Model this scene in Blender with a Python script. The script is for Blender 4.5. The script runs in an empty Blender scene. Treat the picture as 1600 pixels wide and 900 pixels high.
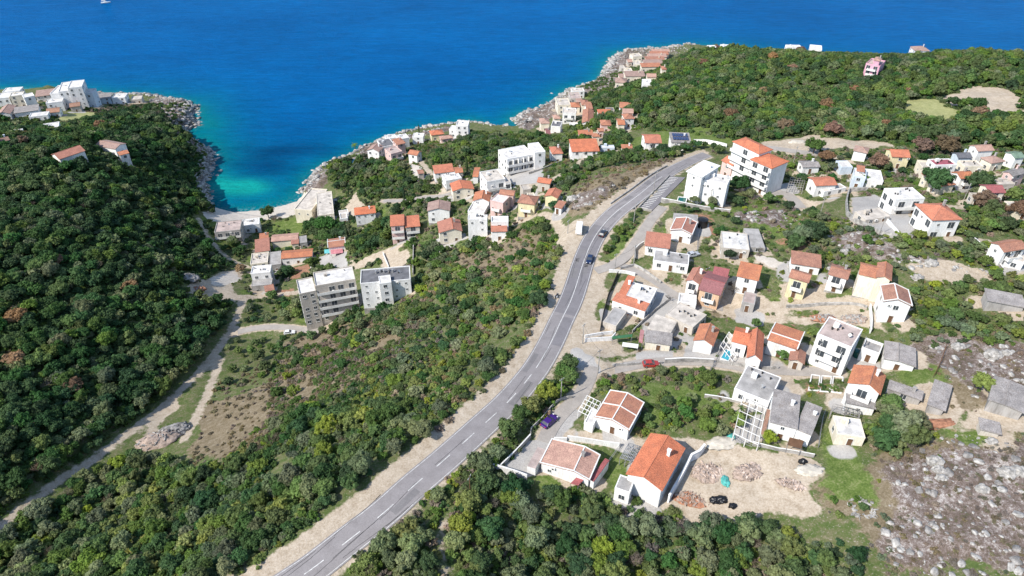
import bpy, math, random
import numpy as np
from mathutils import Vector, Matrix, noise as mnoise
R = math.radians
random.seed(7); rng = np.random.default_rng(11)
SC = bpy.context.scene
COL = SC.collection
# ------------------------------------------------------------------ camera
CAMH = 180.0; PITCH = R(36.3); FPX = 1067.0
cam = bpy.data.objects.new('camera', bpy.data.cameras.new('camera'))
COL.objects.link(cam)
cam.location = (0, 0, CAMH); cam.rotation_euler = (R(90) - PITCH, 0, 0)
cam.data.sensor_width = 36; cam.data.lens = 36 * FPX / 1600
cam.data.clip_start = 1; cam.data.clip_end = 60000
SC.camera = cam
# ------------------------------------------------------------------ sky, sun, exposure
SUN_EL = R(44); SUNDIR = Vector((0.83, 0.56, 0)).normalized()      # the way the light travels over the ground
w = bpy.data.worlds.new('World'); SC.world = w; w.use_nodes = True
nt = w.node_tree; nt.nodes.clear()
sky = nt.nodes.new('ShaderNodeTexSky'); sky.sky_type = 'NISHITA'; sky.sun_disc = False
sky.sun_elevation = SUN_EL; sky.sun_rotation = math.atan2(-SUNDIR.x, -SUNDIR.y)
sky.altitude = 0; sky.air_density = 1.0; sky.dust_density = 0.6; sky.ozone_density = 1.5
bg = nt.nodes.new('ShaderNodeBackground'); bg.inputs[1].default_value = 0.15
wo = nt.nodes.new('ShaderNodeOutputWorld')
nt.links.new(sky.outputs[0], bg.inputs[0]); nt.links.new(bg.outputs[0], wo.inputs[0])
sl = bpy.data.lights.new('sun', 'SUN'); sl.energy = 4.1; sl.angle = R(0.5); sl.color = (1.0, 0.955, 0.88)
so = bpy.data.objects.new('sun', sl); COL.objects.link(so)
ld = Vector((SUNDIR.x * math.cos(SUN_EL), SUNDIR.y * math.cos(SUN_EL), -math.sin(SUN_EL)))
so.rotation_euler = ld.to_track_quat('-Z', 'Y').to_euler(); so.location = (-200, -100, 400)
SC.view_settings.view_transform = 'Standard'; SC.view_settings.look = 'None'
SC.view_settings.gamma = 1; SC.view_settings.use_curve_mapping = False
SC.view_settings.exposure = 0.60
SC.render.engine = 'CYCLES'
try:
    SC.cycles.max_bounces = 4; SC.cycles.diffuse_bounces = 2; SC.cycles.glossy_bounces = 2
    SC.cycles.transmission_bounces = 2; SC.cycles.volume_bounces = 0
except Exception: pass
# ------------------------------------------------------------------ photograph <-> ground helpers
CT, ST_ = math.cos(PITCH), math.sin(PITCH)
def ray(px, py):
    u = (px - 800) / FPX; v = (py - 450) / FPX
    return np.array([u, CT - v * ST_, -ST_ - v * CT])
def proj(x, y, z):
    x = np.asarray(x, float); y = np.asarray(y, float); dz = np.asarray(z, float) - CAMH
    d = y * CT - dz * ST_
    d = np.where(d < 1, 1, d)
    return 800 + FPX * x / d, 450 - FPX * (y * ST_ + dz * CT) / d, d
def at_z(px, py, z):
    r = ray(px, py); t = (z - CAMH) / r[2]
    return np.array([r[0] * t, r[1] * t])
# control heights: picture point -> height above the sea
CTRL = [(440,900,72),(560,800,71),(700,700,70),(860,560,68),(905,450,66),(960,330,66),(1060,270,66),(820,600,69),(600,770,71),
(200,900,50),(60,900,44),(0,820,35),(130,725,30),(250,645,26),(345,545,20),(372,490,17),(375,450,15),(440,700,50),(330,700,34),(600,600,54),(520,560,36),(440,580,28),(700,560,57),(750,480,55),(830,400,57),(300,860,55),(430,820,62),
(0,600,38),(0,450,45),(0,330,46),(100,500,38),(200,420,36),(100,330,43),(200,300,31),(280,560,27),(100,650,38),(0,730,42),(280,400,20),(290,300,12),(-200,500,50),(-200,300,48),(-250,800,46),
(100,245,42),(170,235,36),(250,230,18),(60,165,13),(120,168,12),(0,165,14),(230,163,6),(60,200,20),(150,195,17),(-150,200,24),(0,146,4),(100,146,4),(-120,152,6),(170,154,4),
(360,370,6),(350,420,10),(430,430,12),(510,500,20),(600,485,32),(640,400,34),(570,350,20),(510,335,8),(700,370,40),(760,375,44),(610,245,9),(650,245,12),(720,207,9),(690,285,30),(780,300,44),(810,265,42),(850,330,54),(910,240,44),(1020,228,50),(540,295,14),(740,235,24),(640,300,26),
(900,205,14),(950,195,20),(1000,150,42),(870,175,6),(1020,105,14),(960,115,6),(1100,84,24),(1180,82,44),(1180,130,50),(1100,200,52),(1367,108,54),(1300,170,58),(1450,175,62),(1550,160,64),(1600,92,58),(1440,90,54),(1270,88,46),(1040,150,44),
(1165,290,60),(1350,300,66),(1550,300,70),(1450,360,76),(1600,400,74),(1300,400,71),(1100,380,66),(1050,450,64),(980,480,64),(1000,560,65),(1200,560,67),(1300,540,69),(1400,500,72),(1550,570,76),(1600,700,78),(1400,700,73),(1200,700,71),(960,650,68),(850,690,68),(1000,790,67),(800,860,66),(1200,850,67),(1500,850,76),(1100,640,69),(950,290,69),(1250,240,64),(1750,400,78),(1750,800,80),(800,1000,70),(300,1050,62),(1300,1000,72),(1120,310,63)]
cp = []
for px, py, e in CTRL:
    g = at_z(px, py, e); cp.append((g[0], g[1], e))
cp += [(200,530,8),(320,500,10),(480,480,12),(700,300,90),(700,100,90),(-600,300,90),(-600,50,80),(0,-200,70),(300,-200,80),(-300,-200,75)]
cp = np.array(cp)
def tps_fit(P, val, lam=0.6):
    n = len(P); d = np.linalg.norm(P[:, None] - P[None], axis=2) / 100
    K = np.where(d > 0, d * d * np.log(np.maximum(d, 1e-9)), 0) + np.eye(n) * lam * 0.05
    A = np.zeros((n + 3, n + 3)); A[:n, :n] = K; A[:n, n] = 1; A[:n, n + 1:] = P / 100; A[n, :n] = 1; A[n + 1:, :n] = P.T / 100
    return np.linalg.solve(A, np.concatenate([val, np.zeros(3)]))
TW = tps_fit(cp[:, :2], cp[:, 2])
def tps(x, y):
    out = TW[-3] + TW[-2] * x / 100 + TW[-1] * y / 100
    for (a, b, _), wv in zip(cp, TW[:-3]):
        d2 = ((x - a) ** 2 + (y - b) ** 2) / 1e4
        out = out + wv * 0.5 * d2 * np.log(np.maximum(d2, 1e-12))
    return out
COAST_PX = [(-120,146),(0,141),(80,139),(160,148),(225,150),(262,157),(292,161),(303,170),(297,184),(308,196),(287,203),(282,211),(300,222),(322,235),(331,250),(327,262),(324,275),(313,289),(322,299),(321,311),(335,329),(360,332),(400,329),(440,322),(463,315),(478,300),(492,275),(510,260),(545,248),(565,236),(600,221),(640,207),(700,198),(735,192),(760,202),(800,207),(822,200),(806,190),(820,178),(846,172),(866,160),(885,145),(905,138),(935,131),(944,118),(950,106),(958,94),(968,84),(990,79),(1030,76),(1085,73.5)]
coast = [tuple(at_z(a, b, 0)) for a, b in COAST_PX]
land = [(-6000, 560), (-900, 540)] + coast + [(190, 590), (260, 560), (330, 545), (420, 540), (560, 560), (900, 600), (6000, 640), (6000, -6000), (-6000, -6000)]
land = np.array(land)
def in_poly(x, y, P):
    P = np.asarray(P, float); ins = np.zeros(np.shape(x), bool)
    x1, y1 = P[-1]
    for x2, y2 in P:
        c = ((y1 > y) != (y2 > y))
        with np.errstate(all='ignore'):
            xi = (x2 - x1) * (y - y1) / (y2 - y1 + 1e-12) + x1
        ins ^= c & (x < xi); x1, y1 = x2, y2
    return ins
def d_poly(x, y, P, closed=True):
    P = np.asarray(P, float); D = np.full(np.shape(x), 1e18); T = np.zeros(np.shape(x))
    n = len(P)
    for i in range(n if closed else n - 1):
        a = P[i]; b = P[(i + 1) % n]; ab = b - a; L2 = ab @ ab + 1e-12
        t = np.clip(((x - a[0]) * ab[0] + (y - a[1]) * ab[1]) / L2, 0, 1)
        d = (x - a[0] - t * ab[0]) ** 2 + (y - a[1] - t * ab[1]) ** 2
        m = d < D; D = np.where(m, d, D); T = np.where(m, i + t, T)
    return np.sqrt(D), T
def vnoise(x, y, s, seed=0):                                         # value noise on arrays
    x = x / s + seed * 37.13; y = y / s + seed * 11.7
    xi = np.floor(x).astype(int); yi = np.floor(y).astype(int); fx = x - xi; fy = y - yi
    fx = fx * fx * (3 - 2 * fx); fy = fy * fy * (3 - 2 * fy)
    def hsh(a, b):
        h = (a * 374761393 + b * 668265263 + seed * 982451653) & 0xffffffff
        h = ((h ^ (h >> 13)) * 1274126177) & 0xffffffff
        return ((h ^ (h >> 16)) & 0xffff) / 65535.0
    return (hsh(xi, yi) * (1 - fx) + hsh(xi + 1, yi) * fx) * (1 - fy) + (hsh(xi, yi + 1) * (1 - fx) + hsh(xi + 1, yi + 1) * fx) * fy
def graded(a, b, step, lo, hi, g=1.22):
    c = list(np.arange(a, b + step / 2, step)); s = step; v = c[-1]; up = []
    while v < hi: s *= g; v += s; up.append(v)
    s = step; v = c[0]; dn = []
    while v > lo: s *= g; v -= s; dn.append(v)
    return np.array(dn[::-1] + c + up)
GX = graded(-330, 330, 1.15, -6000, 6000); GY = graded(42, 420, 1.15, -3000, 2500, 1.07)
XX, YY = np.meshgrid(GX, GY)
INS = in_poly(XX, YY, land); CD, _ = d_poly(XX, YY, land)
HZ = np.clip(tps(XX, YY), 2.5, 92)
far = np.clip((np.hypot(XX, YY - 250) - 700) / 600, 0, 1); HZ = HZ * (1 - far) + 70 * far
HZ += (vnoise(XX, YY, 9, 1) - .5) * 1.0 + (vnoise(XX, YY, 3.3, 2) - .5) * 0.35
lim = 0.25 + 1.05 * CD - 0.0 + (vnoise(XX, YY, 4, 5)) * 2.2 * np.clip(CD / 3, 0, 1)
beach = in_poly(*proj(XX, YY, 0 * XX)[:2], [(325,345),(325,318),(475,300),(480,345)])
lim = np.where(beach, 0.15 + 0.16 * CD, lim)
HZ = np.where(INS, np.minimum(HZ, lim), -0.22 * CD - 0.15)
HZ = np.maximum(HZ, -14)
def hgt(x, y):
    x = np.asarray(x, float); y = np.asarray(y, float)
    i = np.clip(np.searchsorted(GX, x) - 1, 0, len(GX) - 2); j = np.clip(np.searchsorted(GY, y) - 1, 0, len(GY) - 2)
    fx = np.clip((x - GX[i]) / (GX[i + 1] - GX[i]), 0, 1); fy = np.clip((y - GY[j]) / (GY[j + 1] - GY[j]), 0, 1)
    return (HZ[j, i] * (1 - fx) + HZ[j, i + 1] * fx) * (1 - fy) + (HZ[j + 1, i] * (1 - fx) + HZ[j + 1, i + 1] * fx) * fy
TT = np.concatenate([np.arange(70, 700, 0.9), np.arange(700, 2500, 8)])
def gp(px, py):                                                      # picture point -> point on the ground
    r = ray(px, py); n = np.linalg.norm(r); r = r / n
    X = r[0] * TT; Y = r[1] * TT; Z = CAMH + r[2] * TT
    below = Z < np.maximum(hgt(X, Y), 0)
    if not below.any(): return np.array([X[-1], Y[-1], 0.])
    k = int(np.argmax(below)); a, b = TT[max(k - 1, 0)], TT[k]
    for _ in range(12):
        m = (a + b) / 2
        if CAMH + r[2] * m < max(float(hgt(r[0] * m, r[1] * m)), 0): b = m
        else: a = m
    return np.array([r[0] * b, r[1] * b, CAMH + r[2] * b])
def gps(P): return np.array([gp(a, b) for a, b in P])
def smooth_line(P, n=4):
    P = np.array(P, float)
    for _ in range(n):
        Q = [P[0]]
        for a, b in zip(P[:-1], P[1:]): Q += [a * .75 + b * .25, a * .25 + b * .75]
        Q.append(P[-1]); P = np.array(Q)
    return P
def resample(P, step):
    s = np.concatenate([[0], np.cumsum(np.linalg.norm(np.diff(P[:, :2], axis=0), axis=1))])
    n = max(2, int(s[-1] / step) + 1); t = np.linspace(0, s[-1], n)
    return np.stack([np.interp(t, s, P[:, k]) for k in range(P.shape[1])], axis=1), t
def box_s(a, k):
    if len(a) < 4: return a
    k = min(k, len(a) // 2 * 2 - 1); p = np.pad(a, k, mode='edge'); ker = np.ones(2 * k + 1) / (2 * k + 1)
    return np.convolve(p, ker, 'same')[k:-k]
# ------------------------------------------------------------------ road lines (picture coordinates)
MAIN = [(340,985),(420,929),(468,893),(491,876),(545,835),(597,796),(644,758),(686,725),(725,692),(760,661),(790,631),(816,601),(841,569),(862,535),(878,500),(890,475),(900,448),(911,413),(925,381),(943,351),(962,329),(981,312),(1004,293),(1028,276),(1056,263),(1082,254),(1104,246)]
LANES = {  # name: (points, width, material key)
 'lane_up': ([(930,425),(955,418),(975,405),(990,385),(1003,365),(1018,340),(1036,322)], 3.4, 'lane'),
 'lane_east': ([(884,560),(905,566),(935,576),(965,575),(1005,569),(1072,567),(1117,569),(1160,575),(1190,577),(1264,579),(1313,578)], 3.2, 'lane'),
 'lane_south': ([(925,576),(917,598),(903,620),(880,640),(862,664),(850,690)], 3.4, 'lane'),
 'lane_mid': ([(965,412),(985,418),(1008,430),(1030,445),(1052,462),(1090,476),(1130,480)], 2.8, 'lane'),
 'back_lane': ([(1188,234),(1215,235),(1240,236),(1268,237),(1300,240)], 4.0, 'lane'),
 'branch': ([(371,518),(400,515),(440,515),(480,514),(503,511)], 3.0, 'lane'),
 'village': ([(600,323),(630,316),(662,306),(690,303),(720,290)], 3.0, 'lane'),
 'hotel_lane': ([(1195,300),(1215,303),(1235,306),(1252,320)], 4.5, 'lane'),
}
STRIPS = []
def flatten(P, half, blend, drop):
    global HZ
    x0, y0 = P[:, :2].min(0) - half - blend - 2; x1, y1 = P[:, :2].max(0) + half + blend + 2
    i0, i1 = np.searchsorted(GX, [x0, x1]); j0, j1 = np.searchsorted(GY, [y0, y1])
    X = XX[j0:j1, i0:i1]; Y = YY[j0:j1, i0:i1]
    D, T = d_poly(X, Y, P[:, :2], False)
    zz = np.interp(T, np.arange(len(P)), P[:, 2]) - drop
    k = np.clip(1 - (D - half) / blend, 0, 1); k = k * k * (3 - 2 * k)
    HZ[j0:j1, i0:i1] = HZ[j0:j1, i0:i1] * (1 - k) + zz * k
def strip_line(pts, width, blend=3.0, smooth=14, extra=1.2):
    P = smooth_line(gps(pts)[:, :2], 3); P, t = resample(P, 1.3)
    z = box_s(hgt(P[:, 0], P[:, 1]), smooth); z = box_s(z, smooth)
    P = np.column_stack([P, z]); flatten(P, width / 2 + extra, blend, 0.07)
    return P, t
MP, MT = strip_line(MAIN, 6.8, 7.0, 18, 4.0)
for k, (pts, wd, mk) in LANES.items():
    P, t = strip_line(pts, wd); STRIPS.append((k, P, t, wd, mk))
flatten(MP, 3.9, 2.2, 0.07)

pk = [(997,326),(1018,330),(1071,277),(1046,275)]
PKZ = float(gps(pk)[:, 2].mean()) + .35
PKW = [Vector((*at_z(a_, b_, PKZ), 0)) for a_, b_ in pk]
_P = np.array([(p.x, p.y) for p in PKW]); _D, _T = d_poly(XX, YY, _P); _in = in_poly(XX, YY, _P); _D = np.where(_in, 0, _D)
_k = np.clip(1 - (_D - 1) / 3.0, 0, 1) * (d_poly(XX, YY, MP[:, :2], False)[0] > 3.6); HZ = HZ * (1 - _k) + (PKZ - .25) * _k
# ------------------------------------------------------------------ materials
MATS = {}
def new_mat(name):
    m = bpy.data.materials.new(name); m.use_nodes = True; nt = m.node_tree
    b = nt.nodes['Principled BSDF']; return m, nt, b
def nd(nt, t, **kw):
    n = nt.nodes.new(t)
    for k, v in kw.items():
        if k.startswith('i_'): n.inputs[k[2:].replace('_', ' ')].default_value = v
        else: setattr(n, k, v)
    return n
def setspec(b, rough, spec=0.3):
    b.inputs['Roughness'].default_value = rough
    try: b.inputs['Specular IOR Level'].default_value = spec
    except Exception: pass
def rgba(c): return (c[0], c[1], c[2], 1)
def ramp(nt, pts):
    r = nt.nodes.new('ShaderNodeValToRGB'); e = r.color_ramp.elements
    while len(e) < len(pts): e.new(0.5)
    for i, (p, c) in enumerate(pts):
        e[i].position = p; e[i].color = rgba(c) if len(c) == 3 else c
    return r
def mixc(nt, fac, a, b, blend='MIX'):
    m = nt.nodes.new('ShaderNodeMix'); m.data_type = 'RGBA'; m.blend_type = blend
    for inp, v in ((0, fac), (6, a), (7, b)):
        if hasattr(v, 'links'): nt.links.new(v, m.inputs[inp])
        else: m.inputs[inp].default_value = v if inp == 0 else rgba(v)
    return m.outputs[2]
def mth(nt, op, a, b=None, c=None, clamp=False):
    m = nt.nodes.new('ShaderNodeMath'); m.operation = op; m.use_clamp = clamp
    for i, v in enumerate((a, b, c)):
        if v is None: continue
        if hasattr(v, 'links'): nt.links.new(v, m.inputs[i])
        else: m.inputs[i].default_value = v
    return m.outputs[0]
def noi(nt, scale, detail=4, coord='Object', rough=0.55, stretch=None):
    tc = nt.nodes.get('shared_coords')
    if not tc: tc = nt.nodes.new('ShaderNodeTexCoord'); tc.name = 'shared_coords'
    n = nt.nodes.new('ShaderNodeTexNoise')
    n.inputs['Scale'].default_value = scale; n.inputs['Detail'].default_value = detail; n.inputs['Roughness'].default_value = rough
    src = tc.outputs[coord]
    if stretch:
        mp = nt.nodes.new('ShaderNodeMapping'); mp.inputs['Scale'].default_value = stretch
        nt.links.new(src, mp.inputs[0]); src = mp.outputs[0]
    nt.links.new(src, n.inputs['Vector']); return n.outputs['Fac']
def bump(nt, b, h, strength=0.3, dist=0.05):
    bp = nt.nodes.new('ShaderNodeBump'); bp.inputs['Strength'].default_value = strength; bp.inputs['Distance'].default_value = dist
    nt.links.new(h, bp.inputs['Height']); nt.links.new(bp.outputs[0], b.inputs['Normal'])
def plain(key, c, rough=0.8, var=0.2, scale=0.8, c2=None, spec=0.3, metal=0, fine=0.12):
    if key in MATS: return MATS[key]
    m, nt, b = new_mat(key); setspec(b, rough, spec); b.inputs['Metallic'].default_value = metal
    c2 = c2 or tuple(x * (1 - var * 1.6) for x in c)
    f = noi(nt, scale, 5); r = ramp(nt, [(0.35, c2), (0.62, c)]); nt.links.new(f, r.inputs[0])
    g = noi(nt, scale * 14, 3); gr = ramp(nt, [(0.3, (1 - fine * 2,) * 3), (0.7, (1 + fine,) * 3)]); nt.links.new(g, gr.inputs[0])
    o = mixc(nt, 1.0, r.outputs[0], gr.outputs[0], 'MULTIPLY'); nt.links.new(o, b.inputs['Base Color'])
    MATS[key] = m; return m
def roof_mat(key, c, c2, moss=0.25):
    if key in MATS: return MATS[key]
    m, nt, b = new_mat(key); setspec(b, 0.85, 0.2)
    oi = nt.nodes.new('ShaderNodeObjectInfo'); tc = nt.nodes.new('ShaderNodeTexCoord')
    ad = nt.nodes.new('ShaderNodeVectorMath'); ad.operation = 'ADD'
    nt.links.new(tc.outputs['Object'], ad.inputs[0])
    sc = mth(nt, 'MULTIPLY', oi.outputs['Random'], 90.0); nt.links.new(sc, ad.inputs[1])
    def nz(s, d, st=None):
        n = nt.nodes.new('ShaderNodeTexNoise'); n.inputs['Scale'].default_value = s; n.inputs['Detail'].default_value = d
        src = ad.outputs[0]
        if st:
            mp = nt.nodes.new('ShaderNodeMapping'); mp.inputs['Scale'].default_value = st; nt.links.new(src, mp.inputs[0]); src = mp.outputs[0]
        nt.links.new(src, n.inputs['Vector']); return n.outputs['Fac']
    r = ramp(nt, [(0.33, c2), (0.66, c)]); nt.links.new(nz(0.55, 6), r.inputs[0])
    t = ramp(nt, [(0.32, (0.62,) * 3), (0.68, (1.25,) * 3)]); nt.links.new(nz(5.5, 3), t.inputs[0])     # tile to tile
    o = mixc(nt, 1.0, r.outputs[0], t.outputs[0], 'MULTIPLY')
    d = ramp(nt, [(0.55, (0, 0, 0)), (0.72, (moss,) * 3)]); nt.links.new(nz(1.3, 5), d.inputs[0])
    o = mixc(nt, d.outputs[0], o, (0.16, 0.12, 0.09))
    hs = nt.nodes.new('ShaderNodeHueSaturation'); nt.links.new(o, hs.inputs['Color'])
    nt.links.new(mth(nt, 'MULTIPLY_ADD', oi.outputs['Random'], 0.35, 0.82), hs.inputs['Value'])
    nt.links.new(mth(nt, 'MULTIPLY_ADD', oi.outputs['Random'], 0.25, 0.82), hs.inputs['Saturation'])
    nt.links.new(hs.outputs[0], b.inputs['Base Color'])
    wv = nt.nodes.new('ShaderNodeTexWave'); wv.inputs['Scale'].default_value = 1.3; wv.inputs['Distortion'].default_value = 0.4
    nt.links.new(tc.outputs['Object'], wv.inputs['Vector']); bump(nt, b, wv.outputs['Fac'], 0.5, 0.05)
    MATS[key] = m; return m
def wall_mat(key, c, grime=0.25):
    if key in MATS: return MATS[key]
    m, nt, b = new_mat(key); setspec(b, 0.85, 0.2)
    oi = nt.nodes.new('ShaderNodeObjectInfo')
    f = noi(nt, 0.5, 5, stretch=(1, 1, 0.35)); r = ramp(nt, [(0.3, tuple(x * (1 - grime) for x in c)), (0.6, c)]); nt.links.new(f, r.inputs[0])
    s = noi(nt, 3.0, 3, stretch=(2.2, 2.2, 0.25)); q = ramp(nt, [(0.35, (0.82, 0.80, 0.77)), (0.6, (1, 1, 1))]); nt.links.new(s, q.inputs[0])
    o = mixc(nt, 1.0, r.outputs[0], q.outputs[0], 'MULTIPLY')
    hs = nt.nodes.new('ShaderNodeHueSaturation'); nt.links.new(o, hs.inputs['Color'])
    nt.links.new(mth(nt, 'MULTIPLY_ADD', oi.outputs['Random'], 0.12, 0.9), hs.inputs['Value'])
    nt.links.new(hs.outputs[0], b.inputs['Base Color']); MATS[key] = m; return m
WALLS = dict(w=(.86,.85,.83), c=(.78,.71,.58), y=(.74,.66,.42), p=(.70,.50,.46), b=(.62,.70,.78), g=(.42,.40,.38), m=(.72,.40,.50), k=(.55,.50,.44), t=(.62,.42,.28))
ROOFS = {'or':((.50,.18,.105),(.38,.14,.085),.25), 'te':((.44,.19,.11),(.33,.14,.09),.35), 'pk':((.44,.28,.22),(.34,.21,.17),.3), 'ma':((.34,.11,.11),(.27,.09,.09),.15),
 'wh':((.78,.77,.75),(.66,.64,.62),.1), 'gy':((.34,.31,.29),(.23,.21,.20),.4), 'dk':((.13,.13,.14),(.09,.09,.10),.1), 'gn':((.18,.25,.19),(.13,.19,.14),.2), 'br':((.33,.19,.13),(.25,.14,.10),.4)}
FLATS = dict(w=(.72,.69,.65), k=(.60,.54,.47), s=(.40,.38,.36), d=(.17,.17,.18), r=(.36,.10,.13), m=(.50,.40,.36))
def WM(k): return wall_mat('plaster_' + k, WALLS[k], 0.4 if k == 'g' else 0.18)
def RM(k):
    a, b_, c = ROOFS[k]; return roof_mat('tiles_' + k, a, b_, c)
def FM(k): return plain('flatroof_' + k, FLATS[k], 0.9, 0.22, 0.45)
M_glass = plain('window_glass', (.06, .07, .08), 0.15, 0.1, 0.5, spec=0.6)
M_frame = plain('window_frame', (.70, .69, .66), 0.6, 0.05)
M_trim = plain('white_trim', (.78, .76, .72), 0.7, 0.1)
M_dark = plain('dark_opening', (.03, .028, .026), 0.9, 0.1)
M_wood = plain('brown_wood', (.16, .085, .045), 0.7, 0.2)
M_conc = plain('bare_concrete', (.40, .375, .345), 0.92, 0.3, 0.6)
M_metal = plain('dull_metal', (.45, .45, .45), 0.5, 0.1, metal=0.6)
M_stone = plain('pale_limestone', (.50, .475, .44), 0.95, 0.35, 0.9, fine=0.25)
M_stoned = plain('weathered_limestone', (.36, .34, .32), 0.95, 0.4, 0.7, fine=0.3)
# ------------------------------------------------------------------ object helpers
def link(o, parent=None):
    COL.objects.link(o)
    if parent: o.parent = parent
    return o
def tag(o, label=None, cat=None, group=None, kind=None):
    if label: o['label'] = label
    if cat: o['category'] = cat
    if group: o['group'] = group
    if kind: o['kind'] = kind
    return o
def empty(name, loc, rz=0):
    o = bpy.data.objects.new(name, None); o.location = loc; o.rotation_euler = (0, 0, rz); o.empty_display_size = 0.5
    return link(o)
class MB:
    def __init__(s): s.v = []; s.f = []; s.m = []
    def add(s, vs, fs, mi=0):
        n = len(s.v); s.v += [tuple(map(float, p)) for p in vs]
        for f in fs: s.f.append(tuple(i + n for i in f)); s.m.append(mi)
        return s
    def box(s, x0, x1, y0, y1, z0, z1, mi=0):
        return s.add([(x0,y0,z0),(x1,y0,z0),(x1,y1,z0),(x0,y1,z0),(x0,y0,z1),(x1,y0,z1),(x1,y1,z1),(x0,y1,z1)],
                     [(3,2,1,0),(4,5,6,7),(0,1,5,4),(1,2,6,5),(2,3,7,6),(3,0,4,7)], mi)
    def obox(s, c, ax, half, mi=0):                                   # box with own axes
        c = Vector(c); a, b, d = [Vector(q).normalized() * h for q, h in zip(ax, half)]
        P = [c + a * i + b * j + d * k for k in (-1, 1) for i, j in ((-1, -1), (1, -1), (1, 1), (-1, 1))]
        return s.add(P, [(3,2,1,0),(4,5,6,7),(0,1,5,4),(1,2,6,5),(2,3,7,6),(3,0,4,7)], mi)
    def bar(s, p, q, r, mi=0, up=(0, 0, 1)):
        p = Vector(p); q = Vector(q); d = q - p
        if d.length < 1e-6: return s
        u = Vector(up)
        if abs(d.normalized().dot(u)) > .95: u = Vector((1, 0, 0))
        a = d.cross(u).normalized(); b = d.cross(a).normalized()
        return s.obox((p + q) / 2, (d, a, b), (d.length / 2, r, r), mi)
    def prism(s, poly, z0, z1, mi=0):
        n = len(poly); v = [(x, y, z0) for x, y in poly] + [(x, y, z1) for x, y in poly]
        return s.add(v, [tuple(range(n))[::-1], tuple(range(n, 2 * n))] + [(i, (i + 1) % n, n + (i + 1) % n, n + i) for i in range(n)], mi)
    def cyl(s, p, q, r0, r1, n=10, mi=0):
        p = Vector(p); q = Vector(q); d = (q - p).normalized(); u = Vector((0, 0, 1)) if abs(d.z) < .9 else Vector((1, 0, 0))
        a = d.cross(u).normalized(); b = d.cross(a)
        v = [p + (a * math.cos(t) + b * math.sin(t)) * r0 for t in [2 * math.pi * i / n for i in range(n)]] + \
            [q + (a * math.cos(t) + b * math.sin(t)) * r1 for t in [2 * math.pi * i / n for i in range(n)]]
        return s.add(v, [tuple(range(n)), tuple(range(2 * n - 1, n - 1, -1))] + [(i, n + i, n + (i + 1) % n, (i + 1) % n) for i in range(n)], mi)
    def mesh(s, name, mats):
        me = bpy.data.meshes.new(name); me.from_pydata(s.v, [], s.f)
        for m in (mats if isinstance(mats, (list, tuple)) else [mats]): me.materials.append(m)
        me.polygons.foreach_set('material_index', s.m); me.update(); return me
    def build(s, name, mats, parent=None, loc=None):
        o = bpy.data.objects.new(name, s.mesh(name, mats))
        if loc is not None: o.location = loc
        return link(o, parent)
def grid_mesh(name, X, Y, Z, mat):
    nj, ni = X.shape; v = np.stack([X, Y, Z], -1).reshape(-1, 3)
    i, j = np.meshgrid(np.arange(ni - 1), np.arange(nj - 1)); a = (j * ni + i).ravel()
    f = np.stack([a, a + 1, a + ni + 1, a + ni], 1)
    me = bpy.data.meshes.new(name); me.vertices.add(len(v)); me.vertices.foreach_set('co', v.ravel())
    me.loops.add(f.size); me.loops.foreach_set('vertex_index', f.ravel().astype(np.int32))
    me.polygons.add(len(f)); me.polygons.foreach_set('loop_start', np.arange(0, f.size, 4, dtype=np.int32))
    me.update(calc_edges=True); me.polygons.foreach_set('use_smooth', np.ones(len(f), bool)); me.materials.append(mat)
    o = bpy.data.objects.new(name, me); return link(o)
def soup_mesh(name, V, F, mats, mi=None, smooth=False):
    me = bpy.data.meshes.new(name); me.vertices.add(len(V)); me.vertices.foreach_set('co', np.asarray(V, float).ravel())
    k = F.shape[1]; me.loops.add(F.size); me.loops.foreach_set('vertex_index', F.ravel().astype(np.int32))
    me.polygons.add(len(F)); me.polygons.foreach_set('loop_start', np.arange(0, F.size, k, dtype=np.int32))
    for m in mats: me.materials.append(m)
    if mi is not None: me.polygons.foreach_set('material_index', mi.astype(np.int32))
    me.update(calc_edges=True)
    if smooth: me.polygons.foreach_set('use_smooth', np.ones(len(F), bool))
    return me
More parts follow.
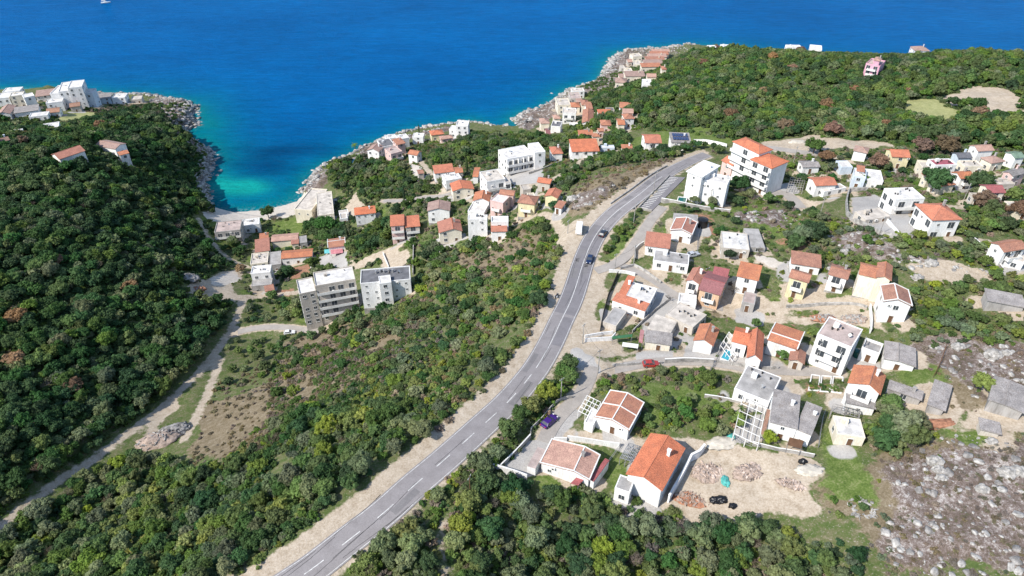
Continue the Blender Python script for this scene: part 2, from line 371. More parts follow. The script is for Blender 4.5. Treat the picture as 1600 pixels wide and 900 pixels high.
# ------------------------------------------------------------------ ground zones (picture coordinates)
ZONES = {
'dirt': [[(1412,424),(1450,414),(1500,418),(1560,422),(1570,445),(1500,452),(1450,452),(1420,443)],[(893,498),(945,503),(995,538),(995,552),(915,552),(885,548)],[(1130,590),(1160,590),(1150,650),(1120,645)],[(1220,580),(1262,583),(1258,625),(1225,620)],[(1000,425),(1060,440),(1080,470),(1030,462)],[(296,440),(330,424),(370,420),(377,445),(396,462),(372,470),(330,458),(300,452)],
 [(600,395),(625,388),(648,388),(646,440),(630,418),(606,420)],[(548,410),(600,392),(606,398),(556,418)],
 [(1055,775),(1080,705),(1100,690),(1150,700),(1200,708),(1285,735),(1296,760),(1290,800),(1275,828),(1200,822),(1130,806),(1095,800)],
 [(1225,485),(1300,478),(1350,482),(1362,520),(1330,515),(1300,508),(1225,505)],
 [(1355,500),(1378,500),(1410,515),(1416,532),(1390,520),(1362,522)],
 [(1195,225),(1260,213),(1330,222),(1345,232),(1300,236),(1220,236)],
 [(1115,470),(1170,455),(1230,470),(1220,500),(1160,500)],
 [(920,425),(950,425),(962,450),(940,500),(925,530),(905,545),(880,550),(900,500),(912,460)],
 [(880,345),(905,350),(925,330),(925,372),(905,410),(890,380)],
 [(1165,400),(1225,403),(1235,418),(1170,412)],
 [(1370,325),(1400,320),(1425,355),(1420,368),(1375,350)],
 [(1010,405),(1040,412),(1030,440),(1008,425)],
 [(1474,152),(1500,141),(1530,137),(1580,138),(1604,165),(1604,182),(1560,184),(1500,168)],
 [(262,650),(285,632),(290,640),(270,668),(225,700),(210,700),(235,675)],
 [(1300,232),(1340,222),(1400,228),(1340,240)],
 [(820,270),(850,262),(855,285),(830,292),(800,285)],
 [(905,200),(925,200),(960,215),(935,222),(905,215)],
 [(545,300),(560,315),(550,350),(540,340)],
 [(1555,375),(1600,395),(1600,430),(1560,410),(1535,385)]],
'gravel': [[(325,345),(325,333),(400,331),(440,324),(470,316),(485,303),(490,308),(478,330),(440,340),(400,340)],
 [(318,432),(366,422),(372,440),(340,450)],
 [(1215,415),(1180,405),(1165,395),(1225,402),(1250,415)],[(630,250),(655,262),(668,280),(640,270)]],
'concrete': [[(1155,482),(1200,487),(1195,512),(1150,505)],[(1005,480),(1045,478),(1105,500),(1100,520),(1040,515),(1010,505)],[(1175,590),(1210,585),(1200,640),(1160,640)],[(780,733),(822,687),(850,683),(862,700),(838,745),(812,750)],[(840,695),(850,678),(885,640),(905,640),(905,650),(870,690)],
 [(995,550),(1052,545),(1055,567),(997,569)],[(1075,535),(1115,530),(1115,565),(1065,565)],[(1120,535),(1170,545),(1160,568),(1120,564)],
 [(1150,660),(1192,640),(1190,690),(1145,690)],[(940,480),(975,492),(962,506),(940,503)],
 [(1330,310),(1370,305),(1420,330),(1430,360),(1380,368),(1330,345)],
 [(945,590),(910,575),(890,550),(905,540),(935,560)],[(1010,465),(1035,445),(1090,470),(1110,485),(1060,500),(1035,490)],
 [(1205,290),(1240,285),(1250,300),(1210,308)],[(800,290),(850,283),(850,262),(780,268)],[(1440,350),(1420,370),(1405,365),(1380,370),(1400,350)],
 [(1080,350),(1110,350),(1110,372),(1085,372)],[(500,400),(540,395),(545,418),(500,418)]],
'grass': [[(1300,650),(1325,620),(1300,680),(1340,705),(1345,725),(1370,740),(1360,790),(1300,790),(1300,740),(1285,700),(1290,650)],
 [(1385,560),(1440,560),(1460,540),(1460,600),(1440,620),(1380,590)],[(1180,440),(1215,415),(1215,450),(1185,475)],[(1270,450),(1310,450),(1300,468),(1270,465)],
 [(940,395),(960,370),(985,350),(1000,330),(1010,340),(985,380),(962,405),(940,405)],[(915,555),(960,553),(960,572),(915,572)],[(430,345),(480,330),(480,370),(440,370)],
 [(305,350),(340,340),(345,385),(335,400),(315,400)],[(1490,640),(1560,650),(1560,675),(1450,680),(1440,665)],[(1120,320),(1200,320),(1270,340),(1270,370),(1150,345)],
 [(1130,190),(1130,225),(1050,240),(960,245),(960,220)],[(1180,305),(1210,295),(1205,312),(1180,318)],[(885,700),(955,710),(950,725),(880,712)],
 [(940,600),(1130,600),(1110,640),(1000,670),(1000,600)],[(870,470),(890,420),(900,400),(893,440),(868,500),(850,530),(860,490)],
 [(1220,600),(1260,590),(1255,620),(1220,620)],[(1085,370),(1110,385),(1105,400),(1085,390)]],
'meadow': [[(1400,166),(1412,158),(1440,154),(1480,155),(1500,178),(1498,193),(1470,198),(1435,194),(1412,184)],[(75,185),(135,172),(165,178),(130,190),(90,193)],[(455,340),(480,330),(485,345),(480,365),(465,370)]],
'dry': [[(400,610),(470,565),(600,520),(645,555),(530,620),(440,665)],[(290,700),(330,640),(360,610),(420,600),(480,640),(450,670),(400,690),(370,725),(330,725)],[(470,520),(560,500),(620,500),(660,520),(600,560),(500,560),(430,560)],
 [(880,330),(900,300),(960,275),(1010,255),(1050,255),(1010,285),(960,310),(925,330),(900,345)],
 [(1380,740),(1390,700),(1450,680),(1600,670),(1640,900),(1380,900),(1350,860),(1340,800)],[(1440,430),(1560,430),(1590,450),(1430,450)],[(700,390),(800,360),(860,380),(800,420),(720,430)],
 [(1460,540),(1600,540),(1600,640),(1540,640),(1440,620)],[(1290,600),(1310,600),(1305,625),(1285,620)],[(1120,480),(1190,490),(1180,510),(1115,500)],[(1300,740),(1370,740),(1350,800),(1290,790)],
 [(130,175),(190,165),(240,158),(230,172),(170,180)]],
'soil': [[(965,510),(980,487),(1008,488),(1012,500),(995,520),(960,520)],[(1090,385),(1100,343),(1130,345),(1135,365),(1110,385),(1100,410),(1085,400)],[(455,413),(485,413),(485,430),(458,428)],[(430,455),(475,445),(475,470),(450,465)],
 [(1225,368),(1245,365),(1245,390),(1228,385)],[(1445,655),(1490,655),(1490,668),(1450,668)],[(1265,600),(1300,590),(1305,615),(1270,620)],
 [(1240,478),(1350,480),(1355,505),(1300,500),(1240,500)]],
'rock': [[(230,153),(262,157),(303,165),(300,184),(310,196),(287,205),(300,222),(326,238),(333,250),(322,258),(310,240),(288,222),(268,205),(262,185),(240,170)],
 [(312,285),(324,290),(324,310),(312,300)],[(475,318),(480,298),(500,270),(515,262),(510,275),(495,300),(490,320)],[(515,262),(545,247),(600,221),(700,197),(700,203),(600,232),(560,255)],
 [(820,205),(805,190),(820,177),(850,170),(872,157),(905,137),(935,130),(950,104),(968,82),(990,77),(1085,72),(1085,80),(1010,95),(985,105),(965,130),(935,140),(905,150),(880,175),(850,190)],
 [(885,320),(905,305),(930,300),(960,290),(930,320),(900,330)],[(1440,540),(1600,540),(1600,640),(1540,640),(1490,600)],[(1390,730),(1470,680),(1640,680),(1640,900),(1400,900),(1370,850),(1380,800)],
 [(1290,360),(1360,355),(1400,380),(1440,410),(1560,415),(1560,430),(1420,420),(1380,400),(1300,385)],
 [(1280,420),(1300,400),(1330,405),(1320,420)],[(1150,330),(1250,330),(1250,350),(1150,345)]]}
ZW = {k: [gps(P)[:, :2] for P in v] for k, v in ZONES.items()}
def zone_mask(k, X, Y):
    m = np.zeros(X.shape, bool); s = 0.15 if k == 'concrete' else (.5 if k == 'gravel' else 1.0)
    X = X + s * ((vnoise(X, Y, 13, 21) - .5) * 9 + (vnoise(X, Y, 4, 22) - .5) * 5); Y = Y + s * ((vnoise(X, Y, 13, 23) - .5) * 9 + (vnoise(X, Y, 4, 24) - .5) * 5)
    for P in ZW[k]: m |= in_poly(X, Y, P)
    return m
TRACKS = [([(-60,858),(0,822),(60,777),(130,727),(185,690),(235,652),(280,612),(320,575),(345,540),(365,508),(372,490),(380,472),(385,462)], 1.35),
 ([(345,560),(335,590),(320,625),(300,665),(285,690)], 1.4),([(378,465),(420,460),(470,458),(500,440),(540,425)], 1.5),
 ([(903,385),(888,370),(872,352),(862,337),(845,334)], 1.7),([(548,418),(575,404),(600,393),(625,385)], 1.6),
 ([(1185,482),(1240,478),(1305,472),(1350,469),(1372,470)], 2.2),([(862,680),(905,682),(972,690),(1010,696),(1075,694),(1110,700),(1175,712),(1237,727),(1275,738)], 1.7),
 ([(655,250),(670,270),(690,285),(720,290)], 1.5),([(690,300),(750,320),(790,318),(860,300)], 1.4),([(940,215),(930,235),(900,260),(880,270),(850,290)], 1.6),
 ([(700,900),(690,860),(690,830),(697,800)], .9),([(1250,310),(1290,320),(1320,290),(1330,300)], 1.4),([(1535,375),(1570,395),(1600,420)],1.6),([(1430,330),(1480,320),(1530,330)],1.6),
 ([(310,340),(325,370),(345,395),(365,408),(395,420)],1.2),([(770,310),(740,322)],1.2),([(1340,300),(1330,320),(1335,340)],1.0)]
A = np.zeros(XX.shape + (4,), np.float32); B = np.zeros(XX.shape + (4,), np.float32)
for c, k in enumerate(('dirt', 'gravel', 'concrete', 'grass')): A[..., c] = zone_mask(k, XX, YY)
for c, k in enumerate(('meadow', 'dry', 'soil', 'rock')): B[..., c] = zone_mask(k, XX, YY)
def paint(a, P, wd, soft, sidebias=0.0):
    x0, y0 = P[:, :2].min(0) - wd - soft - 2; x1, y1 = P[:, :2].max(0) + wd + soft + 2
    i0, i1 = np.searchsorted(GX, [x0, x1]); j0, j1 = np.searchsorted(GY, [y0, y1])
    D, T = d_poly(XX[j0:j1, i0:i1], YY[j0:j1, i0:i1], P[:, :2], False)
    m = np.clip((wd - D) / soft + 0.5, 0, 1); a[j0:j1, i0:i1] = np.maximum(a[j0:j1, i0:i1], m)
TRW = []
for pts, wd in TRACKS:
    P = smooth_line(gps(pts)[:, :2], 2); TRW.append((P, wd)); paint(A[..., 0], P, wd, 1.6)
# verges of the main road: wide on the sea side, narrow on the village side
def off_line(P, d):
    t = np.gradient(P[:, :2], axis=0); t /= np.linalg.norm(t, axis=1)[:, None] + 1e-9
    n = np.stack([-t[:, 1], t[:, 0]], 1); Q = P.copy(); Q[:, :2] = P[:, :2] + n * (d[:, None] if hasattr(d, '__len__') else d); return Q
kk = np.arange(len(MP)); WS = np.interp(kk / len(MP), [0, .72, .88, 1], [1, 1, .82, .72]); sh = np.interp(kk / len(MP), [0, .4, .58, .72, .86, 1], [4.8, 4.6, 4.4, 4.6, 3.2, 2.2])
paint(A[..., 0], off_line(MP, sh), 2.7, 1.2); paint(A[..., 0], off_line(MP, -3.6 * WS), 1.0, 1.0)
for k, P, t, wd, mk in STRIPS: paint(A[..., 0], P, wd / 2 + 0.7, 1.0)
coastband = np.clip(1.2 - CD / 5.5, 0, 1) * INS * (~beach) ; B[..., 3] = np.maximum(B[..., 3], coastband)
beachm = in_poly(*proj(XX, YY, HZ)[:2], [(325,342),(325,320),(475,300),(488,305),(478,331),(440,341),(400,342)]); A[..., 1] = np.maximum(A[..., 1], beachm); B[..., 3][beachm] = 0
# rough rock shape where the ground is bare limestone
rk = B[..., 3] * (A[..., 0] < .3)
HZ += rk * ((vnoise(XX, YY, 2.6, 8) ** 1.5) * 1.5 + vnoise(XX, YY, 6, 9) * 1.0 - .7) * np.where(CD < 25, 1.25, 0.45)
HZ += (~INS) * (CD < 9) * np.maximum(0, vnoise(XX, YY, 2.4, 4) - .62) * 6 * np.clip(1.4 - CD / 6, 0, 1) * (~beach) * (B[..., 3].max() > 0)
def boxblur(a):
    p = np.pad(a, ((1, 1), (1, 1), (0, 0)), mode='edge')
    return (p[:-2, 1:-1] + p[2:, 1:-1] + p[1:-1, :-2] + p[1:-1, 2:] + 2 * p[1:-1, 1:-1]) / 6
for _ in range(9): B = boxblur(B); A[..., 3:] = boxblur(A[..., 3:])
for _ in range(2): A[..., :1] = boxblur(A[..., :1])
A = boxblur(A)
# ground material
m, nt, b = new_mat('ground'); setspec(b, 0.95, 0.1)
aA = nd(nt, 'ShaderNodeAttribute', attribute_name='zone_a'); aB = nd(nt, 'ShaderNodeAttribute', attribute_name='zone_b')
sA = nt.nodes.new('ShaderNodeSeparateColor'); nt.links.new(aA.outputs['Color'], sA.inputs[0])
sB = nt.nodes.new('ShaderNodeSeparateColor'); nt.links.new(aB.outputs['Color'], sB.inputs[0])
n1 = noi(nt, 0.09, 6, rough=.6); n2 = noi(nt, 0.6, 6, rough=.65); n3 = noi(nt, 2.6, 4, rough=.7); n4 = noi(nt, 7.0, 2)
base = ramp(nt, [(0.3, (.045, .075, .022)), (0.46, (.085, .115, .035)), (0.58, (.15, .14, .075)), (0.7, (.27, .235, .165))]); nt.links.new(mth(nt, 'MULTIPLY_ADD', n2, 0.6, mth(nt, 'MULTIPLY', n3, 0.4)), base.inputs[0])
stn = ramp(nt, [(0.60, (0, 0, 0)), (0.66, (1, 1, 1))]); nt.links.new(n3, stn.inputs[0])
col = mixc(nt, mth(nt, 'MULTIPLY', stn.outputs[0], 0.55), base.outputs[0], (.40, .37, .33))
def layer(col, mask, c_ramp, src, edge=0.6):
    f = mth(nt, 'ADD', mask, mth(nt, 'MULTIPLY', mth(nt, 'SUBTRACT', n2, 0.5), edge * 2))
    f = mth(nt, 'MULTIPLY', mth(nt, 'SUBTRACT', f, 0.42), 6.0, clamp=True)
    r = ramp(nt, c_ramp); nt.links.new(src, r.inputs[0]); return mixc(nt, f, col, r.outputs[0])
mix23 = mth(nt, 'MULTIPLY_ADD', n3, 0.55, mth(nt, 'MULTIPLY', n2, 0.45)); mix34 = mth(nt, 'MULTIPLY_ADD', n4, 0.5, mth(nt, 'MULTIPLY', n3, 0.5))
mix12 = mth(nt, 'MULTIPLY_ADD', n1, 0.5, mth(nt, 'MULTIPLY', n3, 0.5))
col = layer(col, sB.outputs[1], [(0.33, (.10, .08, .045)), (0.5, (.19, .15, .095)), (0.66, (.31, .26, .19))], mix23)
col = layer(col, sB.outputs[0], [(0.35, (.20, .22, .08)), (0.6, (.36, .35, .17)), (0.72, (.45, .40, .26))], mix23)
col = layer(col, aA.outputs['Alpha'], [(0.36, (.05, .08, .02)), (0.5, (.105, .15, .035)), (0.60, (.18, .20, .08)), (0.70, (.28, .25, .16))], mix23)
kar = mth(nt, 'ADD', mth(nt, 'MULTIPLY', noi(nt, 0.2, 3), .26), mth(nt, 'MULTIPLY_ADD', mix34, .44, mth(nt, 'MULTIPLY', noi(nt, 1.0, 4, rough=.75), .30)))
col = layer(col, aB.outputs['Alpha'], [(0.38, (.09, .10, .04)), (0.45, (.105, .078, .06)), (0.505, (.165, .128, .11)), (0.55, (.27, .23, .205)), (0.595, (.46, .43, .40)), (0.67, (.62, .60, .57))], kar, 0.5)
col = layer(col, sB.outputs[2], [(0.35, (.20, .10, .06)), (0.55, (.31, .17, .11)), (0.68, (.42, .29, .21))], mix23)
col = layer(col, sA.outputs[0], [(0.34, (.27, .21, .145)), (0.5, (.41, .34, .26)), (0.66, (.52, .45, .36))], mix23, 0.4)
col = layer(col, sA.outputs[1], [(0.35, (.42, .37, .31)), (0.6, (.56, .51, .45))], mix23, 0.35)
col = layer(col, sA.outputs[2], [(0.32, (.26, .24, .225)), (0.5, (.38, .36, .335)), (0.66, (.47, .45, .42))], mix12, 0.12)
nt.links.new(col, b.inputs['Base Color']); bump(nt, b, mix34, 0.6, 0.25)
M_ground = m
ground = grid_mesh('ground', XX, YY, HZ, M_ground); tag(ground, kind='structure')
# ------------------------------------------------------------------ sea
SX = graded(-420, 420, 3.0, -16000, 16000, 1.25); SY = graded(200, 640, 3.0, -3000, 30000, 1.2)
sx, sy = np.meshgrid(SX, SY); sd, _ = d_poly(sx, sy, land); sin_ = in_poly(sx, sy, land); sd = np.where(sin_, 0, sd)
sea = grid_mesh('sea', sx, sy, sx * 0, None or M_ground); tag(sea, kind='structure')
spx, spy, _ = proj(sx, sy, sx * 0)
nz = vnoise(sx, sy, 26, 3) * .6 + vnoise(sx, sy, 9, 4) * .4
def blob(cx, cy, rx, ry): return np.exp(-(((spx - cx) / rx) ** 2 + ((spy - cy) / ry) ** 2))
sand = np.clip(blob(376, 293, 40, 11) * 1.9 * (nz + .45) + blob(345, 282, 18, 14) * .5, 0, 1)
shal = np.exp(-sd / 8) * .70 + np.exp(-sd / 24) * .36 + blob(380, 270, 70, 50) * .20 + blob(335, 200, 42, 50) * .18
weed = np.clip((blob(400, 262, 70, 16) * .8 + blob(450, 235, 90, 12) * .8 + blob(420, 290, 50, 8) * .3) * (nz * 1.7), 0, 1)
sc_ = np.clip(np.stack([shal * (0.75 + .5 * nz), sand, weed, np.exp(-sd / 2.2)], -1), 0, 1)
at = sea.data.color_attributes.new('depth_zone', 'FLOAT_COLOR', 'POINT'); at.data.foreach_set('color', sc_.reshape(-1).astype(np.float32))
m, nt, b = new_mat('sea_water'); setspec(b, 0.35, 0.02); b.inputs['IOR'].default_value = 1.15
a = nd(nt, 'ShaderNodeAttribute', attribute_name='depth_zone'); s = nt.nodes.new('ShaderNodeSeparateColor'); nt.links.new(a.outputs['Color'], s.inputs[0])
big = noi(nt, 0.006, 4, stretch=(1, 1.8, 1)); md = noi(nt, 0.035, 5, stretch=(1, 2.2, 1)); fn = noi(nt, 0.07, 7, stretch=(1, 3.6, 1), rough=.72)
c0 = ramp(nt, [(0.35, (.000, .070, .215)), (0.65, (.000, .098, .290))]); nt.links.new(mth(nt, 'MULTIPLY_ADD', big, .6, mth(nt, 'MULTIPLY', md, .4)), c0.inputs[0])
rg = ramp(nt, [(0.0, (0, 0, 0)), (0.25, (.35,) * 3), (0.7, (1, 1, 1))]); nt.links.new(s.outputs[0], rg.inputs[0])
c = mixc(nt, rg.outputs[0], c0.outputs[0], (.000, .140, .175))
c = mixc(nt, s.outputs[2], c, (.000, .048, .13)); c = mixc(nt, s.outputs[1], c, (.005, .26, .24))
wd_ = ramp(nt, [(0.38, (.86,) * 3), (0.62, (1.13,) * 3)]); nt.links.new(fn, wd_.inputs[0]); c = mixc(nt, 1.0, c, wd_.outputs[0], 'MULTIPLY')
edge = mth(nt, 'MULTIPLY', a.outputs['Alpha'], mth(nt, 'GREATER_THAN', noi(nt, 0.5, 4), 0.52)); c = mixc(nt, mth(nt, 'MULTIPLY', edge, 0.35), c, (.35, .42, .40))
nt.links.new(c, b.inputs['Base Color'])
wv = noi(nt, 0.16, 6, stretch=(1, 2.6, 1), rough=.65); w2 = noi(nt, 0.9, 4, stretch=(1, 2.0, 1))
bump(nt, b, mth(nt, 'MULTIPLY_ADD', wv, 1.6, mth(nt, 'MULTIPLY', w2, 0.35)), 1.0, 0.9)
sea.data.materials.clear(); sea.data.materials.append(m)
# ------------------------------------------------------------------ roads
def asphalt(key, c1, c2):
    m, nt, b = new_mat(key); setspec(b, 0.9, 0.25)
    r = ramp(nt, [(0.3, c2), (0.68, c1)]); nt.links.new(noi(nt, 0.35, 6, rough=.65), r.inputs[0])
    g = ramp(nt, [(0.3, (.86,) * 3), (0.7, (1.12,) * 3)]); nt.links.new(noi(nt, 5, 3), g.inputs[0])
    nt.links.new(mixc(nt, 1, r.outputs[0], g.outputs[0], 'MULTIPLY'), b.inputs['Base Color']); MATS[key] = m; return m
M_asph = asphalt('asphalt_worn', (.265, .245, .242), (.205, .188, .185)); M_asphd = asphalt('asphalt_new', (.205, .192, .198), (.16, .150, .155))
M_lane = asphalt('lane_concrete', (.36, .325, .29), (.27, .245, .22)); M_paint = plain('road_paint', (.68, .67, .64), .8, .25, 2.0)
def ribbon(name, P, o0, o1, dz, mat, kind='structure', i0=0, i1=None, mats=None):
    Q = P[i0:i1]; cut = lambda o: o[i0:i1] if hasattr(o, '__len__') else o
    L = off_line(Q, cut(o0)); Rr = off_line(Q, cut(o1)); mb = MB()
    for p, q in zip(L, Rr): mb.v += [(p[0], p[1], p[2] + dz), (q[0], q[1], q[2] + dz)]
    for k in range(len(Q) - 1): mb.f.append((2 * k, 2 * k + 2, 2 * k + 3, 2 * k + 1)); mb.m.append(0)
    o = mb.build(name, mat)
    if kind: tag(o, kind=kind)
    return o
def nearest_i(P, px, py):
    q = gp(px, py)[:2]; return int(np.argmin(np.linalg.norm(P[:, :2] - q, axis=1)))
iA, iB = nearest_i(MP, 884, 490), nearest_i(MP, 944, 350)
ribbon('road', MP, 3.35 * WS, -3.35 * WS, .02, M_asph)
ribbon('road_resurfaced', MP, 3.3, -3.3, .028, M_asphd, i0=iA, i1=iB)
ribbon('road_patch', MP, -0.3, -3.0, .028, M_asphd, i0=nearest_i(MP, 860, 540), i1=iA)
def fixup(o):                                                        # faces look up
    me = o.data
    if len(me.polygons) and me.polygons[0].normal.z < 0: me.flip_normals()
for nm, o0, o1 in (('road_edge_line', 3.05 * WS, 3.05 * WS - .12), ('road_edge_line', -3.05 * WS + .12, -3.05 * WS)): ribbon(nm, MP, o0, o1, .034, M_paint)
iS, iE = nearest_i(MP, 832, 580), nearest_i(MP, 1030, 275)
mb = MB(); s = 0.0
for k in range(len(MP) - 1):
    on = iS < k < iE or (k <= iS and (MT[k] % 7.8) < 3.9)
    if on:
        for_ = off_line(MP[k:k + 2], .09), off_line(MP[k:k + 2], -.09)
        a0, a1 = for_[0]; b0, b1 = for_[1]; mb.add([(a0[0],a0[1],a0[2]+.036),(b0[0],b0[1],b0[2]+.036),(b1[0],b1[1],b1[2]+.036),(a1[0],a1[1],a1[2]+.036)], [(0,1,2,3)])
tag(mb.build('road_centre_line', M_paint), kind='structure')
for k, P, t, wd, mk in STRIPS: ribbon('lane', P, wd / 2, -wd / 2, .015 if k != 'lane_mid' else .019, M_lane)
for o in list(COL.objects):
    if o.type == 'MESH' and o.name.startswith(('road', 'lane')): fixup(o)
# parking area beside the road, sloping with the ground
def quad_world(P, zfun=None):
    G = gps(P); return G
pr = empty('car_park', (PKW[0].x, PKW[0].y, PKZ)); tag(pr, 'empty grey parking terrace with white bay lines beside the main road', 'car park')
loc = [(g.x - PKW[0].x, g.y - PKW[0].y) for g in PKW]
MB().prism(loc, -2.5, 0, 0).build('slab', M_asphd, pr)
mb = MB(); V0 = [Vector((x, y, 0)) for x, y in loc]
for k in range(1, 22):
    t = k / 22; a_ = V0[0].lerp(V0[3], t); b_ = V0[1].lerp(V0[2], t); d_ = b_ - a_; mb.bar(a_ + d_ * .06 + Vector((0,0,.0)), a_ + d_ * .62, .1)
mb.build('bay_lines', M_paint, pr)
mb = MB()
for a_, b_ in ((0, 1), (3, 0)): mb.obox((V0[a_] + V0[b_]) / 2 + Vector((0, 0, .15)), (V0[b_] - V0[a_], (V0[b_] - V0[a_]).cross(Vector((0, 0, 1))), (0, 0, 1)), ((V0[b_] - V0[a_]).length / 2, .12, .45))
mb.build('kerb_wall', M_conc, pr)
# wear on the carriageway: patches, tar seams and darker wheel tracks
M_wear = asphalt('asphalt_patch', (.20, .188, .186), (.16, .15, .15)); rd = random.Random(12); mb = MB()
for _ in range(16):
    k = rd.randrange(5, len(MP) - 30); n = rd.randrange(3, 9); o0 = rd.choice((2.7, -.3)) - rd.random() * .3; w_ = rd.uniform(1.0, 2.2)
    L = off_line(MP[k:k + n], o0); R_ = off_line(MP[k:k + n], o0 - w_)
    for i in range(n - 1): mb.add([tuple(L[i] + [0, 0, .031]), tuple(R_[i] + [0, 0, .031]), tuple(R_[i + 1] + [0, 0, .031]), tuple(L[i + 1] + [0, 0, .031])], [(0, 1, 2, 3)])
tag(mb.build('road_repairs', M_wear), kind='structure')
mb = MB()
for _ in range(34):
    k = rd.randrange(5, len(MP) - 20); n = rd.randrange(4, 14); o0 = rd.uniform(-2.8, 2.8); dr = rd.uniform(-.12, .12)
    for i in range(n):
        a = off_line(MP[k + i:k + i + 3], o0 + dr * i)[0]; b_ = off_line(MP[k + i + 1:k + i + 4], o0 + dr * (i + 1) + rd.uniform(-.06, .06))[0]
        mb.bar(tuple(a + [0, 0, .0]), tuple(b_ + [0, 0, .0]), .036)
tag(mb.build('road_tar_seams', plain('tar', (.05, .05, .05), .7)), kind='structure')
# ------------------------------------------------------------------ buildings
FOOT = []                                                            # footprints, to keep plants out
def win_mesh(w, h, shut=None, big=False):
    f = MB(); t = .07
    f.box(-w/2-t, -w/2, -.05, .03, -t, h + t); f.box(w/2, w/2+t, -.05, .03, -t, h + t)
    f.box(-w/2, w/2, -.05, .03, h, h + t); f.box(-w/2-.12, w/2+.12, -.12, .03, -t-.05, 0); f.box(-.03, .03, -.03, .02, 0, h)
    if shut:
        f.box(-w-.1, -w/2-t, -.07, -.02, 0, h, 1); f.box(w/2+t, w+.1, -.07, -.02, 0, h, 1)
    p = MB(); p.box(-w/2, w/2, -.015, .02, 0, h)
    return f.mesh('window', [M_frame, M_wood]), p.mesh('pane', [M_glass])
WIN = {'s': win_mesh(.7, .8), 'm': win_mesh(1.15, 1.25), 'h': win_mesh(1.05, 1.25, True), 'b': win_mesh(1.9, 2.05), 'l': win_mesh(2.4, 1.5)}
_d = MB(); _d.box(-.5, .5, -.06, .03, 0, 2.1); _d.box(-.6, -.5, -.09, .03, 0, 2.2, 1); _d.box(.5, .6, -.09, .03, 0, 2.2, 1); _d.box(-.5, .5, -.09, .03, 2.1, 2.2, 1); DOOR = _d.mesh('door', [M_wood, M_frame])
_h = MB(); _h.box(.32, .42, -.11, -.06, .98, 1.1); HANDLE = _h.mesh('handle', [M_metal])
_t = MB().cyl((0, 0, 0), (0, 0, 1.1), .42, .42, 12).cyl((0, 0, 1.1), (0, 0, 1.2), .40, .1, 12); TANKM = _t.mesh('roof_tank', [M_metal])
_a = MB().box(-.45, .45, -.32, .05, 0, .6).cyl((0, -.33, .3), (0, -.34, .3), .22, .22, 12, 1); ACM = _a.mesh('air_conditioner', [M_frame, M_dark])
_s = MB().cyl((0, 0, 0), (0, 0, 1.0), .03, .03, 6).cyl((0, -.05, 1.0), (.05, -.2, 1.08), .12, .42, 12); DISHM = _s.mesh('satellite_dish', [M_frame])
_v = MB().cyl((0, 0, 0), (0, 0, .5), .16, .16, 8).cyl((0, 0, .5), (0, 0, .62), .26, .1, 8); VENTM = _v.mesh('roof_vent', [M_dark])
def put(name, me, parent, x, y, z, rz=0):
    o = bpy.data.objects.new(name, me); o.location = (x, y, z); o.rotation_euler = (0, 0, rz); return link(o, parent)
def window(parent, k, x, y, z, rz):
    fr = put('window', WIN[k][0], parent, x, y, z, rz); put('pane', WIN[k][1], fr, 0, 0, 0); return fr
def rect_of(view, A_, B_, C_, h, zb=None):
    ox, oy, s = view; P = [(ox + p[0] / s, oy + p[1] / s) for p in (A_, B_, C_)]
    cx = (P[0][0] + P[2][0]) / 2; cy = (P[0][1] + P[2][1]) / 2
    if zb is None:
        z = gp(cx, cy)[2]
        for _ in range(7):
            c = at_z(cx, cy, z + h); z = .5 * z + .5 * max(0.6, float(hgt(*c)))
    else: z = zb
    a, b_, c_ = [at_z(p[0], p[1], z + h) for p in P]
    ab = b_ - a; bc = c_ - b_; perp = np.array([bc[1], -bc[0]])
    X = ab / np.linalg.norm(ab) * np.linalg.norm(ab) + perp / np.linalg.norm(perp) * np.linalg.norm(bc) * .8
    X /= np.linalg.norm(X); Yv = np.array([-X[1], X[0]])
    W = abs(ab @ X); D = max(1.5, bc @ Yv)
    c = (a + c_) / 2
    return c, math.atan2(X[1], X[0]), W, D, z
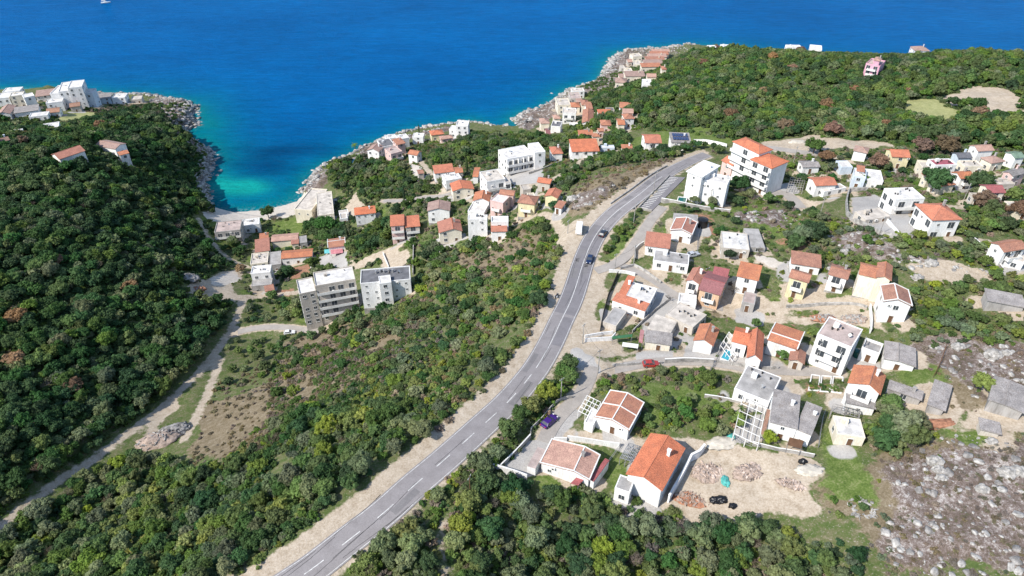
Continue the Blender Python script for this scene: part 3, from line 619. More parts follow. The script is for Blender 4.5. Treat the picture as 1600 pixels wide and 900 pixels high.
def roof_shape(kind, W, D, h, rise, ra, t=.2):
    """top surface heights -> roof slab and the wall outline under it"""
    mb = MB(); x0, x1, y0, y1 = -W/2, W/2, -D/2, D/2
    if kind == 'y':
        xr = x0 + W * ra; P = [(x0, h), (xr, h + rise), (x1, h)]
        for (ua, za), (ub, zb) in zip(P[:-1], P[1:]):
            mb.add([(ua,y0,za-t),(ub,y0,zb-t),(ub,y1,zb-t),(ua,y1,za-t),(ua,y0,za),(ub,y0,zb),(ub,y1,zb),(ua,y1,za)],[(3,2,1,0),(4,5,6,7),(0,1,5,4),(1,2,6,5),(2,3,7,6),(3,0,4,7)])
        ridge = ((xr, y0, h + rise), (xr, y1, h + rise))
    elif kind == 'x':
        yr = y0 + D * ra; P = [(y0, h), (yr, h + rise), (y1, h)]
        for (ua, za), (ub, zb) in zip(P[:-1], P[1:]):
            mb.add([(x0,ua,za-t),(x1,ua,za-t),(x1,ub,zb-t),(x0,ub,zb-t),(x0,ua,za),(x1,ua,za),(x1,ub,zb),(x0,ub,zb)],[(3,2,1,0),(4,5,6,7),(0,1,5,4),(1,2,6,5),(2,3,7,6),(3,0,4,7)])
        ridge = ((x0, yr, h + rise), (x1, yr, h + rise))
    elif kind == 'hip':
        if W >= D: r0, r1 = (x0 + D * .5, 0), (x1 - D * .5, 0)
        else: r0, r1 = (0, y0 + W * .5), (0, y1 - W * .5)
        for dz, fl in ((0, False), (-t, True)):
            v = [(x0,y0,h+dz),(x1,y0,h+dz),(x1,y1,h+dz),(x0,y1,h+dz),(r0[0],r0[1],h+rise+dz),(r1[0],r1[1],h+rise+dz)]
            f = [(0,1,5,4),(2,3,4,5),(1,2,5),(3,0,4)] if W >= D else [(0,1,4),(2,3,5),(1,2,5,4),(3,0,4,5)]
            if fl: f = [q[::-1] for q in f]
            mb.add(v, f)
        mb.add([(x0,y0,h-t),(x1,y0,h-t),(x1,y1,h-t),(x0,y1,h-t),(x0,y0,h),(x1,y0,h),(x1,y1,h),(x0,y1,h)], [(0,1,5,4),(1,2,6,5),(2,3,7,6),(3,0,4,7)])
        ridge = ((r0[0], r0[1], h + rise), (r1[0], r1[1], h + rise))
    else:                                                            # mono: slopes up to the back
        mb.add([(x0,y0,h-t),(x1,y0,h-t),(x1,y1,h+rise-t),(x0,y1,h+rise-t),(x0,y0,h),(x1,y0,h),(x1,y1,h+rise),(x0,y1,h+rise)],[(3,2,1,0),(4,5,6,7),(0,1,5,4),(1,2,6,5),(2,3,7,6),(3,0,4,7)]); ridge = None
    return mb, ridge
NH = [0]
def house(view, A_, B_, C_, h, kind, roof, wall, label, rise=None, ra=.5, ov=.35, cat='house', name='house', bal=0, door=True, wins='m', cap=False, chim=0, parent=None, zb=None, base='', solar=False, nowin='', par=.35, sides='fbrl', dens=3.3, group=None, partname=None, sink=0):
    if parent is not None and zb is None: zb = parent[1][2]
    c, rz, W, D, z = rect_of(view, A_, B_, C_, h, zb)
    z -= sink
    rnd = random.Random(NH[0] * 7 + 3); NH[0] += 1
    cosr, sinr = math.cos(rz), math.sin(rz)
    def wpt(x, y): return c[0] + x * cosr - y * sinr, c[1] + x * sinr + y * cosr
    FOOT.append((c[0], c[1], rz, W, D, z, h))
    zc = [float(hgt(*wpt(x * W / 2, y * D / 2))) for x in (-1, 0, 1) for y in (-1, 0, 1)]
    low = min(zc) - z - .6
    if parent is None:
        root = empty(name, (c[0], c[1], z), rz); tag(root, label, cat, group)
        off = (0, 0, 0)
    else: root = parent[0]; off = None
    if parent is not None:                                           # a wing: its own local frame folded into the parent's
        pr_, (pcx, pcy, pz, prz) = parent

        Mloc = Matrix.Rotation(-prz, 4, 'Z') @ Matrix.Translation(Vector((c[0] - pcx, c[1] - pcy, z - pz))) @ Matrix.Rotation(rz, 4, 'Z')
    def place(o):
        if parent is not None:
            o.matrix_basis = Mloc @ o.matrix_basis
        return o
    flat = kind == 'flat'
    if rise is None: rise = 0.0 if flat else (min(W, D) * .5 * .42 if kind in 'xyhip' and kind != 'mono' else D * .12)
    o_ = 0.0 if flat else min(ov, W * .1, D * .1)
    w2, d2 = W / 2 - o_, D / 2 - o_
    wm = MB()
    if kind == 'y':
        xr = -W/2 + W * ra; hr = h + rise; e = h - .02 + rise * o_ / max(.5, xr + W/2); e2 = h - .02 + rise * o_ / max(.5, W/2 - xr)
        prof = [(-w2, low), (w2, low), (w2, e2 - .12), (xr, hr - .14), (-w2, e - .12)]
        v = [(x, -d2, zz) for x, zz in prof] + [(x, d2, zz) for x, zz in prof]; n = 5
        wm.add(v, [tuple(range(n)), tuple(range(n, 2*n))[::-1]] + [((i+1) % n, i, n + i, n + (i+1) % n) for i in range(n)])
    elif kind == 'x':
        yr = -D/2 + D * ra; hr = h + rise; e = h - .02 + rise * o_ / max(.5, yr + D/2); e2 = h - .02 + rise * o_ / max(.5, D/2 - yr)
        prof = [(-d2, low), (d2, low), (d2, e2 - .12), (yr, hr - .14), (-d2, e - .12)]
        v = [(-w2, y, zz) for y, zz in prof] + [(w2, y, zz) for y, zz in prof]; n = 5
        wm.add(v, [tuple(range(n))[::-1], tuple(range(n, 2*n))] + [(i, (i+1) % n, n + (i+1) % n, n + i) for i in range(n)])
    elif kind == 'mono':
        a_ = h - .14 + rise * o_ / D; b_ = h + rise - .14 - rise * o_ / D
        wm.add([(-w2,-d2,low),(w2,-d2,low),(w2,d2,low),(-w2,d2,low),(-w2,-d2,a_),(w2,-d2,a_),(w2,d2,b_),(-w2,d2,b_)],[(3,2,1,0),(4,5,6,7),(0,1,5,4),(1,2,6,5),(2,3,7,6),(3,0,4,7)])
    else: wm.box(-w2, w2, -d2, d2, low, h - (.12 if kind == 'hip' else .06))
    place(wm.build(partname or 'wall', WM(wall), root))
    if low < -1.3 and wall not in 'g' and parent is None and D > 4:
        bs = MB().box(-w2 - .05, w2 + .05, -d2 - .05, d2 + .05, low, -.1); place(bs.build('plinth', M_conc, root))
    if flat:
        place(MB().box(-w2 + .01, w2 - .01, -d2 + .01, d2 - .01, h - .05, h).build('roof', FM(roof), root))
        if par:
            p = MB(); t = .22; z0, z1 = h - .3, h + par
            p.box(-w2-.03, w2+.03, -d2-.03, -d2 + t, z0, z1); p.box(-w2-.03, w2+.03, d2 - t, d2+.03, z0, z1)
            p.box(-w2-.03, -w2 + t, -d2 + t, d2 - t, z0, z1 - .003); p.box(w2 - t, w2+.03, -d2 + t, d2 - t, z0, z1 - .003); place(p.build('parapet', WM(wall), root))
        if rnd.random() < .6 and W > 5 and parent is None:
            q = MB(); q.box(-w2 * .5, -w2 * .5 + 1.2, d2 * .2, d2 * .2 + 1.0, h, h + 1.1); place(q.build('roof_hatch', WM(wall), root))
    else:
        rb, ridge = roof_shape(kind, W, D, h, rise, ra); ro = place(rb.build('roof', RM(roof), root))
        if ridge:
            rc = MB()
            if kind != 'hip' or True: rc.bar((ridge[0][0], ridge[0][1], ridge[0][2] + .02), (ridge[1][0], ridge[1][1], ridge[1][2] + .02), .11 if cap else .08)
            if kind == 'hip':
                for q0, qs in ((ridge[0], ((-W/2, -D/2), (-W/2, D/2)) if W >= D else ((-W/2, -D/2), (W/2, -D/2))), (ridge[1], ((W/2, -D/2), (W/2, D/2)) if W >= D else ((-W/2, D/2), (W/2, D/2)))):
                    for qq in qs: rc.bar(q0, (qq[0], qq[1], h + .02), .08)
            if cap:
                if kind == 'y':
                    for xx in (-W/2 + .1, W/2 - .1): rc.bar((xx, -D/2, h + .06), (xx, D/2, h + .06), .12)
                    for yy in (-D/2 + .1, D/2 - .1, *( (0,) if cap == 2 else ())):
                        rc.bar((-W/2, yy, h + .05), (ridge[0][0], yy, h + rise + .05), .1); rc.bar((W/2, yy, h + .05), (ridge[0][0], yy, h + rise + .05), .1)
                else:
                    for xx in (-W/2 + .1, W/2 - .1):
                        rc.bar((xx, -D/2, h + .05), (xx, ridge[0][1], h + rise + .05), .12); rc.bar((xx, D/2, h + .05), (xx, ridge[0][1], h + rise + .05), .12)
            rr = rc.build('ridge_cap', M_trim if cap else RM(roof), ro)
        if chim or rnd.random() < .35:
            cx_, cy_ = (W * .22, D * .15); cm = MB().box(cx_ - .3, cx_ + .3, cy_ - .25, cy_ + .25, h, h + rise + .9); cm.box(cx_ - .4, cx_ + .4, cy_ - .35, cy_ + .35, h + rise + .9, h + rise + 1.0)
            cm.build('chimney', WM('g' if rnd.random() < .4 else wall), ro)
    nst = max(1, int(round(h / 2.95))); sh = h / nst
    d_len = math.hypot(*c)
    faces = {'f': ((0, -d2), W - 2*o_, 0), 'b': ((0, d2), W - 2*o_, math.pi), 'r': ((w2, 0), D - 2*o_, math.pi/2), 'l': ((-w2, 0), D - 2*o_, -math.pi/2)}
    cnt = 0
    for k, ((fx, fy), L, a) in faces.items():
        if k in nowin or h < 2.3: continue
        n = max(1, int(L / dens)); ux, uy = math.cos(a), math.sin(a)
        for st in range(nst):
            for i in range(n):
                if cnt > 95: break
                if rnd.random() < .12: continue
                s = (i + .5) / n * L - L / 2 + rnd.uniform(-.25, .25)
                x, y = fx + ux * s, fy + uy * s
                if door and k == 'f' and st == 0 and i == n // 2:
                    d = place(put('door', DOOR, root, x, y, 0.02, a)); put('handle', HANDLE, d, 0, 0, 0); continue
                kw = 'b' if (bal and k == 'f' and st >= 1) else (wins if rnd.random() < .8 else 's')
                place(window(root, kw, x, y, st * sh + (.95 if kw != 'b' else .12), a)); cnt += 1
    if bal:
        for st in range(1, nst):
            if bal == 1 and st > 2: break
            z0 = st * sh; bw = w2 - .1 if bal >= 2 else w2 * .62
            slab = place(MB().box(-bw, bw, -d2 - 1.3, -d2, z0 - .16, z0).build('balcony', M_trim, root))
            r_ = MB(); r_.box(-bw, bw, -d2 - 1.3, -d2 - 1.22, z0 + .003, z0 + .95); r_.box(-bw, -bw + .08, -d2 - 1.22, -d2 - .05, z0 + .003, z0 + .94); r_.box(bw - .08, bw, -d2 - 1.22, -d2 - .05, z0 + .003, z0 + .94)
            if bal == 3:
                for i in range(1, 5): xx = -bw + 2 * bw * i / 5; r_.box(xx - .06, xx + .06, -d2 - 1.2, -d2 - .02, z0 + .003, z0 + sh - .2)
            r_.build('railing', M_trim, slab)
    if parent is None and d_len < 330 and W > 6 and cat != 'shed':
        if rnd.random() < .55 and 'f' not in nowin: put('air_conditioner', ACM, root, rnd.uniform(-.4, .4) * W, -d2 - .02, min(h - .9, 2.3 + (nst - 1) * 2.6), 0)
        if flat:
            for _ in range(rnd.randrange(2, 6)): put('roof_vent', VENTM, root, rnd.uniform(-.35, .35) * W, rnd.uniform(-.1, .38) * D, h, 0)
            if rnd.random() < .6: put('satellite_dish', DISHM, root, rnd.uniform(-.4, .4) * W, rnd.uniform(-.3, .3) * D, h, rnd.random())
    if solar:
        for i in range(6):
            for j in range(2):
                p = MB(); x = -W * .38 + i * W * .13; y = -D * .3 + j * D * .36
                p.box(x, x + W * .115, y, y + D * .3, 0, .05); o = p.build('solar_panel', M_solar, root)
                o.location.z = h + rise * .9 + .12
    return root, (c[0], c[1], z, rz), (W, D, h, low)
M_solar = plain('solar_cells', (.03, .045, .12), .2, .1, 2, spec=.6)
N1=(750,600,4.5);N2=(1100,500,4.5);E2=(1150,370,4.5);E1=(850,320,4.5);S1=(850,480,4.5);E3=(950,180,4);Z8=(1250,200,4);C2=(600,200,4);B1=(400,150,4);E5=(300,280,4);LL=(0,100,4);TV=(750,50,4);RV=(1100,50,3.2);N5=(1300,500,4.5)
H = house
# -- nearest houses, below the lane
r = H(N1,(1015,632),(1278,745),(1455,450),5.6,'y','or','w','large white house with a bright orange gable roof beside the rubble plot',chim=0,wins='m',nowin='f',ra=.48,rise=1.5,cap=False)
H(N1,(938,733),(1045,760),(1098,672),3.6,'flat','s','w','',parent=(r[0],r[1]),par=.1,door=False,partname='annex_wall')
r = H(N1,(790,230),(1045,318),(1168,130),3.4,'y','te','w','white bungalow with a weathered terracotta roof ribbed in pale mortar, beyond the purple car',cap=2,ra=.5,rise=1.1,wins='l',dens=4)
H(N1,(725,275),(790,290),(850,195),2.2,'flat','w','w','',parent=(r[0],r[1]),par=.2,door=False,partname='side_wing',nowin='fbrl')
r = H(N1,(410,555),(768,672),(855,497),3.2,'y','pk','w','long white bungalow with a faded pinkish roof beside the walled concrete yard',cap=True,ra=.68,rise=1.0,wins='s')
H(N1,(780,668),(805,692),(902,532),2.5,'mono','ma','w','',parent=(r[0],r[1]),rise=-.2,ov=.05,door=False,nowin='fbrl',partname='side_room')
H(N1,(322,578),(385,590),(472,460),2.5,'flat','m','w','',parent=(r[0],r[1]),par=0,door=False,nowin='fbrl',partname='carport_wall')
# -- along the lane to the east
r = H(N2,(1005,440),(1240,522),(1285,392),6.0,'y','te','w','white terracotta gabled house with arched upper veranda, left of the big tree clump',ra=.6,rise=1.6,bal=1,chim=1,wins='l')
H(N2,(990,585),(1200,618),(1215,560),2.9,'mono','gy','w','',parent=(r[0],r[1]),rise=.3,door=False,partname='lean_to_wall')
H(N2,(1285,480),(1530,562),(1548,508),2.6,'mono','gy','g','long low shed with a weathered grey sheet roof behind the big tree clump',rise=.3,door=False,cat='shed',name='shed')
r = H(N2,(440,722),(640,752),(697,535),4.8,'mono','gy','w','large white house with a broad plain grey roof above the rubble plot',rise=.5,ov=.2,wins='s',chim=0)
H(N2,(650,763),(765,820),(825,610),4.4,'mono','gy','w','',parent=(r[0],r[1]),rise=-.2,ov=.1,partname='wing_wall',bal=0)
r = H(N2,(925,808),(1118,822),(1108,695),2.9,'flat','w','c','small pale flat roofed house on the bright green grass beside the big tree clump',par=.15)
r = H(N2,(232,480),(470,592),(525,406),3.2,'flat','s','w','white bungalow with a stained bare concrete flat roof, south of the lane',par=.05)
r = H(N2,(285,268),(398,280),(437,95),4.4,'y','or','w','L shaped house with bright orange hipped roof and a pool terrace on its left',ra=.45,rise=1.5)
H(N2,(180,150),(300,170),(350,72),4.2,'x','or','w','',parent=(r[0],r[1]),rise=1.0,partname='wing_wall',door=False)
H(N2,(438,135),(655,205),(715,85),4.6,'x','te','w','low house with red brown roof edged in thick white trim beside the tall white block',cap=True,ra=.3,rise=.7,wins='m')
H(N2,(597,280),(710,312),(718,230),2.6,'y','te','k','small garage with a red tiled gable roof on the lane edge',cat='garage',name='garage',rise=.8,door=True)
H(E2,(590,685),(825,795),(872,655),8.6,'flat','m','w','tall white unfinished block with a pale pinkish flat roof and rooftop vents, beside the lane',par=.2,wins='m',bal=1,cat='apartment block',name='apartment_block')
H(E2,(868,790),(995,825),(1045,765),3.0,'flat','s','w','small white annex with a grey sunken flat roof, right of the tall white block',par=.6,cat='outbuilding',name='outbuilding')
H(E2,(1030,858),(1258,908),(1275,782),3.0,'y','gy','w','white shed with a dark grey two part roof beside the green lawn',rise=.4,ra=.45,cap=False,cat='shed',name='shed')
H(E2,(380,187),(594,214),(600,142),3.2,'mono','te','w','long low white house under an orange red roof, topmost above the dirt lane',rise=.9,chim=0)
H(E2,(365,282),(510,320),(542,262),6.2,'x','te','y','pale yellow two storey house with a red tiled roof and garage below',rise=1.0,bal=1)
H(E2,(648,262),(788,300),(812,224),5.2,'x','te','w','white house with faded brick red roof and bare tree in front, above the dirt lane',rise=.8,bal=1)
r = H(E2,(846,262),(1062,300),(1100,222),7.0,'x','te','c','broad cream house with a blank front wall and stepped red roof above the lane',rise=.9,nowin='f',ra=.6,door=False)
H(E2,(988,282),(1100,312),(1098,205),7.6,'y','te','c','',parent=(r[0],r[1]),rise=.9,nowin='fbrl',door=False,partname='gable_wall')
H(E2,(1040,452),(1250,492),(1207,375),6.2,'y','te','w','white gabled house with a red roof split by a white ridge, dirt lane end',cap=True,ra=.45,rise=1.3)
r = H(E2,(-3,275),(155,305),(187,222),5.4,'mono','te','w','white two storey house with a single brown orange roof slope, above the lane bend',rise=1.0)
H(E2,(38,458),(125,472),(152,400),3.0,'flat','m','g','grey concrete slab roofed garage in front of the house above the lane bend',par=.05,cat='garage',name='garage')
# -- around the courtyard restaurant
r = H(E1,(890,176),(1048,214),(1074,124),3.8,'y','or','w','white gabled cottage with an orange roof beside the dark water tank, nearest the car park',ra=.5,rise=1.1,cap=True)
H(E1,(898,118),(1070,122),(1095,68),3.0,'flat','s','g','',parent=(r[0],r[1]),par=.05,door=False,partname='rear_shed_wall')
H(E1,(707,285),(886,307),(893,225),3.4,'mono','or','w','small white house under a plain orange roof slope, beside the narrow lane',rise=1.0,door=True)
H(E1,(760,393),(1008,420),(1030,347),3.0,'flat','s','w','low house with a wide grey slab roof and brick coloured porch beside the narrow lane',par=.05)
r = H(E1,(990,532),(1092,556),(1150,468),5.8,'y','or','w','two part house, orange roof left and maroon roof right, facing the rubble yard',ra=.45,rise=.9,bal=1)
H(E1,(1090,592),(1246,640),(1300,502),5.6,'x','ma','t','',parent=(r[0],r[1]),ra=.38,rise=1.5,partname='right_house_wall',door=False,bal=1)
r = H(E1,(1175,500),(1285,520),(1308,462),5.0,'mono','ma','w','small house with a dark maroon roof tucked behind the two part house',rise=.5)
r = H(E1,(566,648),(742,692),(800,590),3.2,'flat','w','w','white courtyard restaurant with orange tiled strips along two sides of its flat roof',par=.15,wins='l',cat='restaurant',name='restaurant')
H(E1,(486,660),(548,660),(660,512),3.3,'mono','or','w','',parent=(r[0],r[1]),rise=.45,door=False,partname='left_wing',ov=.1)
H(E1,(486,668),(715,752),(735,703),3.2,'mono','or','w','',parent=(r[0],r[1]),rise=.5,door=False,partname='front_wing',ov=.1)
H(E1,(410,822),(505,850),(590,745),2.2,'flat','s','k','low flat roofed store with a rough grey slab roof next to the red soil garden',par=.05,cat='store',name='store')
r = H(E1,(850,770),(1045,860),(1150,775),3.0,'flat','k','k','half built concrete house with open bays and a pale rubble covered roof',par=.1,wins='b',cat='ruin',name='unfinished_house')
H(E1,(705,870),(870,905),(960,815),2.6,'flat','k','k','',parent=(r[0],r[1]),par=0,door=False,partname='front_room_wall')
H(S1,(703,240),(895,266),(905,196),3.0,'mono','gy','c','grey roofed shed with cream walls above the brick paved yard',rise=.7,cat='shed',name='shed')
H(S1,(1046,232),(1190,272),(1238,155),4.4,'y','te','w','white gabled house with a deep orange red roof and one chimney, above the lane',chim=1,ra=.5,rise=1.2,nowin='f')
# -- hotel hill
r = H(E3,(865,272),(1020,325),(1155,290),11.0,'hip','or','w','long white four storey hotel with orange hipped roofs and full length balconies',bal=2,rise=1.5,cat='hotel',name='hotel',wins='m',dens=4.2,nowin='rb')
H(E3,(770,162),(945,240),(1040,215),12.6,'hip','or','w','',parent=(r[0],r[1]),bal=2,rise=1.2,partname='rear_wing',dens=7,door=False,nowin='rb')
r = H(E3,(588,405),(745,437),(768,388),9.4,'flat','w','w','white apartment block with a slanting pale roof beside the green swimming pool',par=.25,cat='apartment block',name='apartment_block',wins='s')
H(E3,(485,350),(590,388),(705,320),11.5,'mono','wh','w','',parent=(r[0],r[1]),rise=.3,partname='taller_wing',door=False,wins='s',ov=.5)
H(E3,(716,282),(778,322),(840,295),6.0,'x','or','p','small pinkish house with an orange roof squeezed between hotel and apartment block')
r = H(Z8,(95,365),(225,352),(185,298),4.4,'x','or','w','white bungalow with a bright orange roof in front of the long white hotel',rise=1.0)
H(Z8,(150,400),(285,372),(250,345),2.6,'flat','k','w','',parent=(r[0],r[1]),par=.1,door=False,partname='terrace_wall')
r = H(E3,(705,833),(872,840),(880,738),3.2,'flat','w','k','half built pale block with bare blockwork walls beside the red earth plot',par=.15,cat='building shell',name='unfinished_house',wins='b')
H(E3,(872,830),(965,822),(955,705),2.4,'flat','s','g','',parent=(r[0],r[1]),par=.0,door=False,partname='rear_slab_wall')
H(E3,(1215,326),(1325,322),(1298,282),3.0,'x','gy','w','small old house with a grey tiled roof near the hotel car lane',rise=.7)
# -- the right hand quarter
r = H(Z8,(322,303),(402,312),(425,265),4.6,'flat','w','b','white and pale blue cube house with stacked flat roofs and a roof canopy',par=.3)
H(Z8,(400,325),(505,330),(515,268),3.6,'flat','w','w','',parent=(r[0],r[1]),par=.3,door=False,partname='right_cube',bal=0)
H(Z8,(348,268),(400,272),(410,242),5.5,'mono','te','b','',parent=(r[0],r[1]),rise=.4,door=False,partname='upper_cube')
H(Z8,(328,140),(420,157),(440,127),4.0,'hip','pk','w','faded whitewashed house with a pinkish brown roof beside the bare dirt patch')
H(Z8,(568,182),(682,180),(658,132),5.0,'x','or','y','pale yellow house with an orange roof beside the dark cypress')
r = H(Z8,(845,237),(980,233),(930,196),4.6,'flat','r','w','cream house with a dark crimson flat roof edged in white',par=.35)
H(Z8,(760,258),(842,262),(815,212),3.0,'flat','k','c','',parent=(r[0],r[1]),par=.5,door=False,partname='terrace_block')
r = H(Z8,(797,312),(882,300),(850,272),4.2,'hip','te','c','rambling cream house with two staggered terracotta roofs below the crimson flat roof')
H(Z8,(880,368),(965,350),(902,302),4.6,'hip','te','c','',parent=(r[0],r[1]),partname='lower_wing',door=False)
H(Z8,(1003,322),(1078,306),(1032,262),4.6,'x','te','w','narrow white house with a terracotta roof beside the grey bare trees',bal=1)
H(Z8,(1110,150),(1202,136),(1162,97),5.2,'x','pk','w','white house with a beige tiled roof, tallest of the upper right group')
H(Z8,(985,192),(1065,183),(1040,148),3.4,'x','dk','b','low house with a slate blue grey roof left of the beige roofed house')
H(Z8,(1200,224),(1278,206),(1212,168),4.0,'hip','pk','c','cream house with a sandy brown hipped roof below the beige roofed house')
H(Z8,(1022,248),(1128,238),(1108,202),3.4,'flat','k','c','low cream house with a bare concrete roof terrace and a palm beside it',par=.3)
H(Z8,(1345,192),(1402,182),(1345,142),4.4,'x','gn','w','white house with a dull green roof at the far right edge')
H(Z8,(1335,306),(1412,278),(1350,245),5.0,'x','gy','p','pinkish rendered house with a grey roof at the right edge, above the maroon roofed house')
H(Z8,(1180,407),(1282,402),(1226,350),5.2,'x','ma','c','cream house with a maroon brown roof and arched porch windows',bal=1)
H(Z8,(1335,530),(1432,520),(1395,455),2.8,'flat','k','c','low house with a broad beige slab roof at the right edge',par=.1)
r = H(Z8,(600,447),(782,441),(702,373),6.2,'flat','w','w','modern white villa with a thin projecting flat roof on the walled knoll',par=.15,wins='b',bal=2,ov=.6)
H(Z8,(405,585),(538,548),(500,492),2.4,'flat','k','k','low pale concrete store on the knoll in front of the modern villa',par=.1,cat='store',name='store')
r = H(Z8,(830,576),(1020,572),(897,468),6.4,'hip','or','w','large white house with a wide orange hipped roof beside the modern white villa',chim=1,wins='b',dens=2.8)
r = H(Z8,(1275,785),(1400,748),(1332,684),5.4,'x','te','w','white house with a terracotta roof and stepped terraces at the right edge, beyond the shrubs',bal=1)
H(Z8,(1290,815),(1400,850),(1420,780),2.8,'flat','k','w','',parent=(r[0],r[1]),par=.3,door=False,partname='front_terrace_wall')
# -- sheds in the limestone fields
H(N5,(668,590),(800,640),(848,465),2.3,'mono','gy','g','weathered grey sheet roofed shed open at the front, left one in the limestone field',rise=.2,cat='shed',name='shed',nowin='fbrl')
H(N5,(1090,558),(1350,650),(1400,480),2.3,'y','gy','g','long broken grey sheet roofed shed at the right edge of the limestone field',rise=.25,ra=.45,cat='shed',name='shed',nowin='fbrl')
H(N5,(1030,770),(1180,795),(1190,720),1.8,'mono','gy','k','tiny pale hut with a beige roof below the long broken shed',rise=.2,cat='hut',name='hut',nowin='fbrl')
H((1540,450,4.5),(0,90),(270,130),(270,50),2.6,'mono','gy','g','grey roofed shed on the right edge above the green scrub',rise=.2,cat='shed',name='shed',nowin='fbrl')
# -- village below the road
r = H(C2,(773,196),(940,168),(872,112),9.4,'flat','w','w','white hotel block with a deep grid of balconies across its front',par=.3,bal=3,cat='hotel',name='hotel',dens=3.0)
H(C2,(938,160),(1003,148),(968,90),11.0,'flat','w','w','',parent=(r[0],r[1]),par=.3,door=False,partname='right_tower',bal=0)
r = H(C2,(641,342),(755,320),(713,258),7.2,'flat','k','w','white block with wide beige flat roof, left of the hotel with the balcony grid',par=.35,bal=2,cat='apartment block',name='apartment_block')
H(C2,(755,345),(790,338),(780,300),6.0,'flat','k','w','',parent=(r[0],r[1]),par=.0,door=False,partname='frame_wing',bal=2)
H(C2,(312,286),(437,270),(428,232),4.8,'mono','or','w','white house with a long plain orange roof and a flat roofed neighbour, near the cypresses',rise=1.1)
H(C2,(442,282),(492,275),(488,240),4.4,'x','te','k','small beige house with a terracotta roof behind the cypresses')
H(C2,(390,330),(490,314),(455,276),4.2,'flat','w','w','white house with a bare flat roof below the long plain orange roof',par=.2)
H(C2,(565,300),(600,310),(590,250),4.4,'x','te','w','sliver of a red roofed house left of the wide beige flat roof')
H(C2,(438,390),(578,384),(535,336),4.8,'y','or','c','cream house with an orange gable facing the village street',ra=.45,rise=1.2)
r = H(C2,(556,454),(662,460),(670,406),5.4,'y','te','w','white house with a red and brown gable roof and a broad terrace in front',ra=.55)
H(C2,(535,520),(632,540),(650,470),3.2,'flat','w','w','',parent=(r[0],r[1]),par=.4,door=False,partname='front_terrace_wall')
H(C2,(660,455),(742,472),(790,430),6.4,'flat','w','p','pinkish house with a flat whitish roof in the middle of the village',par=.25,bal=1)
H(C2,(712,412),(808,420),(832,390),6.4,'x','te','p','house with a brick red roof and rosy walls behind the pinkish flat roofed house')
H(C2,(825,466),(940,477),(978,426),6.0,'hip','te','y','yellowish two storey house with a brown red hipped roof, centre of the village',bal=1)
H(C2,(1000,425),(1085,438),(1115,392),4.2,'y','or','y','small yellow house with an orange red gable on the village edge',rise=.9)
H(C2,(955,336),(1040,350),(1058,318),4.0,'x','or','k','beige house with a rusty orange roof below the hotel forecourt')
H(C2,(1065,492),(1112,505),(1138,468),2.8,'mono','te','w','little outhouse with a red roof at the scrub edge of the village',rise=.4,cat='outbuilding',name='outbuilding')
H(C2,(272,517),(416,517),(413,463),5.8,'y','pk','w','tall white gabled house with a pale grey brown roof, alone below the village street',ra=.5,rise=1.2)
H(C2,(340,657),(488,642),(478,572),5.2,'y','or','c','cream house with an orange roof split by a dark seam, above the scrub slope',ra=.62,rise=1.3)
H(C2,(530,572),(650,577),(640,548),8.2,'flat','w','w','blank white cube house above the scrub slope',par=.3,nowin='',wins='s')
r = H(C2,(668,648),(770,645),(768,598),4.4,'mono','or','w','white house with a small red orange front roof, right of the blank white cube',rise=.9)
H(C2,(668,592),(775,590),(778,555),6.2,'flat','w','w','',parent=(r[0],r[1]),par=.4,door=False,partname='rear_block')
r = H(C2,(40,612),(130,608),(125,550),8.6,'mono','or','p','half finished pinkish house with three orange roof pieces and raw terraces',rise=.8,bal=2)
H(C2,(130,622),(225,612),(220,552),7.6,'mono','or','k','',parent=(r[0],r[1]),rise=.8,door=False,partname='right_half',bal=2)
H(C2,(1172,149),(1347,143),(1326,80),5.4,'mono','or','w','wide white house with big bright orange roof right of the balcony grid hotel',rise=1.2)
H(C2,(1050,163),(1120,158),(1100,113),5.0,'hip','or','w','orange roofed house in the shade right behind the hotel with the balcony grid')
H(C2,(1358,126),(1440,124),(1436,108),2.4,'flat','w','b','low blue and white pool house right of the wide bright orange roof',par=.2,cat='pool house',name='pool_house')
H(C2,(1485,128),(1555,128),(1550,108),2.6,'mono','te','w','tiny cottage with a brownish red roof among the bushes right of the blue pool house',rise=.5)
# -- shore of the bay
H(B1,(698,338),(772,352),(795,316),6.2,'y','pk','w','white gabled house with a pale salmon roof at the left end of the shore group')
H(B1,(790,322),(868,306),(835,266),6.4,'flat','d','w','white shore house with a dark roof terrace',par=.3)
H(B1,(880,308),(932,293),(905,262),7.8,'mono','te','p','shore house with a faded orange roof in the middle of the shore group',rise=.6)
H(B1,(845,364),(918,347),(872,316),6.6,'flat','m','p','pink balconied house with a flat roof in front of the shore group',par=.3,bal=2)
H(B1,(820,268),(885,262),(862,242),6.0,'flat','w','w','white flat roofed house in the back row of the shore group, left',par=.3)
H(B1,(898,270),(966,263),(930,240),6.2,'flat','w','w','white flat roofed house in the back row of the shore group, right',par=.3)
H(B1,(985,256),(1050,262),(1045,236),4.6,'flat','w','w','single white cube on the shore between the shore group and the amber roof',par=.2)
H(B1,(1095,246),(1178,236),(1162,208),4.2,'hip','or','y','ochre house with an amber orange roof at the water edge')
H(B1,(1160,269),(1242,262),(1216,244),3.0,'hip','pk','p','low pinkish cottage below the white tower house')
r = H(B1,(1253,186),(1328,190),(1330,160),8.4,'flat','w','w','white tower house on the point with a small side wing',par=.5)
H(B1,(1212,208),(1255,215),(1262,190),5.2,'flat','w','w','',parent=(r[0],r[1]),par=.2,door=False,partname='side_wing')
H(B1,(935,362),(1002,368),(1050,345),6.0,'x','te','w','white house with a salmon gable roof standing apart right of the pink balconied house')
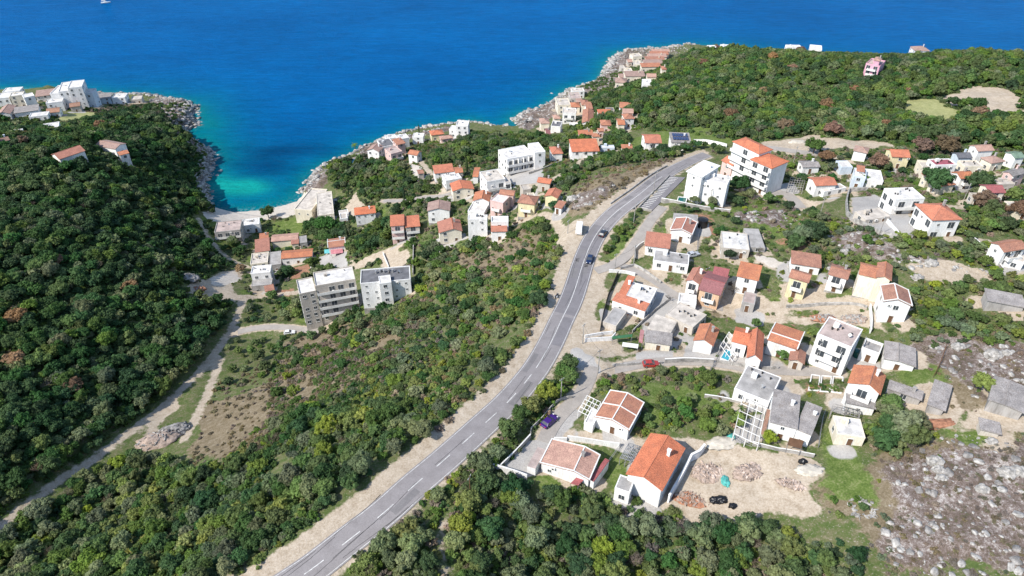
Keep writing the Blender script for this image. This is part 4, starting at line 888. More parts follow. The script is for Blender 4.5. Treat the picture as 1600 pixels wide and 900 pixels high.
r = H(B1,(388,748),(490,737),(470,596),6.4,'flat','k','c','long beige terraced building stepping down to the beach',par=.2,bal=1,cat='apartment block',name='apartment_block')
H(B1,(318,690),(388,748),(372,605),3.5,'flat','k','c','',parent=(r[0],r[1]),par=.4,door=False,partname='terrace_wing')
H(B1,(616,744),(750,730),(745,694),5.4,'mono','or','w','white house with an orange roof and rows of small dark windows above the grove',rise=.8,wins='s',dens=2.4)
H(B1,(522,742),(580,735),(572,710),2.6,'flat','k','w','tiny white garage left of the house with rows of small dark windows',par=.1,cat='garage',name='garage')
H(E5,(146,332),(306,320),(308,257),6.0,'flat','m','g','grey three storey house with a pinkish flat roof behind the beach',par=.3,bal=2)
H(E5,(322,292),(428,282),(415,246),4.2,'flat','w','w','white flat roofed beach house beside the dark trees',par=.3)
H(E5,(420,374),(478,366),(480,336),4.0,'mono','te','c','small house with a brick orange roof, back left of the courtyard farm',rise=.4)
H(E5,(398,456),(492,446),(480,372),4.2,'mono','or','c','house with a sun bleached orange roof slope, left of the courtyard farm',rise=.5)
H(E5,(370,532),(478,523),(475,458),5.0,'flat','k','c','cream house with a sandy flat roof, directly behind the white block by the dirt square',par=.3)
H(E5,(490,537),(560,530),(552,450),4.0,'flat','s','g','grey block with a stained concrete roof beside the cream flat house',par=.1)
r = H(E5,(375,590),(495,585),(490,540),7.0,'flat','w','w','white block with bare grey lower storey beside the dirt square',par=.3)
H(E5,(380,665),(505,660),(498,598),4.0,'flat','s','g','',parent=(r[0],r[1]),par=.1,door=False,partname='grey_front_block')
r = H(E5,(498,388),(668,378),(665,336),4.0,'x','pk','c','courtyard farmhouse with a pale orange roof wrapped round a planted patio',rise=.8)
H(E5,(620,405),(670,402),(668,350),3.8,'mono','or','c','',parent=(r[0],r[1]),rise=.3,door=False,partname='right_wing')
H(E5,(675,400),(720,394),(715,352),3.4,'flat','s','g','grey box shaped annex right of the courtyard farmhouse',par=.1,cat='outbuilding',name='outbuilding')
H(E5,(562,494),(758,482),(752,434),4.0,'x','te','w','long low house with a ridged orange roof closing the courtyard',rise=.9)
H(E5,(850,428),(963,415),(955,362),4.0,'x','te','w','small house with a brick red roof, white gable ends and a pink terrace',rise=.9,cap=True)
r = H(E5,(772,672),(1022,628),(1000,546),16.0,'flat','w','k','large grey apartment block with stacked balconies and an off white stepped roof',par=.4,bal=2,cat='apartment block',name='apartment_block',dens=3.0)
H(E5,(676,720),(780,702),(748,617),14.2,'flat','w','k','',parent=(r[0],r[1]),par=.4,door=False,partname='left_wing',bal=0,dens=2.6)
r = H(E5,(1055,655),(1368,630),(1358,546),10.5,'flat','d','w','white apartment block with a dark flat roof, tanks and a projecting stair tower',par=.35,cat='apartment block',name='apartment_block',wins='s',dens=3.4)
H(E5,(1172,655),(1245,645),(1238,600),11.6,'flat','w','w','',parent=(r[0],r[1]),par=.2,door=False,partname='stair_tower',nowin='brl')
for i, (x, y) in enumerate([(-3.2, 1.6), (-1.8, 2.0), (-.4, 1.7), (1.2, 2.1), (2.6, 1.5)]):
    put('roof_tank', TANKM, r[0], x, y, 10.5, i)
H(E5,(455,705),(515,690),(510,655),2.6,'mono','te','t','little brick shed with a rust red roof in front of the grey lower storey',rise=.2,cat='shed',name='shed')
# -- far left headland
H(LL,(375,592),(545,540),(475,516),4.4,'x','or','w','house with a broad orange roof rising from the dark woods, left of its white neighbour',rise=1.6)
r = H(LL,(590,508),(720,532),(792,496),4.4,'x','pk','w','white house with pale orange roofs and a lean-to rising from the dark woods',rise=1.0,bal=1)
H(LL,(745,572),(808,556),(795,538),3.0,'mono','te','w','',parent=(r[0],r[1]),rise=.3,door=False,partname='lean_to_wall')
r = H(LL,(392,168),(455,172),(425,120),13.0,'flat','w','w','tallest white tower block on the far left headland',par=.4,cat='tower block',name='apartment_block',dens=3)
H(LL,(440,148),(525,146),(512,106),15.0,'flat','w','w','',parent=(r[0],r[1]),par=.4,door=False,partname='rear_tower')
H(LL,(500,185),(590,188),(580,160),9.5,'flat','w','b','',parent=(r[0],r[1]),par=.4,door=False,partname='right_wing')
H(LL,(345,180),(400,190),(398,142),12.0,'flat','w','w','',parent=(r[0],r[1]),par=.4,door=False,partname='left_wing')
for A_,B_,C_,h,k,rf,wl,lb in [((0,212),(72,214),(58,184),7,'flat','w','w','white flat roofed block at the left edge of the far headland, front'),((35,172),(135,172),(125,150),8,'flat','w','w','wide white block in the back row of the far headland'),
 ((75,200),(155,196),(138,178),8,'flat','w','c','cream white block next to the round tree on the far headland'),((150,214),(216,200),(202,180),8.5,'flat','w','w','slender white block beside the round tree on the far headland'),
 ((235,200),(350,192),(330,166),5,'mono','pk','w','house with a reddish brown roof left of the tallest towers'),((300,244),(400,238),(385,218),6.4,'flat','w','w','white cube in front of the tallest towers'),((300,304),(382,300),(372,276),3.5,'x','br','w','small brown roofed house in front of the white cube on the far headland'),
 ((105,302),(258,290),(228,266),4.2,'mono','gy','w','low white house with a long grey roof on the meadow of the far headland'),((18,306),(92,316),(60,272),4.4,'y','pk','w','white gabled house at the left of the far headland meadow'),((200,328),(312,324),(290,304),3.0,'flat','w','w','low white hut on the meadow of the far headland'),
 ((440,268),(508,262),(500,240),4.0,'x','br','k','small brown house tucked right of the towers'),((598,218),(702,214),(690,190),4.6,'mono','gy','b','house with a pale sheet roof right of the towers, near the sea'),((705,214),(785,212),(790,186),5,'flat','w','w','white boxy house nearest the rocks of the far headland'),
 ((285,402),(385,396),(352,370),4.2,'flat','w','w','lone white house in the trees below the far headland meadow'),((0,488),(70,474),(42,456),4,'x','br','b','small house with a pinkish brown roof at the left edge among dark trees'),((42,440),(150,430),(130,412),3.0,'flat','w','w','low white building in the trees at the left edge'),((825,225),(890,222),(885,200),3,'flat','k','k','stone coloured hut on the rocks at the tip of the far headland')]:
    H(LL,A_,B_,C_,h,k,rf,wl,lb,rise=None)
# -- far right shore
for i,(A_,B_,C_) in enumerate([((1000,222),(1120,214),(1130,196)),((1012,200),(1132,194),(1145,176)),((1026,180),(1145,174),(1158,156)),((1040,160),(1158,154),(1170,138)),((1054,142),(1170,138),(1182,124)),((1066,126),(1180,124),(1190,112))]):
    H(TV,A_,B_,C_,4.2,'mono','pk' if i % 2 else 'te','c',['front row of holiday terraces with salmon roofs on the far point','second row of holiday terraces from the front on the far point','third row of holiday terraces from the front on the far point','fourth row of holiday terraces from the front on the far point','fifth row of holiday terraces from the front, next to last','rearmost row of holiday terraces on the far point'][i],rise=.9,dens=2.4,cat='terrace row',name='terrace_row',group='stepped holiday terraces on the far point')
for A_,B_,C_,h,k,rf,wl,lb in [((842,315),(915,318),(920,290),4,'hip','pk','c','beige shore house with a pale roof, left end below the holiday terraces'),((905,278),(1030,275),(1025,250),4,'mono','pk','c','long beige shore house with a salmon roof below the holiday terraces'),((1012,330),(1068,330),(1072,298),4,'flat','w','w','white cube below the holiday terraces at the wood edge'),
 ((1042,282),(1102,282),(1098,262),4,'x','pk','c','small salmon roofed house right below the holiday terraces'),((958,205),(1000,205),(1005,180),4,'flat','k','c','beige house on the rocks beside the holiday terraces'),((950,160),(1000,150),(998,130),4,'flat','k','c','small beige house highest on the rocks of the far point'),
 ((872,472),(960,476),(955,442),4.4,'x','te','w','house with a wide orange roof at the wood edge, back right of the cliff village'),((890,506),(960,508),(956,480),4,'x','pk','w','white house with a salmon roof between two orange roofs at the wood edge'),((902,545),(965,540),(950,508),5,'hip','te','w','white house with an orange hipped roof, right end of the cliff village'),
 ((858,580),(905,578),(900,540),4.4,'x','te','c','narrow cream house with a red roof on the village road of the cliff village'),((740,528),(826,524),(818,490),5,'mono','or','w','white house with a bright orange roof in the middle of the cliff village'),((755,582),(822,582),(815,550),4.4,'hip','te','p','rosy house with a reddish roof below the bright orange roof of the cliff village'),
 ((634,568),(705,570),(712,488),8.6,'y','te','w','long tall white house with a stepped orange roof, largest in the cliff village'),((618,642),(712,642),(700,618),4,'mono','te','p','house with a red roof at the foot of the cliff village'),((568,470),(625,468),(622,440),5,'hip','te','c','cream house with a round edged red roof upper left in the cliff village'),
 ((632,458),(680,456),(676,424),5,'hip','te','c','red roofed house behind the long tall house of the cliff village'),((660,482),(702,478),(698,444),4.6,'mono','te','w','narrow house with a red roof directly behind the long tall white house'),((515,508),(598,510),(602,478),7,'flat','k','w','white multi storey house with balconies above the rocks of the cliff village'),
 ((440,590),(500,594),(518,562),5.4,'flat','d','w','modern white house with a dark roof near the sea in the cliff village'),((372,575),(430,568),(434,536),5.4,'hip','pk','c','cream house with a faded red roof nearest the rocky tip of the cliff village'),((562,420),(628,415),(622,376),6,'flat','m','k','brownish balconied block on the cliff above the sea'),((575,376),(650,372),(645,350),5,'flat','k','w','whitish block at the top end of the cliff above the sea'),
 ((482,462),(560,455),(555,412),6,'flat','k','c','cream terraced block on the cliff edge left of the red roofs'),((560,600),(612,602),(610,570),4.2,'flat','w','w','low white house below the long tall house of the cliff village')]:
    H(TV,A_,B_,C_,h,k,rf,wl,lb,rise=None,bal=1 if h > 6 else 0)
H(TV,(1030,695),(1135,692),(1114,636),5.6,'x','or','w','white house with an orange roof beside a round green tree, left of the solar roof',bal=1)
H(TV,(1190,690),(1318,692),(1310,632),5.0,'mono','gy','w','white house with dark solar panels across its roof',rise=.3,solar=True)
r = H(RV,(798,160),(872,170),(918,148),7.6,'flat','m','m','pink villa with magenta arches and a small roof pavilion on the wooded ridge',par=.5,bal=1,cat='villa',name='villa')
H(RV,(845,140),(880,145),(895,130),10.4,'hip','pk','m','',parent=(r[0],r[1]),partname='pavilion_wall',door=False,nowin='fbrl')
for A_,B_,C_,h,k,rf,wl,lb in [((415,78),(486,78),(480,66),6,'flat','w','w','white house on the far ridge with sea behind it, left of two'),((530,84),(590,90),(588,70),6.5,'flat','w','w','white house on the far ridge with sea behind it, right of two'),((1050,94),(1125,94),(1110,74),6,'hip','pk','w','house with a pinkish roof alone on the far ridge'),((1550,120),(1620,125),(1620,98),7.5,'flat','w','w','white block on the ridge at the upper right corner'),
 ((20,76),(60,76),(55,68),4,'flat','w','w','low white shore building left of the far ridge, first from the terraces'),((85,74),(128,74),(125,64),4,'flat','w','w','low white shore building left of the far ridge, second from the terraces')]:
    H(RV,A_,B_,C_,h,k,rf,wl,lb,rise=None)
for A_,B_,C_,h,k,rf,wl,lb in [((700,655),(748,652),(745,632),3.6,'hip','te','c','small hipped house at the right foot of the cliff village'),((600,440),(636,436),(632,408),4.6,'x','pk','k','beige house behind the brownish balconied block on the cliff'),((522,478),(560,472),(556,448),4.4,'flat','k','c','little cream block between balconies and cliff terraces'),
 ((458,545),(500,540),(498,515),4.0,'hip','pk','c','low pale house on the rocks left of the balconied white house'),((790,494),(838,492),(835,474),3.4,'flat','d','k','low dark roofed store right of the bright orange roof in the cliff village'),((736,622),(772,618),(770,598),3.6,'x','te','p','tiny pinkish cottage under the rosy house of the cliff village'),
 ((410,640),(438,636),(436,600),4.4,'x','ma','c','narrow cream house with a dark red roof nearest the cove woods'),((868,286),(902,282),(900,264),4.0,'mono','pk','c','beige cabin among the rocks left of the long salmon roof'),((905,248),(950,246),(946,226),4.0,'flat','k','c','sandy coloured terrace house on the rocks of the far point'),
 ((880,232),(905,228),(902,208),3.6,'flat','k','k','stone hut lowest on the rocks of the far point'),((920,190),(948,186),(946,166),3.6,'x','pk','k','stone cottage in the middle of the rocks of the far point'),((1130,236),(1160,232),(1165,212),3.6,'hip','te','c','small orange roofed annex right of the front holiday terrace')]:
    H(TV,A_,B_,C_,h,k,rf,wl,lb,rise=None)
for V_,A_,B_,C_,h,k,rf,wl,lb in [(Z8,(252,252),(318,246),(300,206),2.8,'flat','w','b','low white pavilion left of the white and pale blue cube house'),(B1,(1012,488),(1050,482),(1042,456),3.6,'x','te','k','little brown roofed house at the bend of the grove lane'),(C2,(868,392),(915,384),(900,352),3.4,'flat','k','k','flat sandy roofed house below the hotel forecourt, half ruined'),
 (C2,(905,440),(948,436),(935,408),3.2,'flat','k','c','small cream store between the brown red hipped roof and the yellow house'),(E5,(930,250),(975,246),(965,212),3.0,'flat','k','w','small white flat roofed annex by the stepped beige building'),(Z8,(1240,362),(1330,350),(1300,318),3.4,'flat','k','k','plain beige store above the maroon brown roof at the right'),
 (Z8,(1080,440),(1120,436),(1105,408),2.8,'flat','s','k','grey flat roofed store at the wall below the maroon brown roof'),(E1,(935,690),(1060,700),(1080,640),2.4,'flat','w','w','low white wall house facing the rubble yard'),(N1,(480,500),(515,505),(535,460),1.9,'flat','m','w','tiny white boiler hut beside the faded pinkish roof')]:
    H(V_,A_,B_,C_,h,k,rf,wl,lb,rise=None)
# trodden and paved ground round the houses
for cx, cy, rz, W, D, z, h in FOOT:
    m_ = 2.6 if cx < 30 else 3.8; rr_ = math.hypot(W, D) / 2 + m_ + 2; i0, i1 = np.searchsorted(GX, [cx - rr_, cx + rr_]); j0, j1 = np.searchsorted(GY, [cy - rr_, cy + rr_])
    X = XX[j0:j1, i0:i1]; Y = YY[j0:j1, i0:i1]; dx, dy = X - cx, Y - cy; lx = dx * math.cos(rz) + dy * math.sin(rz); ly = -dx * math.sin(rz) + dy * math.cos(rz)
    q = np.hypot(np.maximum(np.abs(lx) - W / 2, 0), np.maximum(np.abs(ly + 1.0) - D / 2, 0)); v = np.clip(1.25 - q / m_, 0, 1) * np.clip((vnoise(X, Y, 5, 51) - .25) * 2.5, 0, 1)
    ch = 2 if (int(cx * 7) % 3 == 0) else 0; A[j0:j1, i0:i1, ch] = np.maximum(A[j0:j1, i0:i1, ch], v)
    if ch == 0 and int(cy * 3) % 2: A[j0:j1, i0:i1, 3] = np.maximum(A[j0:j1, i0:i1, 3], np.clip(1.6 - q / 4, 0, 1) * np.clip((vnoise(X, Y, 7, 52) - .45) * 3, 0, 1))
for nm, arr in (('zone_a', A), ('zone_b', B)):
    at = ground.data.color_attributes.new(nm, 'FLOAT_COLOR', 'POINT'); at.data.foreach_set('color', arr.reshape(-1).astype(np.float32))
# ------------------------------------------------------------------ vegetation
def leaf_mat(key, c, var=0.35):
    m, nt, b = new_mat(key); setspec(b, 0.75, 0.15)
    oi = nt.nodes.new('ShaderNodeObjectInfo')
    f = noi(nt, 2.2, 3); r = ramp(nt, [(0.3, tuple(x * (1 - var) for x in c)), (0.7, tuple(x * (1 + var) for x in c))]); nt.links.new(f, r.inputs[0])
    hs = nt.nodes.new('ShaderNodeHueSaturation'); nt.links.new(r.outputs[0], hs.inputs['Color'])
    nt.links.new(mth(nt, 'MULTIPLY_ADD', oi.outputs['Random'], 0.045, 0.48), hs.inputs['Hue'])
    rr = mth(nt, 'FRACT', mth(nt, 'MULTIPLY', oi.outputs['Random'], 7.31)); nt.links.new(mth(nt, 'MULTIPLY_ADD', rr, 0.55, 0.78), hs.inputs['Value'])
    nt.links.new(mth(nt, 'MULTIPLY_ADD', mth(nt, 'FRACT', mth(nt, 'MULTIPLY', oi.outputs['Random'], 3.7)), 0.35, 0.85), hs.inputs['Saturation'])
    ge = nt.nodes.new('ShaderNodeNewGeometry'); wn = nt.nodes.new('ShaderNodeTexNoise'); wn.inputs['Scale'].default_value = .045; wn.inputs['Detail'].default_value = 3
    nt.links.new(ge.outputs['Position'], wn.inputs['Vector']); wr = ramp(nt, [(.35, (.72, .80, .85)), (.65, (1.28, 1.22, 1.05))]); nt.links.new(wn.outputs['Fac'], wr.inputs[0])
    fin = mixc(nt, 1.0, hs.outputs[0], wr.outputs[0], 'MULTIPLY'); nt.links.new(fin, b.inputs['Base Color'])
    tr = nt.nodes.new('ShaderNodeBsdfTranslucent'); nt.links.new(fin, tr.inputs[0]); mx = nt.nodes.new('ShaderNodeMixShader'); mx.inputs[0].default_value = 0.38
    out = [n for n in nt.nodes if n.type == 'OUTPUT_MATERIAL'][0]
    nt.links.new(b.outputs[0], mx.inputs[1]); nt.links.new(tr.outputs[0], mx.inputs[2]); nt.links.new(mx.outputs[0], out.inputs[0]); return m
LEAF = {'d': leaf_mat('leaves_dark_evergreen', (.062, .112, .045)), 'm': leaf_mat('leaves_green', (.115, .165, .055)), 'o': leaf_mat('leaves_olive', (.165, .190, .105)),
        'y': leaf_mat('leaves_yellow_green', (.200, .235, .065)), 'r': leaf_mat('leaves_rust', (.25, .155, .105)), 't': leaf_mat('bare_twigs', (.25, .20, .165), .25), 'w': leaf_mat('dry_scrub', (.22, .18, .115), .3)}
M_bark = plain('bark', (.16, .125, .10), .95, .3, 2)
def crown_arrays(seed, ncl=34, per=26, leaf=.105, flat=.85, zc=.95, tall=1.0):
    g = np.random.default_rng(seed); V = []; 
    d = g.normal(size=(ncl, 3)); d[:, 2] = np.abs(d[:, 2]) * 1.0 - .18; d /= np.linalg.norm(d, axis=1)[:, None]
    rad = g.uniform(.42, .80, ncl)[:, None]; lob = 1 + .22 * np.sin(3 * np.arctan2(d[:, 1], d[:, 0]) + seed)[:, None]
    C = d * rad * lob; C[:, 2] = C[:, 2] * flat * tall + zc
    rc = g.uniform(.20, .38, ncl)
    n = ncl * per; ci = np.repeat(np.arange(ncl), per)
    e = g.normal(size=(n, 3)); e /= np.linalg.norm(e, axis=1)[:, None]; e[:, 2] = np.where(e[:, 2] < -.3, -e[:, 2], e[:, 2])
    P = C[ci] + e * (rc[ci] * g.uniform(.72, 1.08, n))[:, None]
    N = e * .8 + g.normal(size=(n, 3)) * .55 + np.array([0, 0, .25]); N /= np.linalg.norm(N, axis=1)[:, None]
    a = np.cross(N, g.normal(size=(n, 3))); a /= np.linalg.norm(a, axis=1)[:, None] + 1e-9; b_ = np.cross(N, a)
    s = leaf * g.uniform(.6, 1.35, n)[:, None]; s2 = s * g.uniform(.55, 1.0, n)[:, None]
    V = np.stack([P - a * s, P - b_ * s2 * .9 + a * s * .1, P + a * s, P + b_ * s2], 1).reshape(-1, 3)
    return V, np.arange(len(V)).reshape(-1, 4), C, rc
def ico(sub=1):
    import bmesh as bm_; b = bm_.new(); bm_.ops.create_icosphere(b, subdivisions=sub, radius=1); v = np.array([x.co[:] for x in b.verts]); f = np.array([[q.index for q in p.verts] for p in b.faces]); b.free(); return v, f
IV, IF = ico(1)
def tri2quad(F): return np.concatenate([F, F[:, 2:3]], 1)
def crown_mesh(seed, mats, **kw):
    V, F, C, rc = crown_arrays(seed, **kw); Vs = [V]; off = len(V); T = []
    for c, r in zip(C, rc):                                          # solid heart of each clump
        k = IV * (r * .78) + c; Vs.append(k); T.append(IF + off); off += len(k)
    me = bpy.data.meshes.new('crown'); Vv = np.concatenate(Vs); T = np.concatenate(T)
    me.vertices.add(len(Vv)); me.vertices.foreach_set('co', Vv.ravel())
    li = np.concatenate([F.ravel(), T.ravel()]).astype(np.int32); me.loops.add(len(li)); me.loops.foreach_set('vertex_index', li)
    ls = np.concatenate([np.arange(0, F.size, 4), F.size + np.arange(0, T.size, 3)]).astype(np.int32); me.polygons.add(len(ls)); me.polygons.foreach_set('loop_start', ls)
    for m_ in mats: me.materials.append(m_)
    me.update(calc_edges=True); me.validate(); return me
def trunk_mb(h=1.0, r=.07, limbs=5, seed=0, spread=.5):
    rd = random.Random(seed); mb = MB(); p = Vector((0, 0, -.25)); q = Vector((rd.uniform(-.06, .06), rd.uniform(-.06, .06), h * .55)); mb.cyl(p, q, r, r * .7, 7)
    q2 = q + Vector((rd.uniform(-.1, .1), rd.uniform(-.1, .1), h * .4)); mb.cyl(q, q2, r * .7, r * .35, 6)
    for i in range(limbs):
        a = i * 2.4 + rd.random(); s = q.lerp(q2, rd.random() * .5) if i % 2 else q; e = s + Vector((math.cos(a) * spread, math.sin(a) * spread, h * rd.uniform(.2, .45))); mb.cyl(s, e, r * .42, r * .14, 5)
    return mb
def bare_mesh(seed, twigm, near=False):
    rd = random.Random(seed); mb = MB()
    def grow(p, d, L, r, lv):
        q = p + d * L; mb.cyl(p, q, r, r * .6, 5 if lv < 2 else 3, 0)
        if lv >= (4 if near else 3): return
        for i in range(4 if lv else 6):
            a = rd.random() * 6.28; nd_ = (d * .75 + Vector((math.cos(a), math.sin(a), rd.uniform(-.1, .6))) * .7).normalized(); grow(p.lerp(q, rd.uniform(.55, 1)), nd_, L * rd.uniform(.55, .8), r * .5, lv + 1)
    grow(Vector((0, 0, -.2)), Vector((.03, .02, 1)), .75, .06, 0); return mb.mesh('branches', [twigm])
# proto meshes: crown radius about 1, standing on z=0
SH = {}
for k in 'dmoyr':
    for s in range(3): SH[k, s] = (LEAF[k], 20 + s + 7 * 'dmoyr'.index(k))
CRN = {}; CRF = {}
for (k, s), (mt, sd_) in SH.items():
    CRN[k, s] = crown_mesh(sd_, [mt], ncl=40, per=40, leaf=.085, tall=[.9, 1.05, .8][s]); CRF[k, s] = crown_mesh(sd_ + 90, [mt], ncl=26, per=20, leaf=.135, tall=[.9, 1.05, .8][s])
BUSH = {}
for k in 'dmoywt':
    for s in range(2): BUSH[k, s] = crown_mesh(300 + s + 'dmoywt'.index(k) * 3, [LEAF[k]], ncl=13, per=24 if k != 't' else 15, leaf=.15, zc=.25, flat=.6)
TRK = [trunk_mb(1.1, .07, 5, s).mesh('trunk', [M_bark]) for s in range(3)]
BARE = [bare_mesh(s, LEAF['t'], s == 0) for s in range(3)]
def cyp_mesh(seed, mt):
    g = np.random.default_rng(seed); n = 900; t = g.random(n) ** .8; a = g.random(n) * 6.283; r = .17 * np.sin(np.pi * np.clip(t * .93 + .07, 0, 1)) ** .6 * (1 - .35 * t) * g.uniform(.7, 1.1, n)
    P = np.stack([np.cos(a) * r, np.sin(a) * r, t * 1.95 + .06], 1); N = np.stack([np.cos(a), np.sin(a), .4 + 0 * a], 1) + g.normal(size=(n, 3)) * .4; N /= np.linalg.norm(N, axis=1)[:, None]
    u = np.cross(N, g.normal(size=(n, 3))); u /= np.linalg.norm(u, axis=1)[:, None]; w_ = np.cross(N, u); s = .05 * g.uniform(.6, 1.3, n)[:, None]
    V = np.stack([P - u * s, P - w_ * s, P + u * s, P + w_ * s * 1.6], 1).reshape(-1, 3); return soup_mesh('crown', V, np.arange(4 * n).reshape(-1, 4), [mt])
CYP = cyp_mesh(5, LEAF['d'])
def palm_mesh(seed, mt):
    g = random.Random(seed); mb = MB()
    for i in range(20):
        a = i * 2.399; el = g.uniform(-.2, 1.1); p = Vector((0, 0, 1.6)); 
        for j in range(5):
            d = Vector((math.cos(a) * math.cos(el), math.sin(a) * math.cos(el), math.sin(el))); q = p + d * .19; sd_ = d.cross(Vector((0, 0, 1))).normalized() * (.1 * (1 - j / 6)); dn = Vector((0, 0, -.05))
            mb.add([p - sd_ + dn, p, q, q - sd_ * .9 + dn], [(0, 1, 2, 3)]); mb.add([p, p + sd_ + dn, q + sd_ * .9 + dn, q], [(0, 1, 2, 3)]); p = q; el -= .38
    return mb.mesh('crown', [mt])
PALM = palm_mesh(3, LEAF['m']); PALMT = MB().cyl((0, 0, -.2), (.03, 0, 1.62), .07, .055, 8).mesh('trunk', [M_bark])
# where nothing grows
def in_foot(X, Y, mg=1.4, front=True):
    m = np.zeros(X.shape, bool)
    for cx, cy, rz, W, D, z, h in FOOT:
        near = (np.abs(X - cx) < W + D + 6) & (np.abs(Y - cy) < W + D + 10)
        if not near.any(): continue
        dx, dy = X - cx, Y - cy; c, s = math.cos(rz), math.sin(rz); lx = dx * c + dy * s; ly = -dx * s + dy * c
        m |= (np.abs(lx) < W / 2 + mg) & (ly < D / 2 + mg) & (ly > -D / 2 - mg - (2.0 if front else 0))
    return m
def on_road(X, Y, mg=0.0):
    D, T = d_poly(X, Y, MP[::3, :2], False); side = np.interp(T * 3 / len(MP), [0, .5, .8, 1], [1, 1, .6, .4])
    m = D < 4.4 * np.interp(T * 3 / len(MP), [0, .72, 1], [1, 1, .75]) + mg; QL, _ = d_poly(X, Y, off_line(MP, sh)[::3, :2], False); m |= QL < 2.3 + mg
    for P, wd in TRW: m |= d_poly(X, Y, P, False)[0] < wd + .5 + mg
    for k, P, t, wd, mk in STRIPS: m |= d_poly(X, Y, P[:, :2], False)[0] < wd / 2 + .8 + mg
    return m | in_poly(X, Y, PARKP)
def near_zone(kinds, X, Y, g=0):
    m = np.zeros(X.shape, bool)
    for k in kinds: m |= zone_mask(k, X, Y)
    return m
